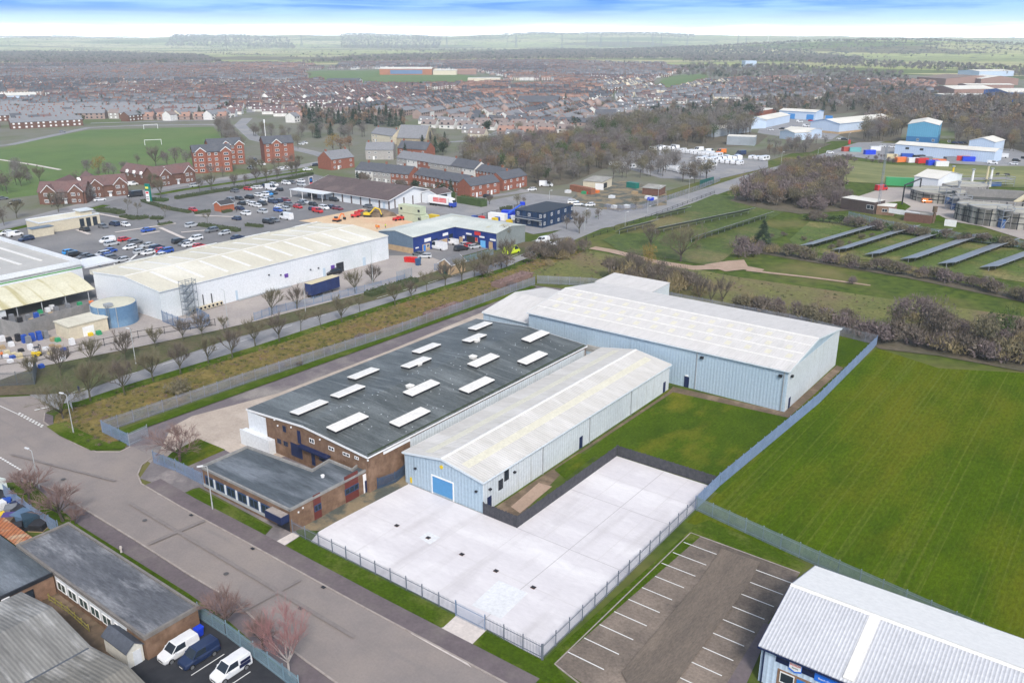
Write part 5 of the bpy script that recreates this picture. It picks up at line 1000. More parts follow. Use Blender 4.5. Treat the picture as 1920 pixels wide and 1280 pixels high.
for px, m, look, h in (((22, 650), WRAP, 'white wrapped pallet', 1.2), ((14, 664), CREAMP, 'cream goods pallet', .9), ((27, 667), CREAMP, 'cream goods pallet', .8), ((40, 660), BLK, 'black topped pallet', .8), ((12, 672), WRAP, 'white wrapped pallet', .9), ((38, 672), CREAMP, 'cream goods pallet', 1.3), ((24, 672), BLUEP, 'blue goods pallet', .7), ((58, 656), WRAP, 'white wrapped pallet', 1.4), ((86, 656), WRAP, 'white wrapped pallet', .7), ((98, 650), WOOD, 'brown timber pallet', .6), ((110, 652), WOOD, 'brown timber pallet', .7), ((136, 647), WRAP, 'white wrapped pallet', 1.6), ((47, 643), BLUEP, 'stack of blue crates', 2.0), ((62, 640), BLUEP, 'stack of blue crates', 2.0), ((75, 638), BLUEP, 'stack of blue crates', 2.2), ((87, 635), GRYP, 'stack of grey cages', 2.0), ((55, 645), GRYP, 'stack of grey cages', 1.9), ((35, 640), BLK, 'black topped pallet', 1.8), ((109, 641), GRN, 'green goods pallet', 1.0), ((170, 630), YEL, 'yellow grit bin', .9), ((186, 628), GRN, 'heap of green netting', 1.1), ((5, 655), WOOD, 'brown timber pallet', 1.0), ((20, 680), WRAP, 'white wrapped pallet', .8), ((55, 688), WRAP, 'white wrapped pallet', .9), ((78, 690), BLUEP, 'blue goods pallet', .9), ((118, 676), WRAP, 'white wrapped pallet', .8), ((150, 573), GRN, 'green goods pallet', 1.0), ((172, 570), ORG, 'orange plant rack', .9), ((128, 578), GRYP, 'grey stock cage', 1.3), ((106, 583), GRYP, 'grey stock cage', 1.2), ((90, 585), WRAP, 'white wrapped pallet', 1.2), ((98, 580), WRAP, 'white wrapped pallet', 1.2), ((76, 588), GRN, 'green goods pallet', 1.0), ((192, 567), REDP, 'red plant rack', .8), ((146, 582), BLK, 'black topped pallet', .7), ((122, 571), GRYP, 'grey stock cage', 1.3), ((12, 612), BLK, 'tall black rack', 2.4), ((24, 606), GRYP, 'grey stock cage', 2.3), ((40, 612), BLK, 'tall black rack', 2.4), ((55, 606), GRYP, 'grey stock cage', 2.2), ((70, 602), BLUEP, 'stack of blue crates', 2.2), ((62, 614), WOOD, 'tall timber rack', 2.3), ((84, 606), BLK, 'tall black rack', 2.2), ((98, 600), WOOD, 'tall timber rack', 2.0), ((118, 594), GRN, 'bed of green plants', .8), ((134, 590), GRN, 'bed of green plants', .8), ((30, 622), GRYP, 'grey stock cage', 2.0), ((8, 620), WOOD, 'tall timber rack', 2.0), ((5, 640), WRAP, 'white wrapped pallet', 1.4), ((18, 642), BLK, 'black topped pallet', 1.3), ((100, 640), WOOD, 'brown timber pallet', 1.0), ((66, 664), WRAP, 'white wrapped pallet', .8), ((95, 665), CREAMP, 'cream goods pallet', .9), ((120, 658), BLUEP, 'blue goods pallet', .8)):
    pallet(px, m, look, Z, h)
T = TH('forklift', 'yellow forklift truck among the pallets in the garden store yard', 'forklift', G(72, 668), GR+R(90)); OB(MB().box(-1.1, .5, -.55, .55, .3, 1.0).box(-1.1, -.6, -.5, .5, 1.0, 1.25), 'body', YEL, T)
OB(MB().box(.55, .65, -.45, -.35, .1, 2.6).box(.55, .65, .35, .45, .1, 2.6).box(.55, .65, -.35, .35, 2.4, 2.5), 'mast', DARK, T); OB(MB().box(.65, 1.7, -.35, -.2, .12, .2).box(.65, 1.7, .2, .35, .12, .2), 'fork', DARK, T)
mb = MB()
for x in (-.7, .4):
    for y in (-.45, .45): mb.tube((x, y, 1.0), (x*.8, y, 2.1), .04, 4)
mb.box(-.65, .4, -.5, .5, 2.1, 2.16); OB(mb, 'roll_cage', DARK, T)
for x in (-.75, .3):
    for y in (-.5, .5): OB(MB().tube((x, y-.1, .3), (x, y+.1, .3), .3, 10), 'wheel', TYRE, T)
# person in hi-vis
def person(label, px, shirt, legs, ang=0, h=1.75):
    T = TH('person', label, 'person', G(*px), ang); SK = plain('skin', (0.45, 0.28, 0.2)); s = h/1.75
    v = [(0, 0, .95), (0, .03, 1.2), (0, 0, 1.45), (0, .01, 1.53), (0, .02, 1.64), (0, .01, 1.73), (.19, 0, 1.42), (.25, -.02, 1.15), (.24, .1, .92), (-.19, 0, 1.42), (-.25, -.02, 1.15), (-.24, .1, .92), (.1, 0, .9), (.11, .08, .5), (.11, 0, .06), (.11, .16, .03), (-.1, 0, .9), (-.11, -.06, .5), (-.11, -.12, .06), (-.11, .03, .03)]
    e = [(0, 1), (1, 2), (2, 3), (3, 4), (4, 5), (2, 6), (6, 7), (7, 8), (2, 9), (9, 10), (10, 11), (0, 12), (12, 13), (13, 14), (14, 15), (0, 16), (16, 17), (17, 18), (18, 19)]
    r = [.15, .15, .16, .06, .105, .08, .075, .055, .04, .075, .055, .04, .1, .075, .05, .045, .1, .075, .05, .045]
    me = bpy.data.meshes.new('body'); me.from_pydata([tuple(k*s for k in p) for p in v], e, []); o = link(bpy.data.objects.new('body', me), T); me.materials.append(SK)
    sk = o.modifiers.new('s', 'SKIN'); 
    for i, q in enumerate(r): me.skin_vertices[0].data[i].radius = (q*s, q*s)
    me.skin_vertices[0].data[0].use_root = True; o.modifiers.new('d', 'SUBSURF').levels = 1
    bpy.context.view_layer.update(); m2 = bpy.data.meshes.new_from_object(o.evaluated_get(bpy.context.evaluated_depsgraph_get())); o.modifiers.clear(); m2.materials.clear()
    for q in (SK, shirt, legs): m2.materials.append(q)
    for f in m2.polygons: z = f.center.z/s; f.material_index = 0 if z > 1.5 else (1 if z > .93 else 2)
    o.data = m2; OB(MB().tube((0, .0, 1.66*s), (0, 0, 1.76*s), .115, 8, .07), 'hair', BLK, T); return T
person('person in an orange vest standing among the pallets', (5, 672), ORG, NAVY, 1.0)
person('person in dark clothes walking beside the brick kiosk', (444, 398), BLK, BLK, .5)
person('person in a yellow vest working on the sandy building site', (707, 430), YEL, NAVY, 2)
person('person in a lime vest beside the orange barrier on the sandy site', (723, 428), plain('lime_vest', (0.55, 0.7, 0.05)), NAVY, 1)
person('person in dark clothes standing by the small roundabout hedge', (297, 420), BLK, NAVY, 1)
# trailers, lorry
def trailer(label, px0, px1, h, side_m, roof_m, logo=None, name='trailer'):
    a, b = G(*px0), G(*px1); d = (b-a); L_ = d.length; T = TH(name, label, 'trailer', a, math.atan2(d.y, d.x)); mb = MB().box(0, L_, 0, 2.5, 1.1, h); OB(mb, 'box_body', side_m, T); OB(MB().box(-.02, L_+.02, -.02, 2.52, h, h+.05), 'roof', roof_m, T)
    OB(MB().box(.2, L_-.2, .4, 2.1, .85, 1.1), 'chassis', DARK, T)
    for x in (1.0, 2.2, 3.4):
        for y in (.25, 2.25): OB(MB().tube((x, y-.15, .5), (x, y+.15, .5), .5, 12), 'wheel', TYRE, T)
    for y in (.5, 2.0): OB(MB().box(L_-2.6, L_-2.45, y-.06, y+.06, 0, .9), 'landing_leg', DARK, T)
    return T
trailer('dark blue curtain sided trailer with a cream roof parked behind the fence', (586, 562), (638, 545), 4.1, mat('trailer_navy', (0.02, 0.04, 0.14), (0.012, 0.02, 0.08), sc1=.5), CREAMP)
T = TH('articulated_lorry', 'white articulated lorry with a red cross pattern backed against the supermarket dock', 'lorry', G(802, 382), 0); a, b = G(803, 385), G(848, 391); d = b-a; T.rotation_euler.z = math.atan2(d.y, d.x); T.location = a; L_ = 13.0
OB(MB().box(0, 10.2, 0, 2.5, 1.15, 4.1), 'box_body', WHITE, T); OB(MB().box(0, 10.2, .4, 2.1, .8, 1.15), 'chassis', DARK, T)
st = OB(MB().box(2.6, 9.4, -.03, -.005, 1.9, 3.6), 'red_graphic', RED, T)
for z in (2.25, 2.65, 3.15): OB(MB().box(2.7, 9.3, -.05, -.031, z, z+.1), 'white_stripe', WHITE, st)
OB(MB().box(5.6, 5.75, -.052, -.032, 1.9, 3.6), 'white_stripe', WHITE, st)
LB = plain('lorry_blue', (0.02, 0.06, 0.4)); OB(MB().hexa([(10.6, .05, .5), (12.7, .05, .5), (12.7, 2.45, .5), (10.6, 2.45, .5)], [(10.6, .05, 2.2), (12.75, .05, 2.2), (12.75, 2.45, 2.2), (10.6, 2.45, 2.2)]), 'cab', LB, T)
OB(MB().hexa([(10.6, .05, 2.2), (12.75, .05, 2.2), (12.75, 2.45, 2.2), (10.6, 2.45, 2.2)], [(10.6, .15, 3.9), (11.9, .15, 3.6), (11.9, 2.35, 3.6), (10.6, 2.35, 3.9)]), 'cab_roof', WHITE, T)
OB(MB().hexa([(12.5, .2, 2.25), (12.8, .2, 2.25), (12.8, 2.3, 2.25), (12.5, 2.3, 2.25)], [(12.2, .25, 3.2), (12.35, .25, 3.2), (12.35, 2.25, 3.2), (12.2, 2.25, 3.2)]), 'windscreen', GLASS, T)
for x in (1.2, 2.5, 3.8, 10.9, 12.1):
    for y in (.2, 2.3): OB(MB().tube((x, y-.18, .5), (x, y+.18, .5), .5, 12), 'wheel', TYRE, T)
# blue L shaped trading units
T = TH('trading_units', 'L shaped royal blue trading units with a pale grey green roof', 'trade unit', W(-197, 189.9)); DIM[T.name] = (15, 36, 5.45, 6.6, 'y', 'gable')
mb = MB(); mb.sideprism(profile(0, 15, 5.45, 6.6, 'gable'), 0, 27.8, 'y'); OB(mb, 'wall', BLUECL, T); mb = MB(); mb.sideprism(profile(20.1, 35.6, 5.45, 6.6, 'gable'), 7.5, 32.5, 'x'); OB(mb, 'wall', BLUECL, T)
mb = MB(); e = .02; t = .16
mb.hexa([(-.3, -.3, 5.42), (7.5, -.3, 6.62), (7.5, 27.85, 6.62), (-.3, 35.9, 5.42)], [(-.3, -.3, 5.42+t), (7.5, -.3, 6.62+t), (7.5, 27.85, 6.62+t), (-.3, 35.9, 5.42+t)])
mb.hexa([(7.5, -.3, 6.62), (15.3, -.3, 5.42), (15.3, 19.8, 5.42), (7.5, 27.85, 6.62)], [(7.5, -.3, 6.62+t), (15.3, -.3, 5.42+t), (15.3, 19.8, 5.42+t), (7.5, 27.85, 6.62+t)])
mb.hexa([(15.3, 19.8, 5.42), (32.8, 19.8, 5.42), (32.8, 27.85, 6.62), (7.5, 27.85, 6.62)], [(15.3, 19.8, 5.42+t), (32.8, 19.8, 5.42+t), (32.8, 27.85, 6.62+t), (7.5, 27.85, 6.62+t)])
mb.hexa([(7.5, 27.85, 6.62), (32.8, 27.85, 6.62), (32.8, 35.9, 5.42), (-.3, 35.9, 5.42)], [(7.5, 27.85, 6.62+t), (32.8, 27.85, 6.62+t), (32.8, 35.9, 5.42+t), (-.3, 35.9, 5.42+t)])
OB(mb, 'roof', PALER, T)
OB(MB().sideprism([(0, 1.9), (15, 1.9), (15, 5.4), (7.5, 6.5), (0, 5.4)], -.08, -.005, 'y'), 'end_cladding', SLATEB, T); OB(MB().box(0, 15, -.1, -.005, 0, 1.9), 'brick_base', BUFF, T)
for i, (y0, y1) in enumerate(((4.2, 7.6), (11.6, 16.2))): OB(MB().box(15.0, 15.08, y0, y1, 0, 2.3), 'brick_front', BUFF, T); OB(MB().box(15.08, 15.14, y0+.4, y0+1.4, .05, 2.1), 'door', plain('blue_door', (0.02, 0.2, 0.65)), T)
window(T, 'r', 6.0, 7.4, 1.0, 2.1, base=.08); window(T, 'r', 12.4, 13.6, 1.0, 2.1, base=.08)
for y0, y1, z0, z1, m_ in ((5.2, 8.2, 2.9, 4.0, WHITE), (14.0, 16.6, 3.3, 4.2, WHITE), (1.0, 2.4, 1.6, 2.0, WHITE)): OB(MB().box(15.01, 15.1, y0, y1, z0, z1), 'sign_board', m_, T)
OB(MB().box(15.01, 15.06, 8.6, 11.4, .05, 3.2), 'roller_door', NAVY, T); OB(MB().box(15.01, 15.07, 17, 19, 0, 3.4), 'glazed_corner', GLASS, T)
for x0, x1, z0, z1, m_, nm in ((17, 18.4, 0, 2.4, BUFF, 'brick_front'), (20.2, 23.6, .05, 3.2, DARK, 'open_doorway'), (23.8, 24.8, 0, 3.0, BUFF, 'brick_front'), (26, 28, .05, 2.4, plain('sky_blue_door', (0.15, 0.45, 0.8)), 'door'), (29.5, 31, 0, 2.4, BUFF, 'brick_front'), (23.6, 26, 3.9, 5.0, REDP, 'sign_board'), (20, 22.2, 3.6, 4.1, WHITE, 'sign_board'), (25.6, 27.6, 3.3, 3.8, WHITE, 'sign_board'), (30, 32.2, 2.9, 3.5, WHITE, 'sign_board'), (18.5, 19.2, 2.0, 2.9, WHITE, 'sign_board'), (23.9, 24.7, 1.9, 3.0, REDP, 'sign_board')): OB(MB().box(x0, x1, 20.02, 20.1 if 'brick' not in nm else 20.09, z0, z1) if False else MB().box(x0, x1, 20.0-(.1 if nm == 'sign_board' else .07), 20.095, z0, z1), nm, m_, T)
OB(MB().sideprism([(20.1, 0), (35.6, 0), (35.6, 5.4), (27.85, 6.55), (20.1, 5.4)], 32.505, 32.56, 'x'), 'end_cladding', mat('grey_cladding', (0.25, 0.28, 0.28), (0.21, 0.24, 0.24), sc1=.3, corr=.6, cdark=.85), T)
u, v = U(838, 512)
T = shed('substation', 'small buff brick substation with a grey hipped looking roof and green door', 'outbuilding', W(*U(824, 512)), 4.6, 6.2, 3.2, 4.6, BUFF, mat('slate_roof2', (0.16, 0.165, 0.18), sc1=1), ridge='y', trim=WHITE); panel(T, 'f', 1.4, 3.0, .05, 2.6, plain('green_door', (0.01, 0.09, 0.07)), 'door', d=.06)
for k, p in enumerate(((762, 492), (767.5, 492), (773, 492.5), (778, 493))):
    t = wheelie(None, p, plain('bin_red', (0.6, 0.02, 0.02)), 1.5); pool(t, 'bright red wheeled bin', 'in the row beside the loading yard', 'bin', 'red bins in a row'); t.name = 'bin'
wheelie('dark blue skip bin beside the small brick substation', (784, 498), plain('skip_blue', (0.03, 0.09, 0.2)), 1.9)
# supermarket
T = shed('supermarket', 'low white supermarket under a broad dark brown tiled roof', 'supermarket', W(-290.5, 238.6), 49.5, 27.2, 3.9, 7.4, SMOOTHW, BROWNT, ridge='x', over=.9, trim=WHITE)
for k in range(9): x = 6+k*5.4; panel(T, 'f', x, x+.7, 0, 3.7, BROWNT, 'pier', d=.12)
for k in range(4): panel(T, 'r', 3+k*5.2, 3.6+k*5.2, 0, 3.7, BROWNT, 'pier', d=.12)
panel(T, 'f', 46, 47.4, .05, 2.6, plain('pale_blue_door', (0.45, 0.55, 0.65)), 'door', d=.08); panel(T, 'f', .5, 6, .05, 2.8, GLASS, 'shop_front', d=.06)
OB(MB().box(-4, 17, -6.0, -1.0, 3.3, 3.6), 'entrance_canopy', SMOOTHW, T)
for x, y in ((-3.5, -5.7), (4, -5.7), (10, -5.7), (16.5, -5.7), (-3.5, -1.4)): OB(MB().cyl(x, y, 0, 3.3, .12, 8), 'column', WHITE, T)
T = shed('loading_dock', 'white gabled loading dock joined to the right end of the supermarket', 'loading bay', W(-241.0, 257.5), 8.5, 9, 4.2, 5.6, SMOOTHW, BROWNT, ridge='y', over=.3, trim=WHITE); panel(T, 'r', 1, 6, .05, 3.8, DARK, 'dock_opening', d=.4)
T = TH('totem_sign', 'tall white framed supermarket sign beside the entrance canopy', 'sign', W(*U(585, 364))); OB(MB().box(-.1, .1, -1.1, -.95, 0, 7.5).box(-.1, .1, .95, 1.1, 0, 7.5).box(-.1, .1, -.95, .95, 7.3, 7.5), 'frame', WHITE, T); s = OB(MB().box(-.08, .08, -.93, .93, 4.5, 7.25), 'sign_face', SGN, T); OB(MB().box(.085, .1, -.85, .85, 4.55, 5.0), 'red_band', RED, s); OB(MB().box(-.1, -.085, -.85, .85, 4.55, 5.0), 'red_band', RED, s)
sy = OB(MB().tube((.08, 0, 6.2), (.11, 0, 6.2), .5, 12), 'roundel', plain('sign_mid_blue', (0.03, 0.2, 0.6)), s)
T = TH('totem_sign', 'tall green and white price totem at the retail park entrance', 'sign', G(281, 382), GR+R(20)); OB(MB().box(-1.2, 1.2, -.25, .25, 0, 8.2), 'totem_body', plain('totem_green', (0.0, 0.17, 0.13)), T); fc = OB(MB().box(-1.15, .5, -.3, -.25, .3, 5.2), 'sign_face', WHITE, T)
OB(MB().box(-1.0, .3, -.32, -.3, 4.2, 4.9), 'red_panel', RED, fc); OB(MB().box(-1.0, .3, -.32, -.3, 2.6, 2.9), 'price_line', BLK, fc); OB(MB().box(-1.0, .3, -.32, -.3, 1.8, 2.1), 'price_line', BLK, fc); OB(MB().box(-1.0, .5, -.3, -.25, 6.2, 7.0), 'logo_strip', plain('totem_yellow', (0.75, 0.7, 0.1)), T)
# drive-through restaurant, kiosk
a = Vector(U(52, 436)); b = Vector(U(180, 414)); T = shed('restaurant', 'cream drive-through restaurant with a white flat roof and a small roof turret', 'restaurant', W(a.x-2, a.y+1), 9.5, 21.5, 4.0, 4.0, CREAM, CREAMR, kind='flat', trim=SMOOTHW)
for k in range(3): panel(T, 'r', 14.0+k*2.4, 15.6+k*2.4, .1, 3.3, GLASS, 'window', d=.07)
OB(MB().box(4.4, 8.4, 15.5, 19.5, 4.05, 5.6), 'turret', CREAM, T); OB(MB().box(3.9, 8.9, 15, 20, 5.6, 6.0), 'turret_roof', SMOOTHW, T); panel(T, 'r', .5, 2.2, .05, 2.6, plain('blue_grey_door', (0.16, 0.24, 0.36)), 'door', d=.08)
OB(MB().box(9.5, 13, -4, 3, 0, 3.0), 'store_room', CREAM, T); OB(MB().box(9.3, 13.2, -4.2, 3.2, 3.0, 3.15), 'store_roof', plain('felt_blue_grey', (0.13, 0.18, 0.24)), T)
u, v = U(408, 397); T = shed('brick_kiosk', 'small orange brick kiosk with a dark pitched roof in the car park', 'kiosk', W(u-2.0, v), 4.6, 6.0, 2.9, 4.0, mat('orange_brick', (0.42, 0.13, 0.06), (0.34, 0.1, 0.05), sc1=1.5), mat('dark_slate', (0.06, 0.06, 0.065), sc1=1.2), ridge='y', trim=WHITE)
# building site
def boxcabin(label, px, L_, wd, h, m, ang=0, z=0, nm='site_cabin', cat='cabin', win=2, grp=None):
    T = TH(nm, label, cat, G(*px)+Vector((0, 0, z)), GR+R(ang), grp); DIM[T.name] = (L_, wd, h, h, 'x', 'flat'); OB(MB().box(0, L_, 0, wd, .12, h), 'body', m, T); OB(MB().box(-.05, L_+.05, -.05, wd+.05, h, h+.1), 'roof', m, T); OB(MB().box(.1, .5, .1, wd-.1, 0, .12), 'skid', DARK, T); OB(MB().box(L_-.5, L_-.1, .1, wd-.1, 0, .12), 'skid', DARK, T)
    for k in range(win): window(T, 'f', 1+k*(L_-2.2)/max(win-1, 1), 2+k*(L_-2.2)/max(win-1, 1), 1.1, 2.0, fm=DARK, bars=0)
    return T
SAGE = mat('sage_cabin', (0.50, 0.55, 0.40), (0.44, 0.49, 0.35), sc1=.4, corr=.4, cdark=.9)
boxcabin('lower pale green site cabin of the two stacked beside the supermarket', (748, 412), 11, 3.2, 2.8, SAGE, 0); boxcabin('upper pale green site cabin stacked on another beside the supermarket', (748, 412), 11, 3.2, 2.8, SAGE, 0, 2.92); boxcabin('single pale green site cabin right of the stacked pair', (786, 414), 6, 3, 2.6, SAGE, -40)
boxcabin('low yellow site skip behind the blue trading units', (803, 409), 4, 2, 1.3, YEL, 0, nm='skip', cat='skip', win=0)
def digger(label, px, m, ang, s=1.0):
    T = TH('excavator', label, 'excavator', G(*px), R(ang)); 
    for y in (-1.0, 1.0): OB(MB().sideprism([(-1.7*s, .1), (1.7*s, .1), (1.9*s, .45), (1.6*s, .85), (-1.6*s, .85), (-1.9*s, .45)], y-.25, y+.25, 'y'), 'track', DARK, T)
    OB(MB().box(-1.8*s, 1.0*s, -1.1, 1.1, .95, 2.0*s), 'body', m, T); OB(MB().box(-.3, 1.1*s, .1, 1.1, 2.0*s, 2.9*s), 'cab', GLASS, T)
    OB(MB().tube((1.0*s, -.4, 1.8*s), (3.2*s, -.4, 4.2*s), .28, 6).tube((3.2*s, -.4, 4.2*s), (5.2*s, -.4, 3.6*s), .25, 6), 'boom', m, T); OB(MB().tube((5.2*s, -.4, 3.6*s), (6.0*s, -.4, 1.2*s), .2, 6), 'dipper_arm', m, T); OB(MB().sideprism([(5.5*s, 1.2), (6.4*s, 1.2), (6.2*s, .3), (5.6*s, .2)], -.9, .2, 'y'), 'bucket', DARK, T)
digger('yellow excavator digging the earth bank on the building site', (691, 407), YEL, -10, .9); digger('orange excavator at the edge of the sandy building site', (632, 416), ORG, 60, .65)
def roller(label, px, m, ang):
    T = TH('site_dumper', label, 'dumper', G(*px), R(ang)); OB(MB().box(-1.4, .6, -.7, .7, .5, 1.3), 'body', m, T); OB(MB().hexa([(.7, -.8, .7), (1.9, -.6, .7), (1.9, .6, .7), (.7, .8, .7)], [(.5, -1, 1.6), (2.3, -.9, 1.5), (2.3, .9, 1.5), (.5, 1, 1.6)]), 'skip', m, T)
    for x in (-.9, 1.1):
        for y in (-.75, .75): OB(MB().tube((x, y-.18, .45), (x, y+.18, .45), .45, 10), 'wheel', TYRE, T)
roller('red dumper on the bank behind the orange excavator', (665, 408), REDP, 20); roller('red dumper on the far side of the building site', (672, 402), REDP, 50); roller('red roller machine beside the pale green cabins', (744, 414), REDP, 40); roller('second red roller machine just right beside the pale green cabins', (752, 413), REDP, 10)
for px, l in (((708, 427), 'orange plastic barrier on the sandy site'), ((735, 433), 'orange plastic barrier behind the white tanker')):
    T = TH('barrier', l, 'barrier', G(*px), GR); OB(MB().box(-1, 1, -.1, .1, .2, 1.0), 'panel', ORG, T); OB(MB().box(-.8, -.6, -.3, .3, 0, .2).box(.6, .8, -.3, .3, 0, .2), 'foot', DARK, T)
T = TH('spoil_heap', 'brown heap of dug earth beside the yellow excavator', 'earth heap', G(706, 404), 0); 
mb = MB(); n = 16
for k, (rr, z) in enumerate(((8, 0), (6, 1.2), (3.5, 2.1), (1, 2.5))): mb.v += [(rr*(1+.15*math.sin(3*i+k))*math.cos(2*math.pi*i/n), .6*rr*math.sin(2*math.pi*i/n), z+.15*math.sin(5*i)) for i in range(n)]
for k in range(3):
    for i in range(n): mb.f.append([k*n+i, k*n+(i+1) % n, (k+1)*n+(i+1) % n, (k+1)*n+i]); mb.m.append(0)
mb.f.append([3*n+i for i in range(n)]); mb.m.append(0); OB(mb, 'heap', SOIL, T)
# modular offices, plant yard
T = shed('modular_offices', 'two storey dark blue modular offices with a pale flat roof', 'offices', W(-184.0, 246.0), 12.2, 20, 5.5, 5.5, MODN, mat('pale_membrane', (0.56, 0.5, 0.44), (0.5, 0.44, 0.38), sc1=.3, lines=((.66, .62, .56), (.05, .4, 1), .5, .6)), kind='flat')
for side, L_ in (('f', 12.2), ('r', 20)):
    for z in (1.0, 3.75):
        for k in range(3 if side == 'f' else 5): s_ = .9+k*(L_-2.2)/(2 if side == 'f' else 4); window(T, side, s_, s_+1.0, z, z+1.1)
OB(MB().box(0, 12.2, -1.3, -.1, 2.7, 2.8).box(0, 12.2, -1.3, -1.25, 3.6, 3.7), 'walkway', GREYST, T); OB(MB().box(-.1, 12.3, -.1, 20.1, 5.55, 5.62), 'roof_edge', DARK, T)
T = TH('cherry_picker', 'blue boom lift raised beside the modular offices', 'boom lift', G(950, 412), R(20)); OB(MB().box(-1.5, 1.5, -1, 1, .4, 1.4), 'base', plain('lift_blue', (0.01, 0.1, 0.6)), T); OB(MB().tube((-1, 0, 1.4), (6, 0, 5.5), .35, 6), 'boom', plain('lift_blue', (0.01, 0.1, 0.6)), T); OB(MB().box(5.6, 7, -.8, .8, 5.2, 6.3), 'cage', BINB, T)
for x in (-1, 1):
    for y in (-1, 1): OB(MB().tube((x, y-.15, .45), (x, y+.15, .45), .45, 10), 'wheel', TYRE, T)
boxcabin('blue hire container behind the boom lift', (940, 408), 6, 2.5, 2.6, BINB, 20, nm='container', cat='container', win=0); boxcabin('white hire cabin left of the blue container', (915, 412), 7, 2.5, 2.5, WHITE, 10, win=0)
for i, (px, m, lk) in enumerate((((903, 413), REDP, 'red'), ((928, 416), YEL, 'yellow'), ((934, 414), BLUEP, 'blue'), ((955, 420), YEL, 'yellow'), ((890, 412), BLUEP, 'blue'), ((962, 412), WRAP, 'white'))): pallet(px, m, f'{lk} piece of hire plant', 'in the fenced plant hire yard', 1.6, 2.0, 'hire_plant', 'hire plant', group='hire plant in the yard')
# ------------------------------------------------------------------ cars
PC = {'white': (0.74, 0.75, 0.77), 'silver': (0.45, 0.47, 0.5), 'grey': (0.13, 0.14, 0.16), 'black': (0.015, 0.016, 0.02), 'navy': (0.015, 0.03, 0.10), 'blue': (0.02, 0.09, 0.42), 'red': (0.5, 0.015, 0.02), 'maroon': (0.17, 0.015, 0.03), 'bright blue': (0.02, 0.3, 0.75), 'yellow': (0.7, 0.55, 0.02), 'lime': (0.6, 0.75, 0.02), 'orange': (0.7, 0.2, 0.03)}
PROTO = {}
def car(kind, col, px, ang, zone, group, flip=None):
    k = (kind, col)
    if k not in PROTO:
        T = make_car(kind, paint(col, PC[col]), detail=False); PROTO[k] = (T, kids(T)); first = True
    else: first = False
    T = PROTO[k][0] if first else copy_tree(*PROTO[k])
    T.scale = (1.08, 1.08, 1.08); fl = (hash((px[0]*7+px[1])) % 2) if flip is None else flip
    put(T, px, ang+180*fl+rnd.uniform(-3, 3)); look = {'van': 'small van', 'bigvan': 'large van', 'small_van': 'small van', 'hatch': 'hatchback', 'suv': 'tall car', 'saloon': 'saloon car'}[kind]
    p = T.location; pool(T, f'{col} {look}', zone, 'van' if 'van' in kind else 'car', group); return T
def kindof(i): return ('hatch', 'suv', 'hatch', 'saloon', 'suv')[i % 5]
C1 = [(50, 553, 'white', 90), (195, 600, 'navy', 90), (440, 500, 'red', 90), (568, 475, 'red', 0), (632, 527, 'black', 0), (775, 503, 'grey', 0), (857, 485, 'navy', 0), (945, 490, 'white', 0), (1120, 528, 'blue', 90), (848, 635, 'silver', 90), (935, 600, 'red', 90), (1020, 622, 'grey', 90), (975, 662, 'white', 90), (1100, 648, 'silver', 90), (1185, 665, 'navy', 90), (525, 695, 'bright blue', 90), (570, 715, 'black', 90), (630, 730, 'grey', 90), (665, 742, 'black', 90), (715, 768, 'black', 90), (757, 782, 'white', 90), (765, 716, 'silver', 90), (792, 727, 'blue', 90), (812, 690, 'blue', 90), (850, 740, 'grey', 90), (918, 757, 'silver', 90), (1068, 695, 'silver', 90), (1113, 702, 'white', 90), (1222, 680, 'red', 90), (1240, 692, 'blue', 90), (1200, 724, 'white', 90), (1350, 615, 'black', 90), (1385, 632, 'grey', 90), (1430, 640, 'white', 90), (1465, 597, 'white', 90), (1498, 650, 'red', 90), (1585, 535, 'grey', 90), (1685, 553, 'silver', 90), (1790, 585, 'navy', 90), (1445, 495, 'silver', 90), (1450, 378, 'red', 0), (1840, 405, 'white', 0), (1775, 443, 'navy', 0), (1790, 365, 'navy', 0), (1720, 303, 'grey', 0), (1797, 293, 'black', 0), (1868, 283, 'black', 0), (1812, 330, 'black', 0), (1852, 322, 'white', 0), (1758, 235, 'grey', 0), (1860, 220, 'red', 0), (1905, 340, 'white', 0), (1910, 210, 'white', 0), (755, 300, 'white', 80), (1465, 195, 'silver', 80), (20, 292, 'grey', 80), (110, 325, 'black', 80)]
for i, (x, y, c, a) in enumerate(C1):
    px = (x/4, 300+y/4+2.0); z = ('beside the cream restaurant' if px[0] < 300 and px[1] < 437 else 'in rows behind the garden store' if px[0] < 215 else 'parked behind the long white warehouse' if px[1] > 437 else 'near the brick kiosk')
    if y < 330 and x < 1500 and a == 80: z = 'on the street before the red roofed houses'
    car(kindof(i), c, px, a, z, 'cars in the retail car parks')
C2 = [(20, 210, 'white'), (78, 200, 'navy'), (138, 192, 'white'), (175, 228, 'black'), (230, 178, 'white'), (268, 172, 'grey'), (330, 160, 'white'), (345, 190, 'silver'), (20, 270, 'white'), (60, 262, 'white'), (97, 258, 'bright blue'), (132, 252, 'black'), (65, 302, 'white'), (112, 290, 'grey'), (130, 320, 'navy'), (172, 312, 'navy'), (225, 305, 'maroon'), (52, 335, 'black'), (8, 348, 'white'), (252, 342, 'grey'), (315, 357, 'red'), (328, 330, 'grey'), (366, 324, 'silver'), (430, 338, 'black'), (45, 393, 'silver'), (165, 382, 'blue'), (185, 357, 'white'), (215, 374, 'silver'), (430, 375, 'navy'), (515, 365, 'white'), (557, 358, 'navy'), (617, 370, 'maroon'), (590, 305, 'black'), (838, 352, 'grey'), (97, 473, 'black'), (140, 460, 'grey')]
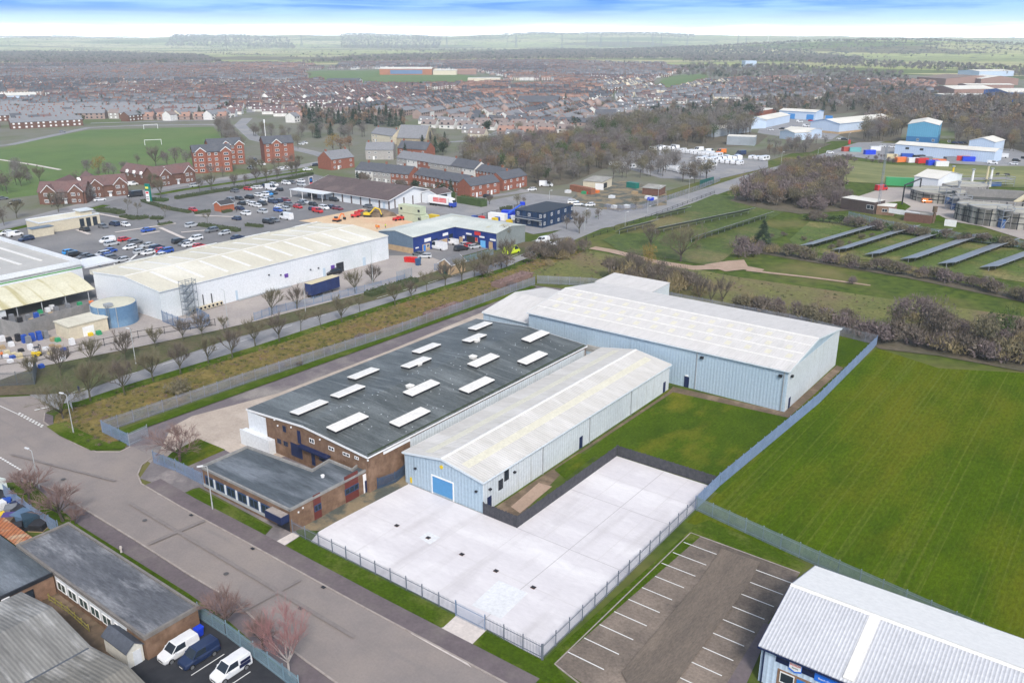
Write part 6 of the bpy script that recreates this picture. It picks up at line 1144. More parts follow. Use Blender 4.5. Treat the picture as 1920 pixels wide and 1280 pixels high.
for i, (x, y, c) in enumerate(C2):
    px = (480+x/4, 300+y/4+1.5); z = 'in the row nearest the hedge' if y < 235 else 'near the supermarket entrance' if x > 400 else 'in the middle of the supermarket car park' if y < 345 else 'at the near side of the supermarket car park'
    car(kindof(i+2), c, px, 0, z, 'cars in the supermarket car park', flip=0 if i % 3 else 1)
for k, c, px, a, z in (('van', 'white', (200, 455), 90, 'with bright panels at the front of the retail rows'), ('van', 'white', (31, 443), 90, 'beside the garden store parapet'), ('bigvan', 'white', (511, 357), 0, 'beside the row nearest the hedge'), ('van', 'red', (597, 399), 0, 'near the supermarket entrance'), ('bigvan', 'white', (534, 411), 0, 'at the near side of the supermarket car park'), ('bigvan', 'black', (249, 370), 80, 'on the street near the green totem'), ('van', 'white', (250, 348), 80, 'between the red roofed houses'),
    ('bigvan', 'white', (818, 467), 0, 'parked against the blue trading units'), ('van', 'white', (845, 458), 0, 'in the corner of the blue trading units'), ('suv', 'black', (866, 470), 70, 'before the blue trading units'), ('hatch', 'silver', (874, 462), 70, 'before the blue trading units'), ('hatch', 'red', (882, 464), 70, 'before the blue trading units'), ('hatch', 'silver', (890, 466), 70, 'before the blue trading units'), ('saloon', 'black', (897, 463), 70, 'before the blue trading units'), ('hatch', 'grey', (785, 480), 0, 'behind the red bins'), ('hatch', 'silver', (797, 484), 40, 'beside the small brick substation'), ('suv', 'black', (624, 515), 80, 'by the open warehouse doorway'),
    ('hatch', 'silver', (1084, 386), 40, 'beside the modular offices'), ('hatch', 'white', (1106, 387), 60, 'beside the modular offices'), ('suv', 'white', (1076, 382), 40, 'beside the modular offices'), ('van', 'white', (1016, 455), 80, 'on the side road below the modular offices'), ('hatch', 'white', (1030, 462), 80, 'on the side road below the modular offices'), ('hatch', 'white', (997, 358), 60, 'beside the brown brick terrace end'), ('bigvan', 'white', (1028, 350), 30, 'under the trees beyond the modular offices'), ('hatch', 'black', (915, 371), 20, 'before the brown brick terrace end'),
    ('hatch', 'white', (850, 357), 10, 'before the brown brick terrace'), ('saloon', 'black', (589, 312), 70, 'beside the roundabout'), ('saloon', 'white', (578, 320), 70, 'beside the roundabout'), ('hatch', 'silver', (500, 327), 70, 'on the street below the apartments'), ('hatch', 'white', (535, 316), 0, 'beside the right apartment block'), ('hatch', 'white', (525, 318), 0, 'beside the right apartment block'), ('hatch', 'white', (480, 308), 0, 'between the apartment blocks'), ('hatch', 'black', (478, 302), 0, 'between the apartment blocks'), ('hatch', 'white', (492, 310), 0, 'between the apartment blocks'), ('hatch', 'silver', (470, 317), 0, 'between the apartment blocks'), ('hatch', 'white', (565, 272), 0, 'on the verge beyond the right apartment block'), ('hatch', 'white', (572, 270), 0, 'on the verge beyond the right apartment block'), ('hatch', 'grey', (117, 249), 60, 'on the road beside the playing field'),
    ('hatch', 'white', (1556, 288), 20, 'by the road end near the blue sheds'), ('hatch', 'white', (1655, 276), 0, 'in the far yard beside the long white shed'), ('hatch', 'white', (1672, 277), 0, 'in the far yard beside the long white shed'), ('hatch', 'navy', (1790, 270), 0, 'behind the long white shed'), ('hatch', 'navy', (1800, 270), 0, 'behind the long white shed'), ('hatch', 'black', (1808, 270), 0, 'behind the long white shed'), ('van', 'white', (1862, 308), 0, 'at the end of the long white shed'), ('hatch', 'white', (1900, 309), 0, 'at the end of the long white shed'), ('hatch', 'black', (1905, 303), 0, 'at the end of the long white shed'), ('bigvan', 'white', (1875, 296), 0, 'at the end of the long white shed'), ('hatch', 'white', (1575, 262), 0, 'beside the buff based shed'), ('hatch', 'black', (1583, 263), 0, 'beside the buff based shed'), ('hatch', 'white', (1480, 245), 0, 'in the yard between the pale sheds'), ('hatch', 'silver', (1490, 240), 0, 'in the yard between the pale sheds'), ('van', 'white', (1512, 238), 0, 'in the yard between the pale sheds'), ('hatch', 'red', (1520, 228), 0, 'in the yard between the pale sheds'), ('van', 'white', (1500, 230), 0, 'in the yard between the pale sheds'), ('hatch', 'black', (1466, 243), 0, 'in the yard between the pale sheds'), ('hatch', 'white', (1445, 245), 0, 'in the yard between the pale sheds')):
    car(k, c, px, a, z, 'cars and vans about the estate')
t = car('bigvan', 'lime', (963, 475), 80, 'with dark checks on the side road', 'emergency vehicles')
# ------------------------------------------------------------------ houses
RB = {'red': mat('red_brick', (0.29, 0.10, 0.062), (0.21, 0.078, 0.05), sc1=1.2), 'brown': mat('brown_house_brick', (0.17, 0.085, 0.06), (0.12, 0.062, 0.046), sc1=1.2), 'cream': mat('cream_house_render', (0.62, 0.56, 0.44), (0.54, 0.48, 0.37), sc1=.6), 'white': mat('white_house_render', (0.70, 0.69, 0.66), (0.6, 0.59, 0.57), sc1=.6), 'grey': mat('grey_house_render', (0.38, 0.36, 0.34), (0.3, 0.29, 0.28), sc1=.8), 'pink': mat('pinkish_brick', (0.31, 0.20, 0.165), (0.25, 0.16, 0.135), sc1=1)}
RR = {'slate': mat('slate_tiles', (0.10, 0.105, 0.122), (0.075, 0.08, 0.094), sc1=1, c3=(0.11, 0.115, 0.125), sc3=.2), 'grey': mat('grey_tiles', (0.22, 0.225, 0.24), (0.17, 0.175, 0.19), sc1=1), 'maroon': mat('maroon_tiles', (0.165, 0.10, 0.095), (0.125, 0.077, 0.074), sc1=1, c3=(0.17, 0.085, 0.075), sc3=.15), 'orange': mat('orange_tiles', (0.33, 0.20, 0.15), (0.27, 0.16, 0.12), sc1=1), 'brown': mat('brown_tiles', (0.23, 0.175, 0.15), (0.18, 0.14, 0.12), sc1=1)}
CHIM = mat('chimney_brick', (0.3, 0.12, 0.075), sc1=1.5)
def house(label, loc, rz, L_, D, ze, zr, wall, roof, wins=((.8, 1.9), (3.2, 4.3)), floors=2, chim=(0.12,), door=.5, name='terraced_house', cat='house', group=None, back=False, gw=False):
    T = TH(name, label, cat, loc, rz, group); DIM[T.name] = (L_, D, ze, zr, 'x', 'gable')
    OB(MB().sideprism(profile(0, D, ze, zr, 'gable'), 0, L_, 'x'), 'wall', RB[wall], T)
    mb = MB(); sl = (zr-ze)/(D/2); o = .3
    mb.sideprism([(-o, ze-sl*o+.02), (D/2, zr+.02), (D/2, zr+.17), (-o, ze-sl*o+.17)], -.05, L_+.05, 'x'); mb.sideprism([(D+o, ze-sl*o+.02), (D+o, ze-sl*o+.17), (D/2, zr+.17), (D/2, zr+.02)], -.05, L_+.05, 'x'); r = OB(mb, 'roof', RR[roof], T)
    for c in chim: OB(MB().box(L_*c-.45, L_*c+.45, D/2-.3, D/2+.3, zr-.5, zr+1.1), 'chimney', CHIM, r)
    for f in range(floors):
        for (a, b) in wins:
            if f == 0 and door is not None and a <= door <= b: continue
            window(T, 'f', a, b, .9+f*2.6, 2.05+f*2.6, bars=1, fr=.12)
        if gw: window(T, 'r', D*.3, D*.3+1.1, .9+f*2.6, 2.0+f*2.6, fr=.12)
    if door is not None: panel(T, 'f', door, door+.95, .05, 2.1, WHITE, 'door', d=.08)
    return T
def terrace(p0, p1, cols, D, ze, zr, prefix, zone, group, name='terraced_house', floors=2):
    a, b = G(*p0), G(*p1); d = b-a; L_ = d.length/len(cols); rz = math.atan2(d.y, d.x); d.normalize()
    for i, (w_, r_) in enumerate(cols):
        T = house(None, a+d*(L_*i), rz, L_-.04, D, ze+.12*((i*7) % 3)*.5, zr+.12*((i*7) % 3)*.5, w_, r_, wins=((L_*.12, L_*.12+1.2), (L_*.6, L_*.6+1.2)), door=L_*.4-.2, chim=((.92,) if i % 2 == 0 else ()), name=name, floors=floors, gw=(i == len(cols)-1))
        pool(T, f'{ {"white": "white rendered", "cream": "cream rendered", "grey": "grey rendered", "red": "red brick", "brown": "brown brick", "pink": "pale brick"}[w_]} house with {r_} roof', zone, 'house', group)
terrace((667, 338), (768, 349), [('white', 'slate'), ('white', 'slate'), ('grey', 'slate'), ('grey', 'slate'), ('red', 'slate'), ('red', 'slate')], 9, 5.2, 8.2, '', 'in the terrace nearest the supermarket', 'terrace houses behind the supermarket')
terrace((777, 347), (871, 365), [('red', 'slate')]*6, 9, 5.0, 7.6, '', 'in the dark terrace behind the hedge', 'terrace houses behind the supermarket')
terrace((744, 314), (890, 338), [('grey', 'grey'), ('white', 'grey'), ('red', 'grey'), ('grey', 'grey'), ('grey', 'grey'), ('grey', 'slate'), ('white', 'slate')], 9, 5.2, 8.3, '', 'in the rear terrace of mixed fronts', 'terrace houses behind the supermarket')
terrace((892, 338), (944, 348), [('red', 'slate')]*4, 8, 4.8, 7.2, '', 'between the rear terrace and the woods', 'terrace houses behind the supermarket')
terrace((882, 372), (937, 363), [('red', 'slate')]*2, 8.5, 5.2, 7.8, '', 'in the short end block by the lane', 'terrace houses behind the supermarket')
terrace((943, 359), (988, 350), [('red', 'slate')]*2, 8.5, 5.2, 7.8, '', 'in the rearmost short block by the woods', 'terrace houses behind the supermarket')
for p0, p1, D, w_, r_, lab in (((622, 320), (665, 314), 11, 'red', 'grey', 'red brick corner house with two chimneys near the roundabout'), ((686, 300), (738, 300), 10, 'grey', 'grey', 'grey gabled house with tall chimneys behind the front terrace'), ((746, 296), (800, 300), 9, 'red', 'slate', 'red brick cottage row end below the church'), ((697, 266), (737, 272), 9, 'cream', 'grey', 'large cream stone vicarage beside the church')):
    a, b = G(*p0), G(*p1); d = b-a; house(lab, a, math.atan2(d.y, d.x), d.length, D, 5.6, 9.2, w_, r_, wins=((1.5, 2.8), (5, 6.3), (d.length-3, d.length-1.7)), door=4, chim=(.08, .92), name='detached_house')
a, b = G(744, 273), G(800, 275); d = b-a; T = TH('church', 'long grey stone church with a steep slate roof and tall end window', 'church', a, math.atan2(d.y, d.x)); L_ = d.length; DIM[T.name] = (L_, 13, 5, 12, 'x', 'gable')
STONE = mat('church_stone', (0.36, 0.31, 0.22), (0.28, 0.24, 0.17), sc1=.6); OB(MB().sideprism(profile(0, 13, 5, 12, 'gable'), 0, L_, 'x'), 'wall', STONE, T)
OB(MB().sideprism([(-.4, 4.7), (6.5, 12.1), (6.5, 12.4), (-.4, 5.0)], 0.6, L_-.6, 'x').sideprism([(13.4, 4.7), (13.4, 5.0), (6.5, 12.4), (6.5, 12.1)], .6, L_-.6, 'x'), 'roof', RR['grey'], T)
OB(MB().sideprism([(5, 2.5), (8, 2.5), (8, 7.5), (6.5, 9.5), (5, 7.5)], L_, L_+.1, 'x'), 'window', GLASS, T)
for k in range(5): OB(MB().box(2+k*(L_-5)/4, 2.8+k*(L_-5)/4, -.8, 0, 0, 4.2), 'buttress', STONE, T)
OB(MB().box(L_*.4, L_*.4+7, -4, 0, 0, 3.2), 'porch', STONE, T)
# brown brick red-roofed pairs by the street: each a thing with two gables and a rear wing
def pair(label, p0, p1, wing=True, wl=16):
    a, b = G(*p0), G(*p1); d = b-a; L_ = d.length; rz = math.atan2(d.y, d.x); T = TH('apartment_house', label, 'house', a, rz); DIM[T.name] = (L_, 9, 5.2, 8.6, 'x', 'gable')
    OB(MB().sideprism(profile(0, 9, 5.2, 8.6, 'gable'), 0, L_, 'x'), 'wall', RB['brown'], T)
    r = OB(MB().sideprism([(-.4, 5.0), (4.5, 8.65), (4.5, 8.85), (-.4, 5.2)], -.3, L_+.3, 'x').sideprism([(9.4, 5.0), (9.4, 5.2), (4.5, 8.85), (4.5, 8.65)], -.3, L_+.3, 'x'), 'roof', RR['maroon'], T)
    for c in (L_*.24, L_*.82):
        w_ = 2.6; OB(MB().sideprism([(c-w_, 0), (c+w_, 0), (c+w_, 5.2), (c, 7.8), (c-w_, 5.2)], -1.0, 3, 'y'), 'front_gable', RB['brown'], T)
        OB(MB().sideprism([(c-w_-.3, 4.95), (c, 7.9), (c, 8.1), (c-w_-.3, 5.2)], -1.2, 4, 'y').sideprism([(c+w_+.3, 4.95), (c+w_+.3, 5.2), (c, 8.1), (c, 7.9)], -1.2, 4, 'y'), 'gable_roof', RR['maroon'], T)
        OB(MB().sideprism([(c-w_-.35, 4.9), (c, 7.85), (c, 8.15), (c-w_-.35, 5.2)], -1.3, -1.2, 'y').sideprism([(c+w_+.35, 4.9), (c+w_+.35, 5.2), (c, 8.15), (c, 7.85)], -1.3, -1.2, 'y'), 'barge_board', WHITE, T)
        for f in (0, 1): window(T, 'f', c-1.9, c-.3, .9+f*2.6, 2.2+f*2.6, base=1.0, bars=2, fr=.12); window(T, 'f', c+.7, c+1.4, 1.0+f*2.6, 2.0+f*2.6, base=1.0, bars=0, fr=.12)
    panel(T, 'f', L_*.53, L_*.53+1.1, .05, 2.2, WHITE, 'door', d=.1); OB(MB().box(L_*.5, L_*.5+2.0, -1.0, -.1, 2.3, 2.5), 'porch_roof', WHITE, T)
    if wing:
        OB(MB().sideprism(profile(.3, 8.3, 5.0, 8.2, 'gable'), 9, 9+wl, 'y'), 'rear_wing', RB['brown'], T)
        OB(MB().sideprism([(-.1, 4.75), (4.3, 8.3), (4.3, 8.5), (-.1, 4.95)], 5, 9.3+wl, 'y').sideprism([(8.7, 4.75), (8.7, 4.95), (4.3, 8.5), (4.3, 8.3)], 5, 9.3+wl, 'y'), 'wing_roof', RR['maroon'], T)
        for k in range(3): y = 11+k*wl/3.4; OB(MB().sideprism([(y-.8, 4.9), (y+.8, 4.9), (y, 6.4)], -.35, .8, 'x'), 'dormer', WHITE, T); window(T, 'l', y-.6, y+.6, 3.4, 4.5, base=-.3)
    return T
pair('left hand brown brick house with maroon roof behind the cream restaurant', (75, 384), (163, 382)); pair('middle brown brick house with maroon roof and white gable edges', (163, 373), (242, 366)); pair('right hand brown brick house with maroon roof beside the apartments', (292, 352), (368, 341), wl=20)
def flats(label, p0, p1, D, ze, rz_, gables, slabs):
    a, b = G(*p0), G(*p1); d = b-a; L_ = d.length; T = TH('apartment_block', label, 'apartments', a, math.atan2(d.y, d.x)); DIM[T.name] = (L_, D, ze, rz_, 'x', 'gable')
    OB(MB().sideprism(profile(0, D, ze, rz_, 'gable'), 0, L_, 'x'), 'wall', RB['red'], T); OB(MB().sideprism([(-.5, ze-.2), (D/2, rz_+.05), (D/2, rz_+.3), (-.5, ze+.05)], -.3, L_+.3, 'x').sideprism([(D+.5, ze-.2), (D+.5, ze+.05), (D/2, rz_+.3), (D/2, rz_+.05)], -.3, L_+.3, 'x'), 'roof', RR['slate'], T)
    for c in gables:
        c *= L_; w_ = 2.3; OB(MB().sideprism([(c-w_, 0), (c+w_, 0), (c+w_, ze), (c, ze+2.0), (c-w_, ze)], -.9, 4, 'y'), 'gable_bay', RB['red'], T)
        OB(MB().sideprism([(c-w_-.4, ze-.2), (c, ze+2.0), (c, ze+2.3), (c-w_-.4, ze+.1)], -1.1, 5, 'y').sideprism([(c+w_+.4, ze-.2), (c+w_+.4, ze+.1), (c, ze+2.3), (c, ze+2.0)], -1.1, 5, 'y'), 'bay_roof', RR['slate'], T)
        OB(MB().sideprism([(c-w_-.4, ze-.25), (c, ze+1.95), (c, ze+2.35), (c-w_-.4, ze+.15)], -1.2, -1.1, 'y').sideprism([(c+w_+.4, ze-.25), (c+w_+.4, ze+.15), (c, ze+2.35), (c, ze+1.95)], -1.2, -1.1, 'y'), 'barge_board', WHITE, T)
        for f in range(4): window(T, 'f', c-1.1, c+1.1, .9+f*2.6, 2.2+f*2.6, base=.9, bars=1, fr=.13)
    for x in slabs:
        for f in range(4): window(T, 'f', x*L_-.7, x*L_+.7, .9+f*2.6, 2.2+f*2.6, bars=1, fr=.13)
    for f in range(4):
        for y in (3, D-4): window(T, 'r', y, y+1.2, .9+f*2.6, 2.1+f*2.6, bars=1, fr=.13)
    return T
flats('front red brick apartment block with slate roof and white gables', (366, 326), (437, 322), 13, 10.6, 13.2, (.2, .86), (.06, .42, .6)); flats('rear red brick apartment block just behind the front apartment block', (396, 312), (458, 308), 13, 10.6, 13.4, (.5, .9), (.1, .3, .7)); flats('separate red brick apartment block with slate roof near the roundabout', (498, 306), (553, 303), 15, 10.4, 13.4, (.42,), (.12, .72))
# ------------------------------------------------------------------ the far trading estates
def fshed(label, p0, p1, dep, ze, zr, wm, rm, ridge='x', kind='gable', name='industrial_shed', base=None, trim=None):
    a, b = G(*p0), G(*p1); d = b-a; return shed(name, label, 'industrial shed', a, d.length, dep, ze, zr, wm, rm, ridge=ridge, kind=kind, rz=math.atan2(d.y, d.x), over=.3, plinth=base, trim=trim)
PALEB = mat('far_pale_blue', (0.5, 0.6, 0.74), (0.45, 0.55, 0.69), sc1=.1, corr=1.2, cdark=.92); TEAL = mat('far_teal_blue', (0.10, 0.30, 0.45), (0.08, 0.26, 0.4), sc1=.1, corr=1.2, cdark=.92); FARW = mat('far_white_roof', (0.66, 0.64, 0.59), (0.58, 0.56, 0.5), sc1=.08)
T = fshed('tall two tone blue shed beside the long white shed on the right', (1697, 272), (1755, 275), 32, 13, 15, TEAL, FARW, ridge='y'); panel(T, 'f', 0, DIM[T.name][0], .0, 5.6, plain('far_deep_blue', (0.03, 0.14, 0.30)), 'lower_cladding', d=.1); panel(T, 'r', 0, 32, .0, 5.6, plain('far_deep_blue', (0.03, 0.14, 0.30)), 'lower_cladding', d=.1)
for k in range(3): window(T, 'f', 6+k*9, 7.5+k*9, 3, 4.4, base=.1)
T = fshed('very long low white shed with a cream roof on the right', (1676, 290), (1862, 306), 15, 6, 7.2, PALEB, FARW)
for x in (6, 14, 66, 84): panel(T, 'f', x, x+2, 3.6, 4.8, DARK, 'window', d=.06)
fshed('small gabled white shed at the far end of the long white shed', (1814, 284), (1862, 288), 18, 6.5, 8.5, PALEB, FARW, ridge='y')
BUFFB = (1.6, BUFF)
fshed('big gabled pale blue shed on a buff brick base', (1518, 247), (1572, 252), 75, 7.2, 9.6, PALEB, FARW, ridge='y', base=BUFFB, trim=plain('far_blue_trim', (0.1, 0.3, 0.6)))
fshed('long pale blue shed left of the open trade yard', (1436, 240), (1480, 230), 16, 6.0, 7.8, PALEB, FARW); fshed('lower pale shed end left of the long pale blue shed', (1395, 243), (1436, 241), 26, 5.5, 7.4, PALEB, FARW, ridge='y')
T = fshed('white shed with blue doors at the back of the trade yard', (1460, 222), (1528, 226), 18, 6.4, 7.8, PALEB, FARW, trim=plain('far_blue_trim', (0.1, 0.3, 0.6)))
for k in range(3): panel(T, 'f', 8+k*16, 14+k*16, 0, 4.5, plain('far_door_blue', (0.05, 0.25, 0.6)), 'roller_door', d=.1)
fshed('pair like front pale blue unit below the big gabled shed', (1489, 264), (1520, 262), 14, 5, 6.2, PALEB, FARW, ridge='x'); fshed('rear pale blue unit just right of the front unit', (1515, 262), (1540, 258), 18, 5.5, 6.8, PALEB, FARW, ridge='y')
fshed('grey white shed behind the bare trees left of the trade yard', (1340, 258), (1408, 248), 14, 5.5, 7, mat('far_grey_cladding', (0.32, 0.36, 0.4), sc1=.1), FARW); fshed('low grey shed with bright roof edge among the bare trees', (1362, 272), (1415, 274), 12, 5.5, 5.5, mat('far_grey_cladding', (0.32, 0.36, 0.4), sc1=.1), FARW, kind='flat')
fshed('low red brick block behind the pale blue sheds', (1428, 218), (1456, 213), 12, 4.5, 4.5, RB['red'], FARW, kind='flat')
fshed('large red brick factory with multi gabled roof at the far right', (1772, 160), (1885, 158), 60, 9, 13, RB['pink'], RR['brown'], ridge='y'); fshed('middle red brick factory shed beside the multi gabled one', (1838, 160), (1908, 160), 50, 9, 13, RB['pink'], FARW, ridge='y'); fshed('low brick factory with a white curved roof at the far right', (1788, 179), (1865, 178), 45, 7, 10, RB['pink'], FARW); fshed('long white roofed store in front of the brick factories', (1812, 168), (1900, 168), 25, 6, 7, RB['pink'], FARW); fshed('deep blue shed cut by the right edge of the view', (1888, 192), (1975, 192), 50, 10, 13, plain('far_royal_blue', (0.02, 0.12, 0.42)), FARW); fshed('long flat pale roofed store before the far brick factories', (1770, 187), (1888, 187), 30, 5, 5, mat('far_grey_cladding', (0.32, 0.36, 0.4), sc1=.1), FARW, kind='flat')
fshed('far white showroom beyond the brick factories', (1835, 144), (1900, 143), 50, 9, 11, PALEB, FARW)
fshed('pale blue box store far across the town', (1397, 126), (1418, 126), 35, 14, 14, PALEB, PALEB, kind='flat')
T = fshed('long modern school of orange brick and blue glass on the green field', (712, 141), (810, 141), 40, 11, 13.5, mat('school_orange', (0.42, 0.17, 0.09), sc1=.1), FARW, name='school'); panel(T, 'f', 20, 80, 2, 9, plain('school_blue', (0.12, 0.2, 0.36)), 'glazing', d=.3)
fshed('cream wing of the school on the green field', (812, 141), (856, 141), 30, 8, 9, RB['cream'], FARW, name='school_wing', kind='mono'); fshed('orange roofed end building of the school', (853, 140), (893, 140), 25, 7, 10, RB['pink'], RR['orange'], name='school_wing'); fshed('long low cream sports hall on the green field', (877, 156), (938, 156), 24, 7, 7, RB['cream'], FARW, kind='flat', name='sports_hall')
fshed('white and blue depot at the left edge of the far town', (-30, 192), (70, 189), 40, 6, 8, PALEB, FARW); fshed('large dark roofed hall in the middle of the town', (970, 203), (1045, 204), 26, 6, 11, RB['brown'], RR['slate'], name='community_hall'); fshed('dark roofed white school far left of the green field', (610, 160), (672, 160), 40, 5, 9, RB['white'], RR['slate'], name='school_wing')
T = fshed('half timbered black and white inn among the trees', (1118, 229), (1156, 229), 14, 5, 9.5, RB['white'], RR['slate'], name='inn')
for k in range(6): panel(T, 'f', 1+k*3.8, 1.5+k*3.8, 0, 5, BLK, 'timber_frame', d=.1)
# huts in the scrap yard
T = fshed('derelict cream hut with a shallow fibre cement roof in the scrap yard', (1093, 354), (1128, 357), 12, 3.6, 4.2, CREAM, mat('old_sheet_roof', (0.36, 0.35, 0.32), (0.24, 0.23, 0.21), sc1=.3, corr=1.1, cdark=.85), kind='mono', name='hut'); panel(T, 'f', 6, 10, 0, 3, WHITE, 'door', d=.1); panel(T, 'r', 2, 6, .5, 2.8, DARK, 'window', d=.1)
fshed('small brown hut with a pale sheet roof beside the palisade fence', (1204, 365), (1236, 368), 7, 3, 3.6, RB['brown'], mat('old_sheet_roof', (0.36, 0.35, 0.32)), name='hut', kind='mono')
boxcabin('long rusty brown container beside the derelict cream hut', (1068, 358), 14, 2.6, 2.6, mat('rust', (0.3, 0.12, 0.06), (0.2, 0.08, 0.05), sc1=1), -15, nm='container', cat='container', win=0); boxcabin('small green container in the black scrap yard', (1174, 352), 5.5, 2.5, 2.5, plain('container_green', (0.01, 0.16, 0.13)), -10, nm='container', cat='container', win=0)
for i, (px, m, lk) in enumerate((((1096, 364), GRN, 'green'), ((1103, 364), REDP, 'red'), ((1220, 376), BINB, 'blue'), ((1215, 373), WRAP, 'white'), ((1065, 362), WRAP, 'white'), ((1226, 375), WRAP, 'white'), ((1140, 389), GRYP, 'grey'), ((1152, 391), WRAP, 'white'), ((1163, 391), GRYP, 'grey'), ((1175, 390), WRAP, 'white'), ((1185, 389), GRYP, 'grey'), ((1190, 364), WOOD, 'brown'), ((1147, 372), WRAP, 'white'), ((1118, 362), ORG, 'orange'))): pallet(px, m, f'{lk} heap of scrap', 'in the fenced scrap yard', 1.3, 2.4, 'scrap_heap', 'scrap', group='scrap in the yard')
# bottom-left junk
for i, (px, m, lk, h, w_) in enumerate((((2, 955), WRAP, 'white and red', 1.3, 1.6), ((22, 962), GRYP, 'grey', 1.2, 1.8), ((40, 965), BLK, 'black', 1.2, 2.0), ((3, 975), YEL, 'yellow', 1.1, 1.4), ((18, 978), plain('purple_goods', (0.08, 0.05, 0.22)), 'purple', 1.2, 1.8), ((45, 975), plain('steel_blue_tarp', (0.1, 0.17, 0.27)), 'steel blue', 1.3, 2.6), ((60, 980), plain('dark_teal_tarp', (0.03, 0.06, 0.09)), 'dark teal', 1.4, 2.4), ((12, 990), SOIL, 'brown', 1.3, 2.0), ((0, 1000), SOIL, 'brown', 1.4, 2.0), ((30, 995), BLK, 'black', 1.0, 2.0), ((75, 990), BLK, 'black', 1.0, 2.2), ((35, 952), NAVY, 'navy', 1.0, 1.8), ((14, 945), BLUEP, 'blue', .9, 1.5))): pallet(px, m, f'{lk} pile of salvage', 'in the corner scrap yard', h, w_, 'salvage_pile', 'scrap', group='salvage in the corner yard', rz=GR+i)
T = TH('tyre', 'big old tyre lying on its side in the corner scrap yard', 'tyre', G(22, 948)); OB(MB().cyl(0, 0, 0, .45, .95, 20), 'rubber', TYRE, T); OB(MB().cyl(0, 0, .451, .5, .5, 16), 'rim', WHITE, T)
T = TH('lean_to', 'rusty orange corrugated lean-to roof against the flat roofed wing', 'lean-to', W(-116.5, 36.6)); OB(MB().hexa([(0, 0, 2.7), (9.5, 0, 2.7), (9.5, 2.4, 2.3), (0, 2.4, 2.3)], [(0, 0, 2.78), (9.5, 0, 2.78), (9.5, 2.4, 2.38), (0, 2.4, 2.38)]), 'roof', mat('rusty_corrugated', (0.48, 0.17, 0.06), (0.34, 0.13, 0.07), sc1=1.2, c3=(0.5, 0.35, 0.22), sc3=.5, corr=.7, cdark=.55), T)
for x in (.2, 9.2): OB(MB().box(x, x+.1, 2.2, 2.3, 0, 2.35), 'post', DARK, T)
# ------------------------------------------------------------------ solar rows
PV_ = mat('solar_glass', (0.29, 0.31, 0.34), (0.23, 0.25, 0.28), sc1=.2, corr=1.65, cax=(1, 0), cdark=.7, rough=.3, spec=.7)
def solar(label, p0, p1, wd=3.4, lo=.7, hi=2.4):
    a, b = U(*p0), U(*p1); a, b = W(*a), W(*b); d = b-a; L_ = d.length; T = TH('solar_row', label, 'solar panels', a, math.atan2(d.y, d.x), 'rows of solar panels')
    OB(MB().hexa([(0, 0, hi), (L_, 0, hi), (L_, wd, lo), (0, wd, lo)], [(0, .02, hi+.06), (L_, .02, hi+.06), (L_, wd+.02, lo+.06), (0, wd+.02, lo+.06)]), 'panel_face', PV_, T); OB(MB().box(0, L_, -.05, .0, hi-.05, hi+.08), 'frame', GREYST, T)
    for k in range(int(L_/4.5)+1): OB(MB().box(k*4.5, k*4.5+.12, wd*.45, wd*.45+.12, 0, (lo+hi)/2), 'post', GREYST, T)
    return T
for i, (a, b) in enumerate((((1522, 470), (1659, 428)), ((1585, 478), (1724, 433)), ((1648, 487), (1785, 440)), ((1716, 496), (1850, 448)), ((1788, 505), (1912, 458)), ((1868, 512), (1990, 466)))):
    pool(solar(None, a, b, 4.8, .8, 2.1), 'long solar panel row', 'below the sewage works', 'solar panels', 'rows of solar panels')
for a, b in (((1304, 457), (1450, 409)), ((1235, 440), (1415, 402)), ((1238, 413), (1296, 399)), ((1168, 441), (1235, 424))): pool(solar(None, a, b, 3.4, .7, 2.6), 'thin solar panel row', 'in the paddock by the road', 'solar panels', 'rows of solar panels')
# ------------------------------------------------------------------ sewage works
TNK = mat('ribbed_tank_steel', (0.36, 0.35, 0.31), (0.26, 0.25, 0.22), sc1=.5, corr=2.2, cdark=.35, rough=.5)
def rtank(label, px, r, h):
    T = TH('settling_tank', label, 'tank', G(*px), 0, 'round tanks of the sewage works'); OB(MB().cyl(0, 0, 0, h, r, 40), 'shell', TNK, T); OB(MB().cyl(0, 0, h-.4, h+.1, r+.12, 40), 'rim', CONP, T); OB(MB().cyl(0, 0, h+.11, h+.16, r-.4, 40), 'cover', mat('tank_cover', (0.42, 0.4, 0.34), (0.3, 0.29, 0.25), sc1=.4), T)
    for z in (h*.35, h*.7): OB(MB().cyl(0, 0, z, z+.3, r+.1, 40), 'band', DARK, T)
    OB(MB().box(-r, r, -.5, .5, h+.2, h+.35), 'walkway', GREYST, T)
    for k in range(22): a = k*2*math.pi/22; OB(MB().cyl(r*1.01*math.cos(a), r*1.01*math.sin(a), 0, h, .16, 5), 'stiffener', DARK if k % 2 else CONP, T)
    return T
rtank('leftmost narrow ribbed settling tank at the sewage works', (1822, 412), 6.0, 6); rtank('middle wide ribbed settling tank with a blue ladder box', (1852, 418), 7.6, 6.4); rtank('right hand ribbed settling tank at the sewage works', (1902, 424), 7.6, 6.0); rtank('low ribbed tank by the white shed of the sewage works', (1757, 375), 10.5, 4.2); rtank('rear ribbed tank behind the low ribbed tank', (1805, 362), 9.5, 4.0)
a, b = G(1795, 398), G(1960, 408); d = b-a; T = TH('aeration_basin', 'large open dark concrete aeration basin at the sewage works', 'basin', a, math.atan2(d.y, d.x)); L_ = d.length; D = 30
for i, b in enumerate(((0, L_, 0, .9), (0, L_, D-.9, D), (0, .9, .9, D-.9), (L_-.9, L_, .9, D-.9))): OB(MB().box(*b, 0, 5.2+.003*i), 'wall', CONP, T)
OB(MB().box(.9, L_-.9, .9, D-.9, 1.6, 2.0), 'water', plain('dark_water', (0.02, 0.03, 0.03), rough=.12), T)
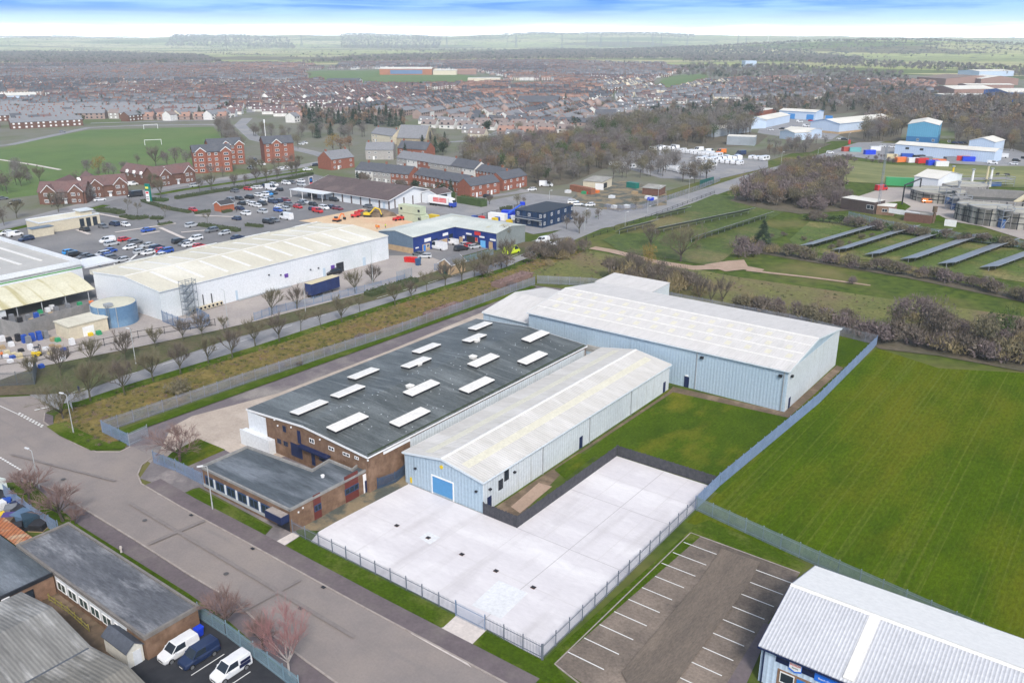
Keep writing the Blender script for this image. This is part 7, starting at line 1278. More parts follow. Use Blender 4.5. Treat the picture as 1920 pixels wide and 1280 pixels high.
for k in range(2): x = L_*(.62+k*.12); OB(MB().hexa([(x, 1, 4.6), (x+2, 1, 4.6), (x+12, D-1, 4.6), (x+10, D-1, 4.6)], [(x, 1, 5.4), (x+2, 1, 5.4), (x+12, D-1, 5.4), (x+10, D-1, 5.4)]), 'conveyor', CREAMP, T)
for k in range(10): OB(MB().cyl(3+k*(L_-6)/9, -.3, 0, 5.0, .2, 6), 'pipe', DARK if k % 2 else GREYST, T)
T = fshed('white gabled plant shed at the sewage works', (1711, 358), (1755, 364), 22, 6.5, 8.6, SMOOTHW, FARW, name='plant_shed'); panel(T, 'f', 3, 6, 0, 3, GREYST, 'door', d=.1)
T = fshed('long dark brick control hut at the sewage works', (1575, 392), (1637, 402), 8, 4.6, 4.6, mat('dark_brown_brick', (0.085, 0.06, 0.055), (0.06, 0.045, 0.042), sc1=1), FARW, kind='flat', name='control_hut'); panel(T, 'f', 20, 32, 1.6, 3.4, WHITE, 'window_strip', d=.08); window(T, 'f', 11, 14, 1.8, 3.4)
T = fshed('small brick hut right of the long dark brick control hut', (1642, 402), (1675, 405), 8, 3.4, 3.4, BRICK2, FARW, kind='flat', name='control_hut'); window(T, 'f', 2, 4, 1.2, 2.4); window(T, 'f', 6, 9, 1.2, 2.4, bars=2)
T = fshed('low flat hut with a white door near the flue post', (1694, 414), (1744, 420), 7, 3, 3, RB['brown'], ASB, kind='flat', name='control_hut'); panel(T, 'f', 14, 18, 0, 2.4, WHITE, 'door', d=.08)
for k, (px, h, m_) in enumerate((((1770, 352), 7, WHITE), ((1782, 350), 9, YEL), ((1820, 352), 8, WHITE), ((1847, 350), 9.5, CREAMP), ((1855, 350), 8, WHITE), ((1795, 368), 6, GREYST))):
    T = TH('vent_stack', None, 'vent stack', G(*px), 0, 'vent stacks of the sewage works'); OB(MB().tube((0, 0, 0), (0, 0, h), .7, 8, .4), 'stack', m_, T); OB(MB().tube((0, 0, h), (0, 0, h+.5), .8, 8), 'cowl', GREYST, T); pool(T, 'slim vent stack', 'behind the round sewage tanks', 'vent stack', 'vent stacks of the sewage works')
for px, L_, w_, h, lab in (((1770, 385), 6, 5, 6, 'grey steel gantry stair between the low tank and the basin'), ((1783, 396), 8, 4, 5, 'grey pump skid at the left corner of the open basin'), ((1876, 430), 4, 4, 6.5, 'steel stair tower between the two wide settling tanks'), ((1800, 352), 26, 6, 3.5, 'long dark ribbed channel behind the low ribbed tank')):
    T = TH('gantry', lab, 'gantry', G(*px), .1); mb = MB()
    for x in (0, L_):
        for y in (0, w_): mb.tube((x, y, 0), (x, y, h+1), .12, 5)
    OB(mb, 'frame', STEEL, T); mb = MB()
    for z in (h*.4, h*.7, h, h+1): mb.tube((0, 0, z), (L_, 0, z), .09, 4).tube((0, w_, z), (L_, w_, z), .09, 4).tube((0, 0, z), (0, w_, z), .09, 4).tube((L_, 0, z), (L_, w_, z), .09, 4)
    mb.tube((0, 0, 0), (L_, 0, h), .12, 4); OB(mb, 'rail', GREYST, T); OB(MB().box(0, L_, 0, w_, h-.1, h), 'deck', CONP, T); OB(MB().box(L_*.2, L_*.8, w_*.2, w_*.8, 0, h*.5), 'cabinet', plain('cabinet_blue', (0.05, 0.12, 0.3)), T)
boxcabin('long green container beside the red lorry at the works', (1660, 348), 18, 3, 3.6, plain('container_bright_green', (0.05, 0.33, 0.12)), 20, nm='container', cat='container', win=0)
t = car('bigvan', 'red', (1655, 357), 60, 'beside the long green container', 'works vehicles'); t = car('van', 'orange', (1741, 381), 30, 'below the low ribbed tank', 'works vehicles')
T = TH('pipe_bridge', 'dark overhead pipe crossing the sewage works lane', 'pipe', G(1691, 384), 0); q0, q1 = G(1691, 384), G(1722, 370); d = q1-q0; OB(MB().tube((0, 0, 0), (0, 0, 8), .3, 8), 'upright', DARK, T); OB(MB().tube((0, 0, 8), (d.x, d.y, 8), .3, 8), 'pipe', DARK, T); OB(MB().tube((d.x, d.y, 0), (d.x, d.y, 8), .3, 8), 'upright', DARK, T)
# ------------------------------------------------------------------ caravans in their park
def caravan_proto():
    T = TH('caravan', None, 'caravan', (0, 0, 0), 0, 'white caravans in storage'); OB(MB().sideprism([(0, .5), (5.2, .5), (5.6, 1.3), (5.1, 2.5), (.4, 2.5), (0, 1.6)], -1.1, 1.1, 'y'), 'body', WV, T); OB(MB().box(.8, 2.0, -1.12, 1.12, 1.4, 2.1).box(2.9, 4.4, -1.12, 1.12, 1.4, 2.1), 'window', GLASS, T)
    for y in (-1, 1): OB(MB().tube((2.8, y-.1, .33), (2.8, y+.1, .33), .33, 10), 'wheel', TYRE, T)
    OB(MB().tube((5.3, 0, .55), (6.6, 0, .5), .06, 5), 'drawbar', DARK, T); return T
cp = caravan_proto(); ck = kids(cp); first = True
for row, (p0, p1, n, zone) in enumerate((((1262, 286), (1345, 297), 15, 'in the back row of the caravan yard'), ((1300, 302), (1388, 311), 16, 'in the middle row of the caravan yard'), ((1292, 311), (1335, 315), 9, 'in the front row of the caravan yard'), ((1345, 303), (1392, 302), 8, 'in the right hand row of the caravan yard'), ((1240, 318), (1282, 328), 8, 'under the trees of the caravan yard'), ((1140, 311), (1180, 318), 7, 'in the shaded left part of the caravan yard'), ((1400, 299), (1432, 303), 6, 'at the far right of the caravan yard'), ((1225, 284), (1275, 281), 8, 'beside the pale sheeted heap of the caravan yard'))):
    a, b = G(*p0), G(*p1); d = b-a; L_ = d.length; n = min(n, max(2, int(L_/2.9))); h = math.atan2(d.y, d.x)
    for i in range(n):
        o = cp if first else copy_tree(cp, ck); first = False; o.location = a+d*((i+.5)/n); o.rotation_euler.z = h+R(90)+rnd.uniform(-.1, .1); o.scale = (rnd.uniform(.85, 1.2),)*3; pool(o, 'white caravan', zone, 'caravan', 'white caravans in storage')
for px, c, z in (((1307, 284), 'white', 'behind the caravans'), ((1333, 287), 'white', 'behind the caravans'), ((1349, 288), 'orange', 'behind the caravans'), ((1386, 291), 'navy', 'behind the caravans')): car('bigvan', c, px, 60, z, 'vans behind the caravans')
for i, (px, m, lk) in enumerate((((1588, 284), plain('rust_red', (0.4, 0.07, 0.05)), 'rust red'), ((1603, 285), plain('teal_box', (0.15, 0.4, 0.4)), 'teal'), ((1630, 290), BINB, 'blue'), ((1722, 300), BLK, 'black'), ((1700, 297), BLUEP, 'blue'), ((1735, 303), GRYP, 'grey'), ((1688, 304), ORG, 'orange'), ((1712, 305), WRAP, 'white'), ((1760, 308), ORG, 'orange'), ((1748, 310), BINB, 'blue'), ((1765, 312), WRAP, 'white'), ((1815, 303), BINB, 'blue'), ((1805, 302), REDP, 'red'), ((1670, 298), CREAMP, 'cream'), ((1728, 306), REDP, 'red'), ((1640, 283), WRAP, 'white'), ((1780, 303), GRYP, 'grey'))):
    T = TH('container', None, 'container', G(*px), GR+R(rnd.uniform(-20, 20))+.6, 'containers in the right hand yard'); OB(MB().box(-3.2, 3.2, -1.3, 1.3, .1, 2.7), 'body', m, T); OB(MB().box(3.2, 3.25, -1.2, 1.2, .2, 2.6), 'door', m, T); pool(T, f'{lk} container', 'in the yard before the long white shed', 'container', 'containers in the right hand yard')
T = TH('shipping_shed', 'green panel fence screen beside the side road verge', 'screen', G(1312, 352), 0); q = G(1338, 345)-G(1312, 352); T.rotation_euler.z = math.atan2(q.y, q.x)
for k in range(6): OB(MB().box(k*q.length/6, (k+.93)*q.length/6, 0, .15, 0, 3.4), 'panel', plain('screen_green', (0.01, 0.10, 0.09)), T)
# goalposts, post box, cattle, roundabout bits
def goal(label, px0, px1, top):
    a, b = G(*px0), G(*px1); d = b-a; T = TH('goalpost', label, 'goal', a, math.atan2(d.y, d.x)); L_, h = 7.3, 2.5
    for x in (0, L_): OB(MB().cyl(x, 0, 0, h, .12, 6), 'post', WHITE, T)
    OB(MB().tube((0, 0, h), (L_, 0, h), .12, 6), 'crossbar', WHITE, T); OB(MB().tube((0, 0, h), (0, 1.5, 0), .05, 4).tube((L_, 0, h), (L_, 1.5, 0), .05, 4), 'stay', WHITE, T); T.scale = (1.35, 1.35, 1.35)
goal('near white football goal on the playing field', (272, 273), (296, 272), 265); goal('far white football goal on the playing field', (270, 243), (291, 242), 237)
T = TH('post_box', 'red post box on the grass verge near the road end', 'post box', G(1592, 270), 0); OB(MB().cyl(0, 0, 0, 2.2, .8, 10), 'body', REDP, T); OB(MB().cyl(0, 0, 2.2, 2.5, .9, 10, .4), 'cap', REDP, T)
def cow(label, px, ang):
    T = TH('cow', label, 'cow', G(*px), ang); v = [(0, 0, 1.15), (.5, 0, 1.2), (1.0, 0, 1.2), (1.35, 0, 1.4), (1.65, 0, 1.15), (1.9, 0, .95), (-.5, 0, 1.2), (-.8, 0, 1.15)]; e = [(0, 1), (1, 2), (2, 3), (3, 4), (4, 5), (0, 6), (6, 7)]; r = [.42, .4, .34, .2, .17, .11, .38, .2]
    for x, y, p in ((.85, .2, 2), (.85, -.2, 2), (-.6, .2, 6), (-.6, -.2, 6)): i = len(v); v += [(x, y, .75), (x+(.05 if x > 0 else -.12), y, .4), (x, y, .05)]; e += [(p, i), (i, i+1), (i+1, i+2)]; r += [.15, .08, .07]
    i = len(v); v += [(-.95, 0, .9), (-.98, 0, .45)]; e += [(7, i), (i, i+1)]; r += [.05, .04]
    me = bpy.data.meshes.new('body'); me.from_pydata(v, e, []); o = link(bpy.data.objects.new('body', me), T); me.materials.append(BLK); o.modifiers.new('s', 'SKIN'); me.skin_vertices[0].data[0].use_root = True
    for k, q in enumerate(r): me.skin_vertices[0].data[k].radius = (q, q)
    o.modifiers.new('d', 'SUBSURF').levels = 1; bpy.context.view_layer.update(); m2 = bpy.data.meshes.new_from_object(o.evaluated_get(bpy.context.evaluated_depsgraph_get())); o.modifiers.clear(); o.data = m2; return T
cow('dark grazing cow on the pale meadow, left of the two', (1869, 330), .4); cow('dark grazing cow on the pale meadow, right of the two', (1889, 331), 2.8)
# ------------------------------------------------------------------ trees
def barkm(n, c): return mat(n, c, tuple(k*.65 for k in c), sc1=1.2)
BARK = barkm('bark', (0.085, 0.07, 0.058)); BIRCH = barkm('birch_bark', (0.5, 0.45, 0.42)); OLIVEB = barkm('mossy_bark', (0.10, 0.095, 0.06))
TW = {'brown': mat('twigs_brown', (0.155, 0.127, 0.102), (0.105, 0.088, 0.073), sc1=.5), 'olive': mat('twigs_olive', (0.17, 0.15, 0.095), (0.12, 0.107, 0.067), sc1=.5), 'pink': mat('twigs_pink', (0.24, 0.16, 0.14), (0.175, 0.115, 0.105), sc1=.5), 'birch': mat('twigs_birch', (0.36, 0.19, 0.185), (0.28, 0.145, 0.145), sc1=.6),
      'grey': mat('twigs_grey', (0.2, 0.18, 0.165), (0.14, 0.128, 0.12), sc1=.3), 'purple': mat('twigs_purple', (0.185, 0.145, 0.143), (0.125, 0.10, 0.10), sc1=.5), 'russet': mat('leaves_russet', (0.23, 0.145, 0.085), (0.165, 0.105, 0.065), sc1=.4), 'gold': mat('leaves_gold', (0.27, 0.19, 0.05), (0.2, 0.135, 0.04), sc1=.4),
      'ever': mat('leaves_evergreen', (0.03, 0.055, 0.025), (0.018, 0.035, 0.018), sc1=.4), 'hedge': mat('leaves_hedge', (0.065, 0.085, 0.03), (0.04, 0.055, 0.02), sc1=.6), 'green': mat('leaves_green', (0.06, 0.10, 0.025), (0.04, 0.07, 0.018), sc1=.5), 'straw': mat('stems_straw', (0.26, 0.21, 0.11), (0.19, 0.15, 0.08), sc1=.5)}
def rv(r): return Vector((r.uniform(-1, 1), r.uniform(-1, 1), r.uniform(-1, 1)))
def twig(mb, p, d, L_, w_, r):
    s = d.cross(rv(r)); s = s.normalized()*w_/2 if s.length > 1e-4 else Vector((w_/2, 0, 0)); q = p+d*L_; mb.add([p-s, p+s, q], [(0, 1, 2)])
def bare(seed, h, r0=.16, fork=.3, limbs=6, kids_=3, lv=2, spread=.75, up=.28, ntw=9, twl=1.1, tww=.05, lean=0, ev=(.55, 1.35)):
    r = random.Random(seed); t, c = MB(), MB(); top = Vector((r.uniform(-.2, .2)+lean, r.uniform(-.2, .2), h*fork))
    t.tube((0, 0, 0), top, r0, 7, r0*.75)
    def br(p, d, L_, rr, k):
        q = p+d*L_; (t if k == lv else c).tube(p, q, rr, 4 if k == lv else 3, rr*.55, cap=False)
        n = ntw if k == 0 else ntw//2
        for i in range(n):
            f = r.uniform(.2, 1); dd = (d+rv(r)*.8+Vector((0, 0, up))).normalized(); twig(c, p+d*L_*f, dd, twl*r.uniform(.6, 1.3), tww, r)
        if k:
            for i in range(kids_): f = r.uniform(.45, 1); br(p+d*L_*f, (d+rv(r)*spread+Vector((0, 0, up))).normalized(), L_*r.uniform(.6, .85), rr*.55, k-1)
    Ls = h*(1-fork)*.42
    for i in range(limbs):
        a = 2*math.pi*(i+r.uniform(-.3, .3))/limbs; e = r.uniform(*ev); br(top-Vector((0, 0, r.uniform(0, h*.06))), Vector((math.cos(a)*math.cos(e), math.sin(a)*math.cos(e), math.sin(e))), Ls*r.uniform(.85, 1.15), r0*.5, lv)
    return t, c
def clump(seed, rx, rz, z0, n, size, trunk=True, blades=.4, lobes=5, tr=.14):
    """a crown of small separate faces gathered in uneven lobes"""
    r = random.Random(seed); t, c = MB(), MB(); cs = []
    for i in range(lobes): a = r.uniform(0, 6.28); q = r.uniform(.1, .62); cs.append((Vector((rx*q*math.cos(a), rx*q*math.sin(a), z0+rz*r.uniform(.35, 1.35))), r.uniform(.42, .68)))
    for i in range(n):
        b, s = r.choice(cs); p = rv(r)
        while p.length > 1 or p.length < .2: p = rv(r)
        p = Vector((b.x+p.x*rx*s, b.y+p.y*rx*s, max(b.z+p.z*rz*s, .05))); L_ = size*r.uniform(.5, 1.4)
        if r.random() < blades: twig(c, p, (rv(r)*.6+Vector((0, 0, 1))).normalized(), L_*2.2, L_*.22, r)
        else:
            d, e = rv(r).normalized()*L_*.6, rv(r).normalized()*L_*.6; c.add([p-d, p+e, p+d, p-e], [(0, 1, 2, 3)])
    t.tube((0, 0, 0), (0, 0, z0+rz), tr, 5, tr*.5, cap=False)
    for i in range(4): b = cs[i % lobes][0]; t.tube((0, 0, z0*.6), b, tr*.5, 3, tr*.2, cap=False)
    return t, c
def conifer(seed, h, r0, n, size):
    r = random.Random(seed); t, c = MB(), MB(); t.tube((0, 0, 0), (0, 0, h*.9), .16, 5, .04, cap=False)
    for i in range(n):
        z = h*(1-r.random()**.65)*.93+h*.06; rr = r0*(1-z/h)*r.uniform(.55, 1.1); a = r.uniform(0, 6.28); p = Vector((rr*math.cos(a), rr*math.sin(a), z)); d = Vector((math.cos(a), math.sin(a), -.35)).normalized(); s = Vector((-math.sin(a), math.cos(a), r.uniform(-.3, .3)))*size*.5; c.add([p-s, p-d*size*.6, p+s, p+d*size], [(0, 1, 2, 3)])
    return t, c
def arche(tc, tw, bark=BARK): return (tc[0].mesh('trunk', bark), tc[1].mesh('crown', TW[tw]))
AR = {}
for k in range(4): AR[f'street{k}'] = arche(bare(10+k, 7, .15, .27, 8, 3, 2, .68, .42, 15, 1.1, .042, 0, (.7, 1.35)), ('olive', 'brown', 'olive', 'brown')[k], OLIVEB)
AR['thin'] = arche(bare(31, 7, .1, .4, 5, 3, 2, .6, .38, 12, .9, .042), 'olive', OLIVEB)
AR['redtree'] = arche(bare(41, 7.2, .2, .24, 9, 3, 3, .8, .14, 13, .8, .022), 'pink')
for k in range(2): AR[f'cherry{k}'] = arche(bare(51+k, 6, .17, .3, 7, 4, 2, .85, .2, 16, .9, .024), 'pink')
AR['birch'] = arche(bare(61, 9, .16, .25, 9, 3, 3, .55, .38, 12, .95, .018), 'birch', BIRCH)
for k in range(2): AR[f'big{k}'] = arche(bare(71+k, 10, .26, .2, 9, 3, 3, .75, .32, 12, 1.1, .032), ('brown', 'olive')[k])
AR['poplar'] = arche(bare(77, 10, .16, .12, 7, 3, 2, .35, .7, 11, 1.3, .06), 'brown')
for k, tw in enumerate(('grey', 'brown', 'olive', 'purple', 'grey', 'russet', 'straw', 'green')): AR[f'wood{k}'] = arche(clump(100+k, 3.8, 3.8, 3.8, 620, .5, blades=.75, lobes=7), tw)
AR['russet'] = arche(clump(110, 4, 3.2, 3.2, 520, .5, blades=.3), 'russet'); AR['gold'] = arche(clump(111, 4.5, 3.2, 2.2, 600, .45, blades=.75), 'gold')
for k, tw in enumerate(('purple', 'brown', 'olive')): AR[f'bush{k}'] = arche(clump(120+k, 2.2, 1.3, .6, 700, .34, blades=.7, tr=.07), tw)
AR['straw'] = arche(clump(124, 2.2, 1.0, .5, 380, .3, blades=.9, tr=.05), 'straw'); AR['greenbush'] = arche(clump(125, 2.0, 1.2, .8, 380, .34, blades=.1, tr=.07), 'green')
AR['tuft'] = arche(clump(150, .9, .35, .1, 60, .3, blades=1, tr=.02, lobes=3), 'straw'); AR['tuft2'] = arche(clump(151, .9, .3, .1, 60, .3, blades=1, tr=.02, lobes=3), 'pink'); AR['tuft3'] = arche(clump(152, .9, .3, .1, 60, .28, blades=1, tr=.02, lobes=3), 'hedge')
for k in range(2): AR[f'conifer{k}'] = arche(conifer(130+k, 11, 2.8, 420, .75), 'ever')
AR['evergreen'] = arche(clump(133, 3, 2.8, 2.4, 420, .6, blades=0), 'ever')
for k, tw in enumerate(('grey', 'brown', 'purple', 'ever', 'olive', 'russet')): AR[f'far{k}'] = arche(clump(140+k, 4.5, 4, 4, 110, 1.25, blades=.45, lobes=5), tw)
LOOK = {'street0': 'olive bare street tree', 'street1': 'brown bare street tree', 'street2': 'rounded olive bare tree', 'street3': 'rounded brown bare tree', 'thin': 'thin young bare tree', 'big0': 'big bare brown tree', 'big1': 'big bare olive tree', 'poplar': 'upright bare tree', 'wood0': 'grey bare woodland tree', 'wood1': 'brown bare woodland tree', 'wood2': 'olive woodland tree', 'wood3': 'purplish woodland tree', 'wood4': 'pale grey woodland tree', 'wood5': 'rusty leaved tree', 'wood6': 'tan coloured tree', 'wood7': 'ivy green tree', 'russet': 'russet leaved tree', 'gold': 'golden willow', 'bush0': 'purplish bush', 'bush1': 'brown bush', 'bush2': 'olive bush', 'straw': 'straw coloured bush', 'greenbush': 'green bush', 'conifer0': 'dark conifer', 'conifer1': 'broad dark conifer', 'evergreen': 'dark evergreen', 'redtree': 'red twigged tree', 'cherry0': 'pinkish cherry tree', 'cherry1': 'spreading cherry tree', 'birch': 'white barked birch'}
HT = {k: max(v.co.z for v in a[1].vertices) for k, a in AR.items()}
NT = [0]
def tree(kind, p, h, zone, group, rz=None, wide=1.0, label=None):
    bush = 'bush' in kind or kind == 'straw'; T = TH('bush' if bush else 'tree', label, 'bush' if bush else 'tree', p, rnd.uniform(0, 6.28) if rz is None else rz, group)
    s = h/HT[kind]; T.scale = (s*wide, s*wide, s); OB(AR[kind][0], 'stem' if bush else 'trunk', None, T) if False else None
    for me, nm in ((AR[kind][0], 'stem' if bush else 'trunk'), (AR[kind][1], 'crown')): o = bpy.data.objects.new(nm, me); COL.objects.link(o); o.parent = T
    NT[0] += 1
    if label is None: pool(T, LOOK[kind], zone, T['category'], group)
    return T
def treepx(kind, px, top, zone, group, wide=1.0, label=None): return tree(kind, G(*px), max(ZF(px[0], px[1], top), 1.0)*(1.22 if 'street' in kind or kind == 'thin' else 1), zone, group, wide=wide, label=label)
zl, zu = 'on the road verge facing the dark roofed workshop', 'on the retail side of the road'
gl, gu = 'bare trees along the rough verge', 'bare trees along the retail yards'
for i, (x, y, t) in enumerate(((170, 752, 680), (234, 740, 676), (287, 715, 653), (339, 702, 645), (391, 682, 632), (436, 671, 616), (479, 650, 596), (524, 641, 590), (564, 622, 586), (602, 615, 582), (641, 605, 553), (675, 585, 556), (741, 574, 530), (771, 560, 528), (801, 550, 513), (835, 536, 492), (866, 529, 485), (889, 522, 486), (914, 514, 466), (950, 500, 448))):
    treepx('thin' if i in (8, 9, 11, 17, 14) else f'street{(i*3) % 4}', (x, y), t, zl if i < 10 else 'on the verge beyond the dark roofed workshop', gl)
for i, (x, y, t) in enumerate(((115, 705, 650), (172, 686, 638), (235, 677, 623), (292, 652, 612), (344, 640, 600), (510, 591, 543), (557, 580, 538), (666, 551, 505), (700, 540, 497), (60, 712, 668), (380, 632, 590), (420, 618, 592))): treepx(f'street{(i*3+1) % 4}', (x, y), t, zu, gu)
treepx('big1', (119, 786), 700, '', 'roadside trees', .95, 'dark spreading bare tree beside the grey road sign back at the junction'); treepx('redtree', (338, 865), 788, '', 'roadside trees', 1.25, 'reddish spreading bare tree on the small lawn by the yard entrance')
treepx('cherry0', (56, 945), 868, '', 'roadside trees', 1.2, 'pinkish spreading tree beside the corner scrap yard'); treepx('cherry1', (119, 979), 902, '', 'roadside trees', 1.15, 'leaning pinkish tree between scrap yard and road'); treepx('cherry0', (142, 984), 945, '', 'roadside trees', 1.1, 'small pink twigged tree at the corner of the low felt roof')
treepx('cherry1', (421, 1185), 1100, '', 'roadside trees', 1.0, 'small dark cherry tree beside the van park fence'); treepx('birch', (543, 1266), 1130, '', 'roadside trees', .95, 'white trunked birch with pink twigs at the bottom edge'); treepx('cherry0', (493, 1226), 1140, '', 'roadside trees', .9, 'dark stemmed pink tree beside the white birch')
zz, gg = 'between the side road and the big warehouse', 'trees on the rough ground'
for k, x, y, t, w_ in (('big0', 1044, 487, 432, 1.0), ('big1', 1276, 490, 408, 1.15), ('big0', 1220, 462, 412, 1.0), ('bush1', 1095, 474, 444, .9), ('wood1', 975, 452, 415, .9), ('wood2', 945, 462, 418, .8), ('big1', 1160, 523, 470, 1.0), ('big0', 1185, 525, 468, 1.0), ('gold', 1215, 508, 452, .9), ('big0', 1205, 520, 474, 1.0), ('poplar', 1310, 562, 508, 1.0), ('poplar', 1332, 566, 520, 1.1), ('poplar', 1354, 566, 510, 1.1), ('conifer1', 1428, 466, 412, 1.5), ('bush0', 1390, 468, 436, 1.0), ('bush0', 1412, 482, 452, 1.2), ('bush0', 1385, 483, 456, 1.0), ('wood3', 1690, 625, 552, 1.15), ('wood3', 1720, 628, 548, 1.2), ('wood1', 1670, 620, 562, 1.0), ('wood3', 1740, 632, 560, 1.0), ('evergreen', 1838, 658, 600, .8), ('bush0', 1598, 533, 515, 1.0), ('gold', 85, 742, 738, 1.0), ('bush2', 335, 738, 707, 1.3), ('bush1', 940, 505, 470, 1.2), ('bush1', 905, 520, 490, 1.2), ('bush1', 1020, 480, 446, 1.3)): treepx(k, (x, y), t, zz if x < 1400 and x > 600 else 'about the rough ground and field edges', gg, w_)
zz, gg = 'along the street before the houses', 'trees along the high street'
for i, (x, y, t) in enumerate(((14, 364, 318), (40, 350, 322), (75, 342, 311), (8, 424, 382), (32, 410, 375), (110, 398, 365), (258, 309, 286), (293, 314, 276), (302, 372, 336), (375, 361, 326), (397, 357, 322), (440, 352, 327), (460, 348, 322), (481, 344, 315), (500, 342, 312), (520, 340, 306), (548, 331, 303), (556, 331, 300), (145, 350, 318), (270, 335, 312), (445, 290, 262))): treepx(f'street{i % 4}' if i % 3 else 'wood1', (x, y), t, zz, gg)
for x, y, t, k in ((187, 326, 288, 'gold'), (165, 330, 296, 'wood3'), (330, 314, 272, 'wood3'), (350, 313, 278, 'wood0'), (365, 312, 272, 'wood1'), (315, 318, 282, 'wood3'), (640, 290, 252, 'russet'), (625, 285, 246, 'gold'), (655, 284, 250, 'russet'), (760, 300, 268, 'conifer0'), (670, 345, 322, 'conifer0'), (860, 360, 340, 'evergreen'), (845, 362, 335, 'conifer1'), (1095, 296, 280, 'gold')): treepx(k, (x, y), t, 'around the playing field and church', 'trees around the playing field')
zz, gg = 'round the modular offices', 'trees round the modular offices'
for i, (x, y, t) in enumerate(((1062, 430, 398), (1078, 420, 396), (1100, 420, 390), (1122, 412, 386), (1086, 438, 404), (970, 388, 362), (982, 384, 364), (918, 384, 366), (1192, 392, 364), (1305, 340, 318), (1030, 352, 332), (1010, 345, 318))): treepx(('wood1', 'street1', 'wood2')[i % 3], (x, y), t, zz, gg)
# bushes massed along field edges
def run(pts, step, hs, kinds, zone, group, jit=1.0, big=1.0):
    P = [G(*p) for p in pts]
    for a, b in zip(P, P[1:]):
        n = max(1, int((b-a).length/step))
        for i in range(n): p = a+(b-a)*((i+rnd.random())/n)+Vector((rnd.uniform(-jit, jit), rnd.uniform(-jit, jit), 0)); yield (rnd.choice(kinds), p, rnd.uniform(*hs), zone, group, big)
CAND = []                                     # (kind, point, height, zone, group, widening)
CAND += list(run([(1395, 465), (1500, 484), (1600, 502), (1700, 517), (1800, 534), (1920, 562), (2000, 585)], 2.0, (3.0, 5.0), ['bush1', 'bush2', 'bush0', 'straw', 'bush1'], 'in the hedge below the solar rows', 'bushes in the hedge below the solar rows', 1.2, 1.15))
CAND += list(run([(1368, 578), (1450, 595), (1530, 605), (1600, 618), (1660, 640), (1740, 652), (1830, 670), (1960, 692)], 1.9, (3.5, 6.0), ['bush0', 'bush2', 'bush1', 'straw'], 'behind the blue fence of the big warehouse', 'bushes behind the big warehouse', 2.2, 1.15))
CAND += list(run([(1660, 630), (1760, 640), (1930, 676)], 2.2, (5, 12), ['wood3', 'wood1', 'wood6', 'wood2', 'wood7'], 'in the thicket at the mown field corner', 'thicket at the mown field corner', 4))
CAND += list(run([(1506, 412), (1590, 424), (1640, 432), (1740, 446), (1840, 458), (1960, 474)], 2.2, (3, 5), ['bush0', 'bush1', 'bush2', 'greenbush'], 'in the hedge between solar rows and sewage works', 'bushes by the sewage works', 1.2, 1.15))
CAND += list(run([(505, 702), (640, 655), (760, 612), (860, 576), (985, 532)], 5.0, (1.0, 2.0), ['bush1', 'straw', 'bush0'], 'along the yard side of the rough verge', 'low scrub on the rough verge', 1.6, 1.5))
CAND += list(run([(1640, 440), (1560, 470), (1480, 445), (1380, 455)], 6, (1.5, 2.5), ['bush2', 'bush1'], 'at the edge of the solar field', 'bushes by the solar field', 2))
CAND_EXTRA = 1
def fill(poly, step, hs, kinds, zone, group, cap=4000, big=1.0, excl=()):
    P = [G(*p) for p in poly]; Q = [(p.x, p.y) for p in P]; xs, ys = [q[0] for q in Q], [q[1] for q in Q]; out = []
    n = int((max(xs)-min(xs))*(max(ys)-min(ys))/(step*step)); r = random.Random(len(poly)*31+int(poly[0][0]))
    for i in range(min(n, cap*4)):
        x, y = r.uniform(min(xs), max(xs)), r.uniform(min(ys), max(ys))
        if not inpoly(x, y, Q): continue
        px = PJ(x, y)
        if px[0] < -90 or px[0] > 2010: continue
        if any(a <= px[0] <= c and b <= px[1] <= d for a, b, c, d in excl): continue
        out.append((r.choice(kinds), Vector((x, y, terr(x, y))), r.uniform(*hs), zone, group, big))
    return out
WD = ['wood0', 'wood1', 'wood1', 'wood2', 'wood3', 'wood4', 'wood0', 'wood5', 'wood2', 'wood6', 'wood7']
CAND += fill([(852, 300), (905, 338), (985, 352), (1060, 342), (1085, 330), (1150, 308), (1240, 283), (1330, 270), (1330, 252), (1150, 260), (1000, 272), (900, 280)], 6.2, (8, 13), WD, 'in the central wood', 'trees of the central wood', excl=((880, 335, 1000, 372), (1250, 276, 1340, 300)))
CAND += fill([(1040, 340), (1130, 306), (1210, 296), (1290, 318), (1340, 335), (1300, 345), (1200, 335), (1110, 342)], 8, (7, 11), ['wood0', 'wood1', 'wood2', 'wood0'], 'in the trees before the caravans', 'trees before the caravans', excl=((1085, 335, 1140, 362),))
CAND += fill([(1120, 262), (1340, 264), (1425, 256), (1340, 232), (1200, 238), (1100, 250)], 7.5, (12, 17), ['wood0', 'wood0', 'wood2', 'wood1', 'wood7'], 'in the tall dark wood behind the caravans', 'trees behind the caravans')
CAND += fill([(1325, 300), (1400, 285), (1500, 268), (1555, 270), (1520, 285), (1440, 300), (1400, 310), (1345, 296)], 9, (5, 9), ['wood0', 'wood1', 'wood4', 'wood5'], 'around the grey sheds by the caravan yard', 'trees by the grey sheds', excl=((1320, 280, 1440, 312), (1340, 245, 1420, 276), (1480, 245, 1545, 270)))
CAND += fill([(1372, 375), (1430, 388), (1500, 398), (1540, 380), (1575, 345), (1580, 325), (1500, 318), (1430, 345)], 4.0, (4.5, 10), ['bush0', 'bush1', 'wood1', 'wood3', 'wood5', 'wood2', 'wood6', 'wood2'], 'in the scrub beside the side road', 'scrub beside the side road', big=1.2)
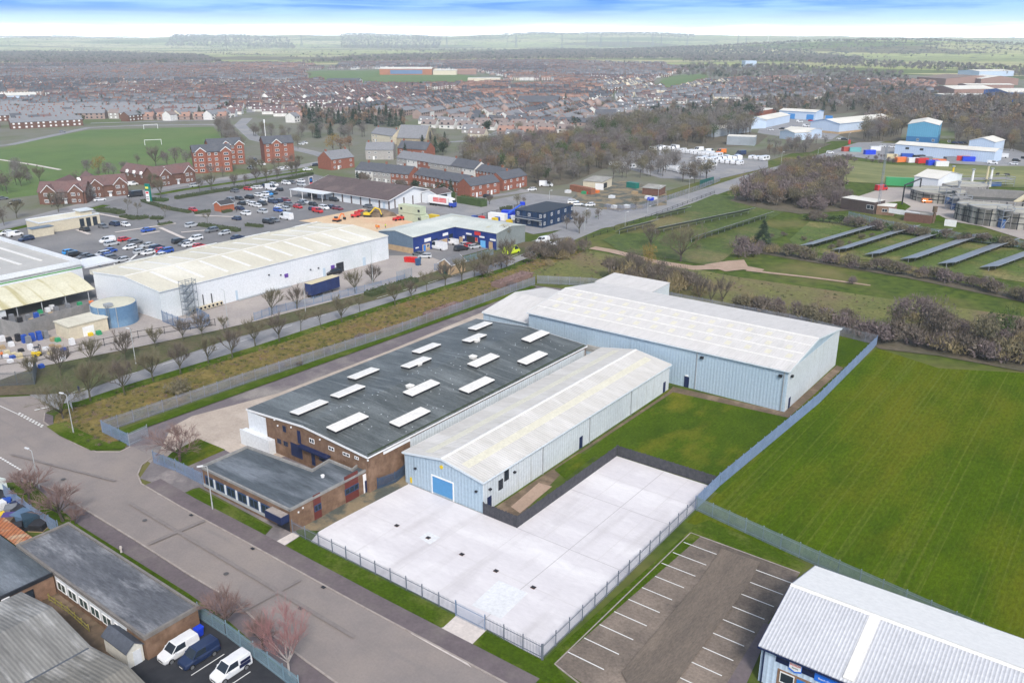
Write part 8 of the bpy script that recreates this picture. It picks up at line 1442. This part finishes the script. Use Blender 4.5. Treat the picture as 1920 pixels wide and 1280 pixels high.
CAND += fill([(1500, 395), (1570, 398), (1600, 385), (1560, 350), (1520, 370)], 4.2, (4.5, 8), ['bush0', 'wood1', 'wood3', 'bush1'], 'in the scrub left of the control huts', 'scrub left of the control huts', excl=((1570, 380, 1640, 405),))
CAND += fill([(1480, 300), (1560, 303), (1690, 310), (1680, 296), (1600, 296), (1540, 298)], 5, (2, 3.5), ['bush0', 'bush1', 'wood3'], 'in the scrub before the container yard', 'scrub before the container yard')
CAND += fill([(1560, 242), (1600, 266), (1660, 268), (1690, 262), (1690, 240), (1790, 240), (1790, 268), (1880, 282), (2000, 300), (2060, 240), (1920, 192), (1740, 196), (1620, 205)], 7.5, (9, 15), ['wood3', 'wood1', 'wood5', 'wood0', 'wood2', 'wood1', 'wood2', 'wood6', 'wood4'], 'in the right hand wood', 'trees of the right hand wood', excl=((1690, 250, 1790, 300), (1800, 274, 1880, 310), (1515, 200, 1625, 262)))
CAND += fill([(1190, 250), (1340, 245), (1430, 218), (1400, 200), (1250, 212), (1150, 235)], 10, (8, 13), WD+['conifer0', 'evergreen'], 'among the houses left of the pale sheds', 'trees among the houses left of the pale sheds')
CAND += fill([(405, 245), (440, 292), (458, 286), (425, 238)], 5.5, (8, 12), ['wood0', 'wood4', 'wood1'], 'along the right edge of the playing field', 'trees along the playing field')
CAND += fill([(560, 265), (700, 262), (760, 285), (840, 300), (850, 280), (800, 255), (690, 245), (560, 235)], 10, (7, 12), ['wood1', 'wood0', 'wood5', 'wood2', 'evergreen', 'conifer0'], 'around the church', 'trees around the church', excl=((690, 240, 805, 280),))
CAND += fill([(470, 270), (560, 280), (560, 255), (480, 240)], 11, (6, 10), ['wood1', 'wood0', 'wood2'], 'behind the separate apartment block', 'trees behind the apartments')
CAND += fill([(560, 232), (660, 236), (760, 240), (760, 222), (560, 215)], 9, (8, 13), ['wood0', 'wood1', 'wood5', 'conifer0', 'conifer1'], 'in the belt above the church', 'trees above the church')
CAND += fill([(-80, 330), (0, 322), (60, 330), (60, 352), (-80, 380)], 11, (6, 10), ['wood1', 'wood0'], 'at the near left corner of the playing field', 'trees at the field corner')
CAND += fill([(1400, 205), (1480, 222), (1640, 205), (1770, 190), (1700, 165), (1560, 150), (1400, 160)], 12, (8, 13), WD+['conifer0'], 'in the wooded suburb behind the pale sheds', 'trees of the wooded suburb', cap=1500)
CAND += fill([(1130, 528), (1240, 545), (1330, 562), (1330, 550), (1250, 520), (1170, 500)], 3.6, (4, 8), ['wood1', 'wood2', 'bush1', 'straw', 'wood1'], 'in the brown thicket behind the side store', 'thicket behind the side store')
CAND += fill([(1360, 570), (1460, 586), (1560, 600), (1640, 622), (1640, 610), (1540, 590), (1420, 570)], 3.6, (2.5, 4.5), ['bush0', 'bush0', 'bush1'], 'behind the blue fence of the big warehouse', 'bushes behind the big warehouse')
CAND += fill([(1730, 600), (1960, 640), (1960, 690), (1830, 672), (1720, 650)], 3.4, (3, 6.5), ['straw', 'bush2', 'wood2', 'bush1', 'wood3'], 'in the thicket at the mown field corner', 'thicket at the mown field corner')
CAND += fill([(960, 492), (1070, 460), (1100, 470), (1000, 515)], 4.5, (2.5, 5), ['bush1', 'bush0', 'straw'], 'at the bend of the side road', 'scrub at the bend of the side road')
CAND += fill([(20, 398), (200, 362), (340, 338), (600, 300), (600, 306), (340, 346), (200, 375), (20, 412)], 9, (5, 9), ['wood1', 'wood0', 'street0', 'wood4'], 'along the high street verge', 'trees along the high street')
CAND += fill([(60, 352), (240, 330), (370, 325), (300, 318), (150, 335), (40, 345)], 9, (5, 8), ['wood1', 'wood3', 'wood0'], 'behind the maroon roofed houses', 'trees behind the maroon roofed houses')
CAND += fill([(660, 345), (780, 372), (850, 372), (780, 360), (680, 340)], 6, (4, 7), ['wood1', 'evergreen', 'wood0', 'bush1'], 'in the gardens of the brick terraces', 'garden trees of the terraces')
NEARCAND = [c for c in CAND if c[1].y < 900]; CAND.sort(key=lambda c: c[1].length/ max(c[2], 1)**.5)
QUOTA = 296-sum(1 for o in bpy.data.objects if o.name.split('.')[0] == 'tree' and o.parent is None); QB = 230
rest = []
for c in CAND:
    isb = 'bush' in c[0] or c[0] == 'straw'
    if isb and QB > 0: QB -= 1
    elif not isb and QUOTA > 0: QUOTA -= 1
    else: rest.append(c); continue
    px = PJ(c[1].x, c[1].y); zn = c[3]
    tree(c[0], c[1], c[2], zn, c[4], wide=c[5])
# everything further off: one object per wood
def arrs(me):
    v = np.empty(len(me.vertices)*3, np.float32); me.vertices.foreach_get('co', v); li = np.empty(len(me.loops), np.int32); me.loops.foreach_get('vertex_index', li); lt = np.empty(len(me.polygons), np.int32); me.polygons.foreach_get('loop_total', lt); mi = np.empty(len(me.polygons), np.int32); me.polygons.foreach_get('material_index', mi); return v.reshape(-1, 3), li, lt, mi
def merged(name, items, label=None):
    """items: (list of meshes, point, rz, (sx, sy, sz)) -> one mesh object"""
    VS, LI, LT, MI, mats_, cache, nv = [], [], [], [], [], {}, 0
    for ms, p, rz, s in items:
        for me in ms:
            if me.name not in cache:
                off = []
                for m in me.materials:
                    if m not in mats_: mats_.append(m)
                    off.append(mats_.index(m))
                v, li, lt, mi = arrs(me); cache[me.name] = (v, li, lt, np.array(off, np.int32)[mi])
            v, li, lt, mi = cache[me.name]; c, sn = math.cos(rz), math.sin(rz); q = v*np.array(s, np.float32)
            VS.append(np.stack([q[:, 0]*c-q[:, 1]*sn+p[0], q[:, 0]*sn+q[:, 1]*c+p[1], q[:, 2]+p[2]], 1)); LI.append(li+nv); LT.append(lt); MI.append(mi); nv += len(v)
    me = bpy.data.meshes.new(name); VS, LI, LT, MI = np.concatenate(VS), np.concatenate(LI), np.concatenate(LT), np.concatenate(MI)
    me.vertices.add(len(VS)); me.vertices.foreach_set('co', VS.ravel()); me.loops.add(len(LI)); me.loops.foreach_set('vertex_index', LI); me.polygons.add(len(LT))
    me.polygons.foreach_set('loop_start', np.concatenate([[0], np.cumsum(LT)[:-1]]).astype(np.int32)); me.polygons.foreach_set('loop_total', LT); 
    for m in mats_: me.materials.append(m)
    me.polygons.foreach_set('material_index', MI); me.update(calc_edges=True); o = link(bpy.data.objects.new(name, me)); o['kind'] = 'stuff'
    if label: o['label'] = label
    return o
FARK = {'wood0': 'far0', 'wood1': 'far1', 'wood2': 'far4', 'wood3': 'far2', 'wood4': 'far0', 'wood5': 'far5', 'wood6': 'far4', 'wood7': 'far3', 'evergreen': 'far3', 'conifer0': 'conifer0', 'conifer1': 'conifer1'}
def item(c, lod=True):
    k = FARK.get(c[0], c[0]) if lod and c[1].y > 650 else c[0]; s = c[2]/HT[k]; return (AR[k], c[1], rnd.uniform(0, 6.28), (s*c[5], s*c[5], s))
merged('woodland', [item(c) for c in rest], 'bare winter woodland and scrub beyond the nearest trees')
FB = ['wood0', 'wood1', 'wood3', 'wood2', 'wood0', 'evergreen']
far = []
for poly, st, hs in (([(-80, 121), (150, 122), (420, 121), (380, 106), (200, 101), (-80, 103)], 17, (10, 15)), ([(560, 121), (640, 119), (1000, 113), (1300, 112), (1300, 99), (1050, 98), (850, 104), (680, 108)], 18, (11, 16)), ([(1280, 118), (1400, 118), (1600, 124), (1620, 112), (1500, 104), (1290, 100)], 18, (11, 16)), ([(1540, 125), (1760, 136), (1960, 148), (1990, 132), (1760, 122), (1600, 116)], 22, (9, 14)), ([(1230, 140), (1350, 150), (1560, 152), (1700, 160), (1700, 140), (1500, 126), (1300, 124)], 22, (9, 14)), ([(310, 92), (430, 92), (560, 95), (540, 88), (330, 86)], 45, (15, 30)), ([(640, 93), (820, 94), (830, 87), (700, 85), (640, 86)], 45, (14, 26)), ([(860, 88), (1040, 87), (1300, 88), (1300, 84), (1000, 83)], 60, (14, 24)), ([(-40, 88), (200, 86), (330, 84), (200, 82), (-40, 83)], 70, (12, 22))):
    far += fill(poly, st, hs, FB, '', '', cap=2600)
for i in range(2600):                         # the wooded hill
    x, y = 1750+rnd.gauss(0, 900), 4200+rnd.gauss(0, 430); far.append((rnd.choice(FB), Vector((x, y, terr(x, y)-.5)), rnd.uniform(10, 16), '', '', 1.3))
for i in range(420):                          # hedgerow trees and copses out in the fields
    x, y = rnd.uniform(-5200, 5200), rnd.uniform(3000, 9500)
    if abs(x) > y*.66: continue
    a = rnd.uniform(-.25, .25)
    for k in range(rnd.randint(6, 26)): q = k*rnd.uniform(9, 14); far.append((rnd.choice(FB), Vector((x+q*math.cos(a), y+q*math.sin(a), terr(x+q*math.cos(a), y+q*math.sin(a)))), rnd.uniform(6, 13), '', '', 1.3))
merged('far_woodland', [item(c) for c in far], 'far belts of bare trees and hedgerows fading to blue')
tf = []
for poly, st, hs, ks in (([(108, 795), (128, 766), (252, 725), (482, 655), (737, 571), (957, 504), (1060, 468), (1100, 472), (1010, 520), (480, 704), (205, 804), (235, 832), (185, 838), (130, 812)], 1.05, (.35, .8), ['tuft', 'tuft', 'tuft3', 'tuft', 'tuft2', 'tuft3']), ([(990, 515), (1100, 472), (1310, 506), (1380, 520), (1660, 560), (1900, 600), (1900, 640), (1640, 615), (1380, 568), (1250, 555), (1130, 528), (1010, 523)], 2.6, (.35, .8), ['tuft', 'tuft3', 'tuft3', 'tuft2']), ([(1490, 452), (1535, 408), (1640, 432), (1930, 472), (2000, 520), (1900, 530), (1500, 470)], 2.6, (.3, .6), ['tuft', 'tuft3', 'tuft3'])): tf += fill(poly, st, hs, ks, '', '', cap=3000)
merged('grass_tufts', [item(c, False) for c in tf], 'dry tufts of long grass on the rough ground')
# ------------------------------------------------------------------ hedges
def hedge(label, pts, w_, h, tw='hedge', n=26):
    P = [G(*p) for p in pts]; T = TH('hedge', label, 'hedge', P[0], 0); r = random.Random(int(pts[0][0])); f, c = MB(), MB()
    for a, b in zip(P, P[1:]):
        d = b-a; L_ = d.length; d.normalize(); s = Vector((-d.y, d.x, 0)); o = P[0]
        q = [a-s*w_*.42-o, b-s*w_*.42-o, b+s*w_*.42-o, a+s*w_*.42-o]; c.hexa([(v.x, v.y, 0) for v in q], [(v.x, v.y, h*.85) for v in q])
        for i in range(int(L_*n)):
            p = a+d*r.uniform(-.2, L_+.2)+s*r.uniform(-.5, .5)*w_-o; z = r.uniform(.1, 1)*h if abs(r.uniform(-.5, .5)) > .2 else h*r.uniform(.85, 1.08); p.z = z; u, v = rv(r).normalized()*.22, rv(r).normalized()*.22; f.add([p-u, p+v, p+u, p-v], [(0, 1, 2, 3)])
    OB(c, 'stems', TW[tw], T); OB(f, 'leaves', TW[tw], T); return T
hedge('clipped hedge curving along the street from the green totem', [(268, 378), (285, 384), (320, 394), (356, 400)], 2.2, 1.1); hedge('broad low hedge behind the green totem', [(282, 376), (312, 378)], 4, 1.2, 'green'); hedge('long dark hedge along the street side of the supermarket car park', [(330, 374), (400, 362), (480, 350), (560, 334), (585, 328)], 2.5, 1.4); hedge('dark hedge beside the brick kiosk', [(366, 402), (394, 398)], 2, 1.1); hedge('small hedge right of the brick kiosk', [(418, 400), (434, 397)], 2, 1.1); hedge('long trimmed hedge strip behind the white warehouse rows', [(376, 424), (448, 435)], 2.6, 1.3); hedge('short dark hedge strip in the middle of the car park', [(462, 424), (492, 427)], 2, 1.1); hedge('small trimmed hedge on the roundabout tip', [(298, 424), (322, 420)], 2.2, 1.0); hedge('dark shrub bed beside the cream restaurant', [(186, 396), (214, 399), (228, 402)], 4, 1.5); hedge('shrub bed with young trees in the restaurant exit', [(230, 408), (256, 412), (276, 409)], 3.5, 1.2); hedge('small round shrub bed by the car park lane', [(284, 411), (304, 412)], 2.5, 1.2); hedge('tall clipped green hedge behind the lorry yard', [(862, 380), (908, 388)], 4, 3.2, 'green'); hedge('low dark hedge on the right side of the parked cars', [(940, 396), (958, 392)], 2, 1.4); hedge('overgrown green hedge along the dead end of the garden terrace', [(800, 366), (850, 372)], 3.5, 3.0, 'green')
hedge('ivy covered green bank beside the fence and the pale panel', [(690, 556), (778, 528)], 3.5, 1.3, 'hedge'); hedge('reddish thicket on the rough verge beside the long fence', [(800, 596), (860, 574)], 3, 1.3, 'pink'); hedge('reddish bramble thicket on the verge near the bend', [(930, 540), (990, 518)], 4, 1.6, 'pink')
for px in ((240, 395), (258, 402), (310, 408), (389, 420)): treepx('thin', px, px[1]-20, 'in the retail car park beds', 'young car park trees')
# ------------------------------------------------------------------ the town
HA = {}
RT = dict(RR); RT['maroon'] = mat('town_mauve_tiles', (0.17, 0.12, 0.122), (0.13, 0.095, 0.098), sc1=.3); RT['brown'] = mat('town_dun_tiles', (0.24, 0.195, 0.18), (0.19, 0.155, 0.145), sc1=.3); RT['orange'] = mat('town_pantiles', (0.33, 0.20, 0.155), (0.27, 0.165, 0.13), sc1=.3)
BT = dict(RB); BT['pink'] = mat('town_pale_brick', (0.34, 0.255, 0.225), (0.28, 0.21, 0.19), sc1=.3); BT['red'] = mat('town_red_brick', (0.26, 0.13, 0.10), (0.2, 0.105, 0.085), sc1=.3)
def harch(w_, r_, L_, D, ze, zr, seed):
    a, b = MB(), MB(); a.sideprism(profile(0, D, ze, zr, 'gable'), 0, L_, 'x')
    for f in range(2):
        for x in (L_*.16, L_*.6):
            for y0, y1 in ((-.06, 0), (D, D+.06)): a.box(x, x+1.4, y0, y1, .9+2.5*f, 2.1+2.5*f, 1)
    sl = (zr-ze)/(D/2); o = .3
    b.sideprism([(-o, ze-sl*o+.02), (D/2, zr+.02), (D/2, zr+.2), (-o, ze-sl*o+.2)], -.1, L_+.1, 'x'); b.sideprism([(D+o, ze-sl*o+.02), (D+o, ze-sl*o+.2), (D/2, zr+.2), (D/2, zr+.02)], -.1, L_+.1, 'x')
    b.box(L_*.9-.5, L_*.9+.4, D/2-.35, D/2+.35, zr-.4, zr+1.0, 1)
    return a.mesh('wall', [BT[w_], GLASS if seed % 2 else WHITE]), b.mesh('roof', [RT[r_], CHIM])
KD = [('pink', 'maroon'), ('cream', 'brown'), ('grey', 'brown'), ('red', 'slate'), ('cream', 'grey'), ('white', 'maroon'), ('pink', 'orange'), ('grey', 'grey'), ('pink', 'slate'), ('white', 'slate'), ('brown', 'grey'), ('pink', 'grey'), ('white', 'brown'), ('white', 'grey')]
WN = {'red': 'red brick', 'brown': 'brown brick', 'pink': 'pale brick', 'cream': 'cream', 'white': 'white', 'grey': 'grey'}
for i, (a, b) in enumerate(KD): HA[(a, b, 0)] = harch(a, b, 8.2, 8.5, 5.0, 7.8, i); HA[(a, b, 1)] = harch(a, b, 12, 8, 3.0, 6.0, i+1)
TOWNP = [[(-100, 268), (0, 246), (165, 236), (400, 230), (470, 218), (560, 232), (560, 150), (600, 128), (560, 122), (400, 122), (0, 122), (-150, 124)], [(560, 210), (700, 222), (830, 262), (980, 262), (1060, 248), (1110, 235), (1330, 205), (1440, 205), (1420, 175), (1300, 140), (1240, 122), (1000, 116), (640, 121), (560, 150)], [(1400, 190), (1560, 200), (1640, 190), (1760, 180), (1760, 160), (1600, 150), (1480, 146), (1350, 150)]]
TP = [[tuple(G(*p)[:2]) for p in P] for P in TOWNP]
EX = [[(565, 133), (720, 130), (900, 136), (945, 146), (945, 160), (780, 166), (640, 163), (570, 150)], [(1226, 150), (1275, 138), (1340, 137), (1340, 152), (1290, 168), (1225, 169)], [(790, 170), (855, 168), (855, 181), (790, 182)], [(945, 154), (1035, 152), (1035, 164), (950, 166)], [(680, 236), (860, 250), (840, 300), (680, 300)], [(440, 268), (440, 215), (480, 215), (500, 268)], [(0, 279), (120, 253), (165, 243), (410, 238), (410, 226), (250, 229), (160, 233), (110, 243), (0, 265)], [(560, 240), (560, 212), (770, 220), (770, 245)], [(960, 196), (1055, 196), (1055, 206), (960, 206)], [(600, 152), (680, 152), (680, 162), (600, 162)], [(-40, 182), (80, 182), (80, 193), (-40, 193)], [(1110, 222), (1165, 222), (1165, 232), (1110, 232)]]
HS = []; r = random.Random(5); CELL = 210
for ci in range(-9, 12):
    for cj in range(1, 15):
        cx, cyy = ci*CELL+r.uniform(-40, 40), 420+cj*CELL; th = r.choice((-.15, .1, .25, -.35, R(90)+.1, .65, .05, 1.2)) if cyy < 1300 else r.choice((-.1, .1, .2, .5)); st = r.choice(KD); st2 = r.choice(KD); bung = 1 if r.random() < .25 else 0
        for row in range(-4, 5):
            off = row*(26 if row % 2 else 26)+r.uniform(-2, 2); t = -CELL*.56
            while t < CELL*.56:
                n = r.randint(2, 9); k = st if r.random() < .6 else (st2 if r.random() < .6 else r.choice(KD))
                for i in range(n):
                    step = 8.3 if not bung else 15; x = cx+t*math.cos(th)-off*math.sin(th); y = cyy+t*math.sin(th)+off*math.cos(th); t += step
                    if abs(t) > CELL*.56: break
                    if not any(inpoly(x, y, P) for P in TP): continue
                    px = PJ(x, y)
                    if px[0] < -60 or px[0] > 1980 or any(inpoly(px[0], px[1], E_) for E_ in EX): continue
                    if px[0] > 1100 and r.random() < .35: continue
                    kk = k if r.random() < .85 else r.choice(KD); HS.append((x, y, th+(0 if r.random() < .9 else math.pi/2*bung), (*kk, bung)))
                t += r.choice((3, 3, 12, 5))
HS.sort(key=lambda h: h[1]-.15*abs(h[0]))
def zone_of(px):
    x, y = px; b = 'nearest' if y > 246 else 'second' if y > 236 else 'third' if y > 227 else 'fourth' if y > 219 else 'fifth' if y > 212 else 'sixth' if y > 206 else 'seventh'
    z = 'left of the playing field' if x < 150 else 'beyond the playing field' if x < 420 else 'beyond the apartments' if x < 600 else 'above the church' if x < 830 else 'beyond the central wood' if x < 1100 else 'near the inn' if x < 1300 else 'behind the pale sheds'
    return f'in {b} rank {z}'
NH = 300-sum(1 for o in bpy.data.objects if o.parent is None and o.name.split('.')[0] in ('terraced_house', 'detached_house', 'apartment_house'))
for x, y, th, k in HS[:NH]:
    T = TH('town_house', None, 'house', (x, y, 0), th, 'houses of the town'); w_, r_ = HA[k]
    for me, nm in ((w_, 'wall'), (r_, 'roof')): o = bpy.data.objects.new(nm, me); COL.objects.link(o); o.parent = T
    pool(T, f'{WN[k[0]]} {k[1]} roofed {"bungalow" if k[2] else "house"}', zone_of(PJ(x, y)), 'house', 'houses of the town')
merged('far_houses', [(HA[k], (x, y, terr(x, y)), th, (1, 1, r.uniform(.9, 1.15))) for x, y, th, k in HS[NH:]], 'far houses of the town merging into rows')
# trees between the houses
tt = []
for x, y, th, k in HS:
    if r.random() < .5: q = (x+r.uniform(-14, 14), y+r.uniform(9, 16)); tt.append((r.choice(['wood0', 'wood1', 'wood3', 'wood2', 'wood0', 'evergreen', 'conifer0', 'wood5']), Vector((*q, 0)), r.uniform(4, 11), '', '', 1.15))
merged('garden_trees', [item(c) for c in tt], 'garden trees between the houses of the town')
# little parked cars along the town streets, far lanes
for pts in ([(170, 232), (400, 226), (450, 218)], [(470, 212), (468, 200), (480, 185)], [(830, 268), (940, 262), (1040, 252)], [(900, 262), (960, 240), (1010, 225)], [(640, 205), (800, 205), (960, 212)], [(0, 215), (160, 214), (400, 210), (540, 206)]): ribbon('town_street', TARMAC2, .15, pts, 7)
ribbon('far_road', DRIVECON, 1.0, [(1596, 112), (1610, 106), (1632, 98), (1640, 92)], 14)
# ------------------------------------------------------------------ pylons and turbines on the horizon
PYM = plain('pylon_steel', (0.16, 0.17, 0.19), metal=.2)
def pylon_parts():
    t, a = MB(), MB(); h = 52
    for sx_ in (-1, 1):
        for sy_ in (-1, 1): t.tube((sx_*4, sy_*4, 0), (sx_*.8, sy_*.8, h*.62), .55, 4, .45, cap=False); t.tube((sx_*.8, sy_*.8, h*.62), (sx_*.2, sy_*.2, h), .45, 4, .35, cap=False)
    for k in range(7):
        z0, z1 = k*h/8, (k+1)*h/8; w0, w1 = 4-3.2*min(z0/(h*.62), 1), 4-3.2*min(z1/(h*.62), 1)
        for s_ in (-1, 1): t.tube((-w0, s_*w0, z0), (w1, s_*w1, z1), .3, 3, cap=False); t.tube((s_*w0, -w0, z0), (s_*w1, w1, z1), .3, 3, cap=False)
    for z in (h*.64, h*.77, h*.9): a.tube((-8, 0, z), (8, 0, z), .5, 4)
    return t.mesh('tower', PYM), a.mesh('cross_arm', PYM)
pm = pylon_parts()
for x, top in ((525, 71), (602, 64), (692, 70), (732, 68), (827, 68), (849, 67), (952, 69), (967, 64), (1045, 68), (1088, 66), (1111, 65), (1145, 69), (1157, 67), (1199, 65), (1214, 67), (1258, 68), (1344, 66), (1358, 68)):
    d = 6200; px_ = (x-960)/FPX; T = TH('pylon', None, 'pylon', (px_*d*1.04, d, terr(px_*d*1.04, d)), rnd.uniform(0, 3), 'pylons on the horizon'); hh = 64+(73-top)/FPX*d*1.06-T.location.z; s = max(hh, 30)/52; T.scale = (s, s, s)
    for me, nm in zip(pm, ('tower', 'cross_arm')): o = bpy.data.objects.new(nm, me); COL.objects.link(o); o.parent = T
    pool(T, 'hazy lattice pylon', 'on the horizon', 'pylon', 'pylons on the horizon')
d = 3600; x = (469-960)/FPX*d*1.03; T = TH('radio_mast', 'thin dark radio mast standing alone in the far fields on the left', 'mast', (x, d, terr(x, d)), 0); OB(MB().tube((0, 0, 0), (0, 0, 78), 1.0, 6, .7), 'pole', PYM, T); OB(MB().tube((0, 0, 70), (0, 0, 75), 1.5, 8), 'antenna', PYM, T)
for x, top, lab in ((1391, 50, 'left of two far wind turbines above the misty horizon'), (1441, 50, 'right of two far wind turbines above the misty horizon')):
    d = 4600; px_ = (x-960)/FPX*d*1.05; T = TH('wind_turbine', lab, 'wind turbine', (px_, d, terr(px_, d)), .1); z = 64+(73-55)/FPX*d*1.06-T.location.z
    OB(MB().tube((0, 0, 0), (0, 0, z), 1.8, 8, 1.1), 'tower', WHITE, T); hb = OB(MB().tube((0, -4, z), (0, 3, z), 1.5, 8), 'nacelle', WHITE, T)
    for k in range(3): a = R(90+120*k+8); OB(MB().tube((0, -4, z), (22*math.cos(a), -4, z+22*math.sin(a)), 1.0, 4, .4), 'blade', WHITE, T)
write_labels()
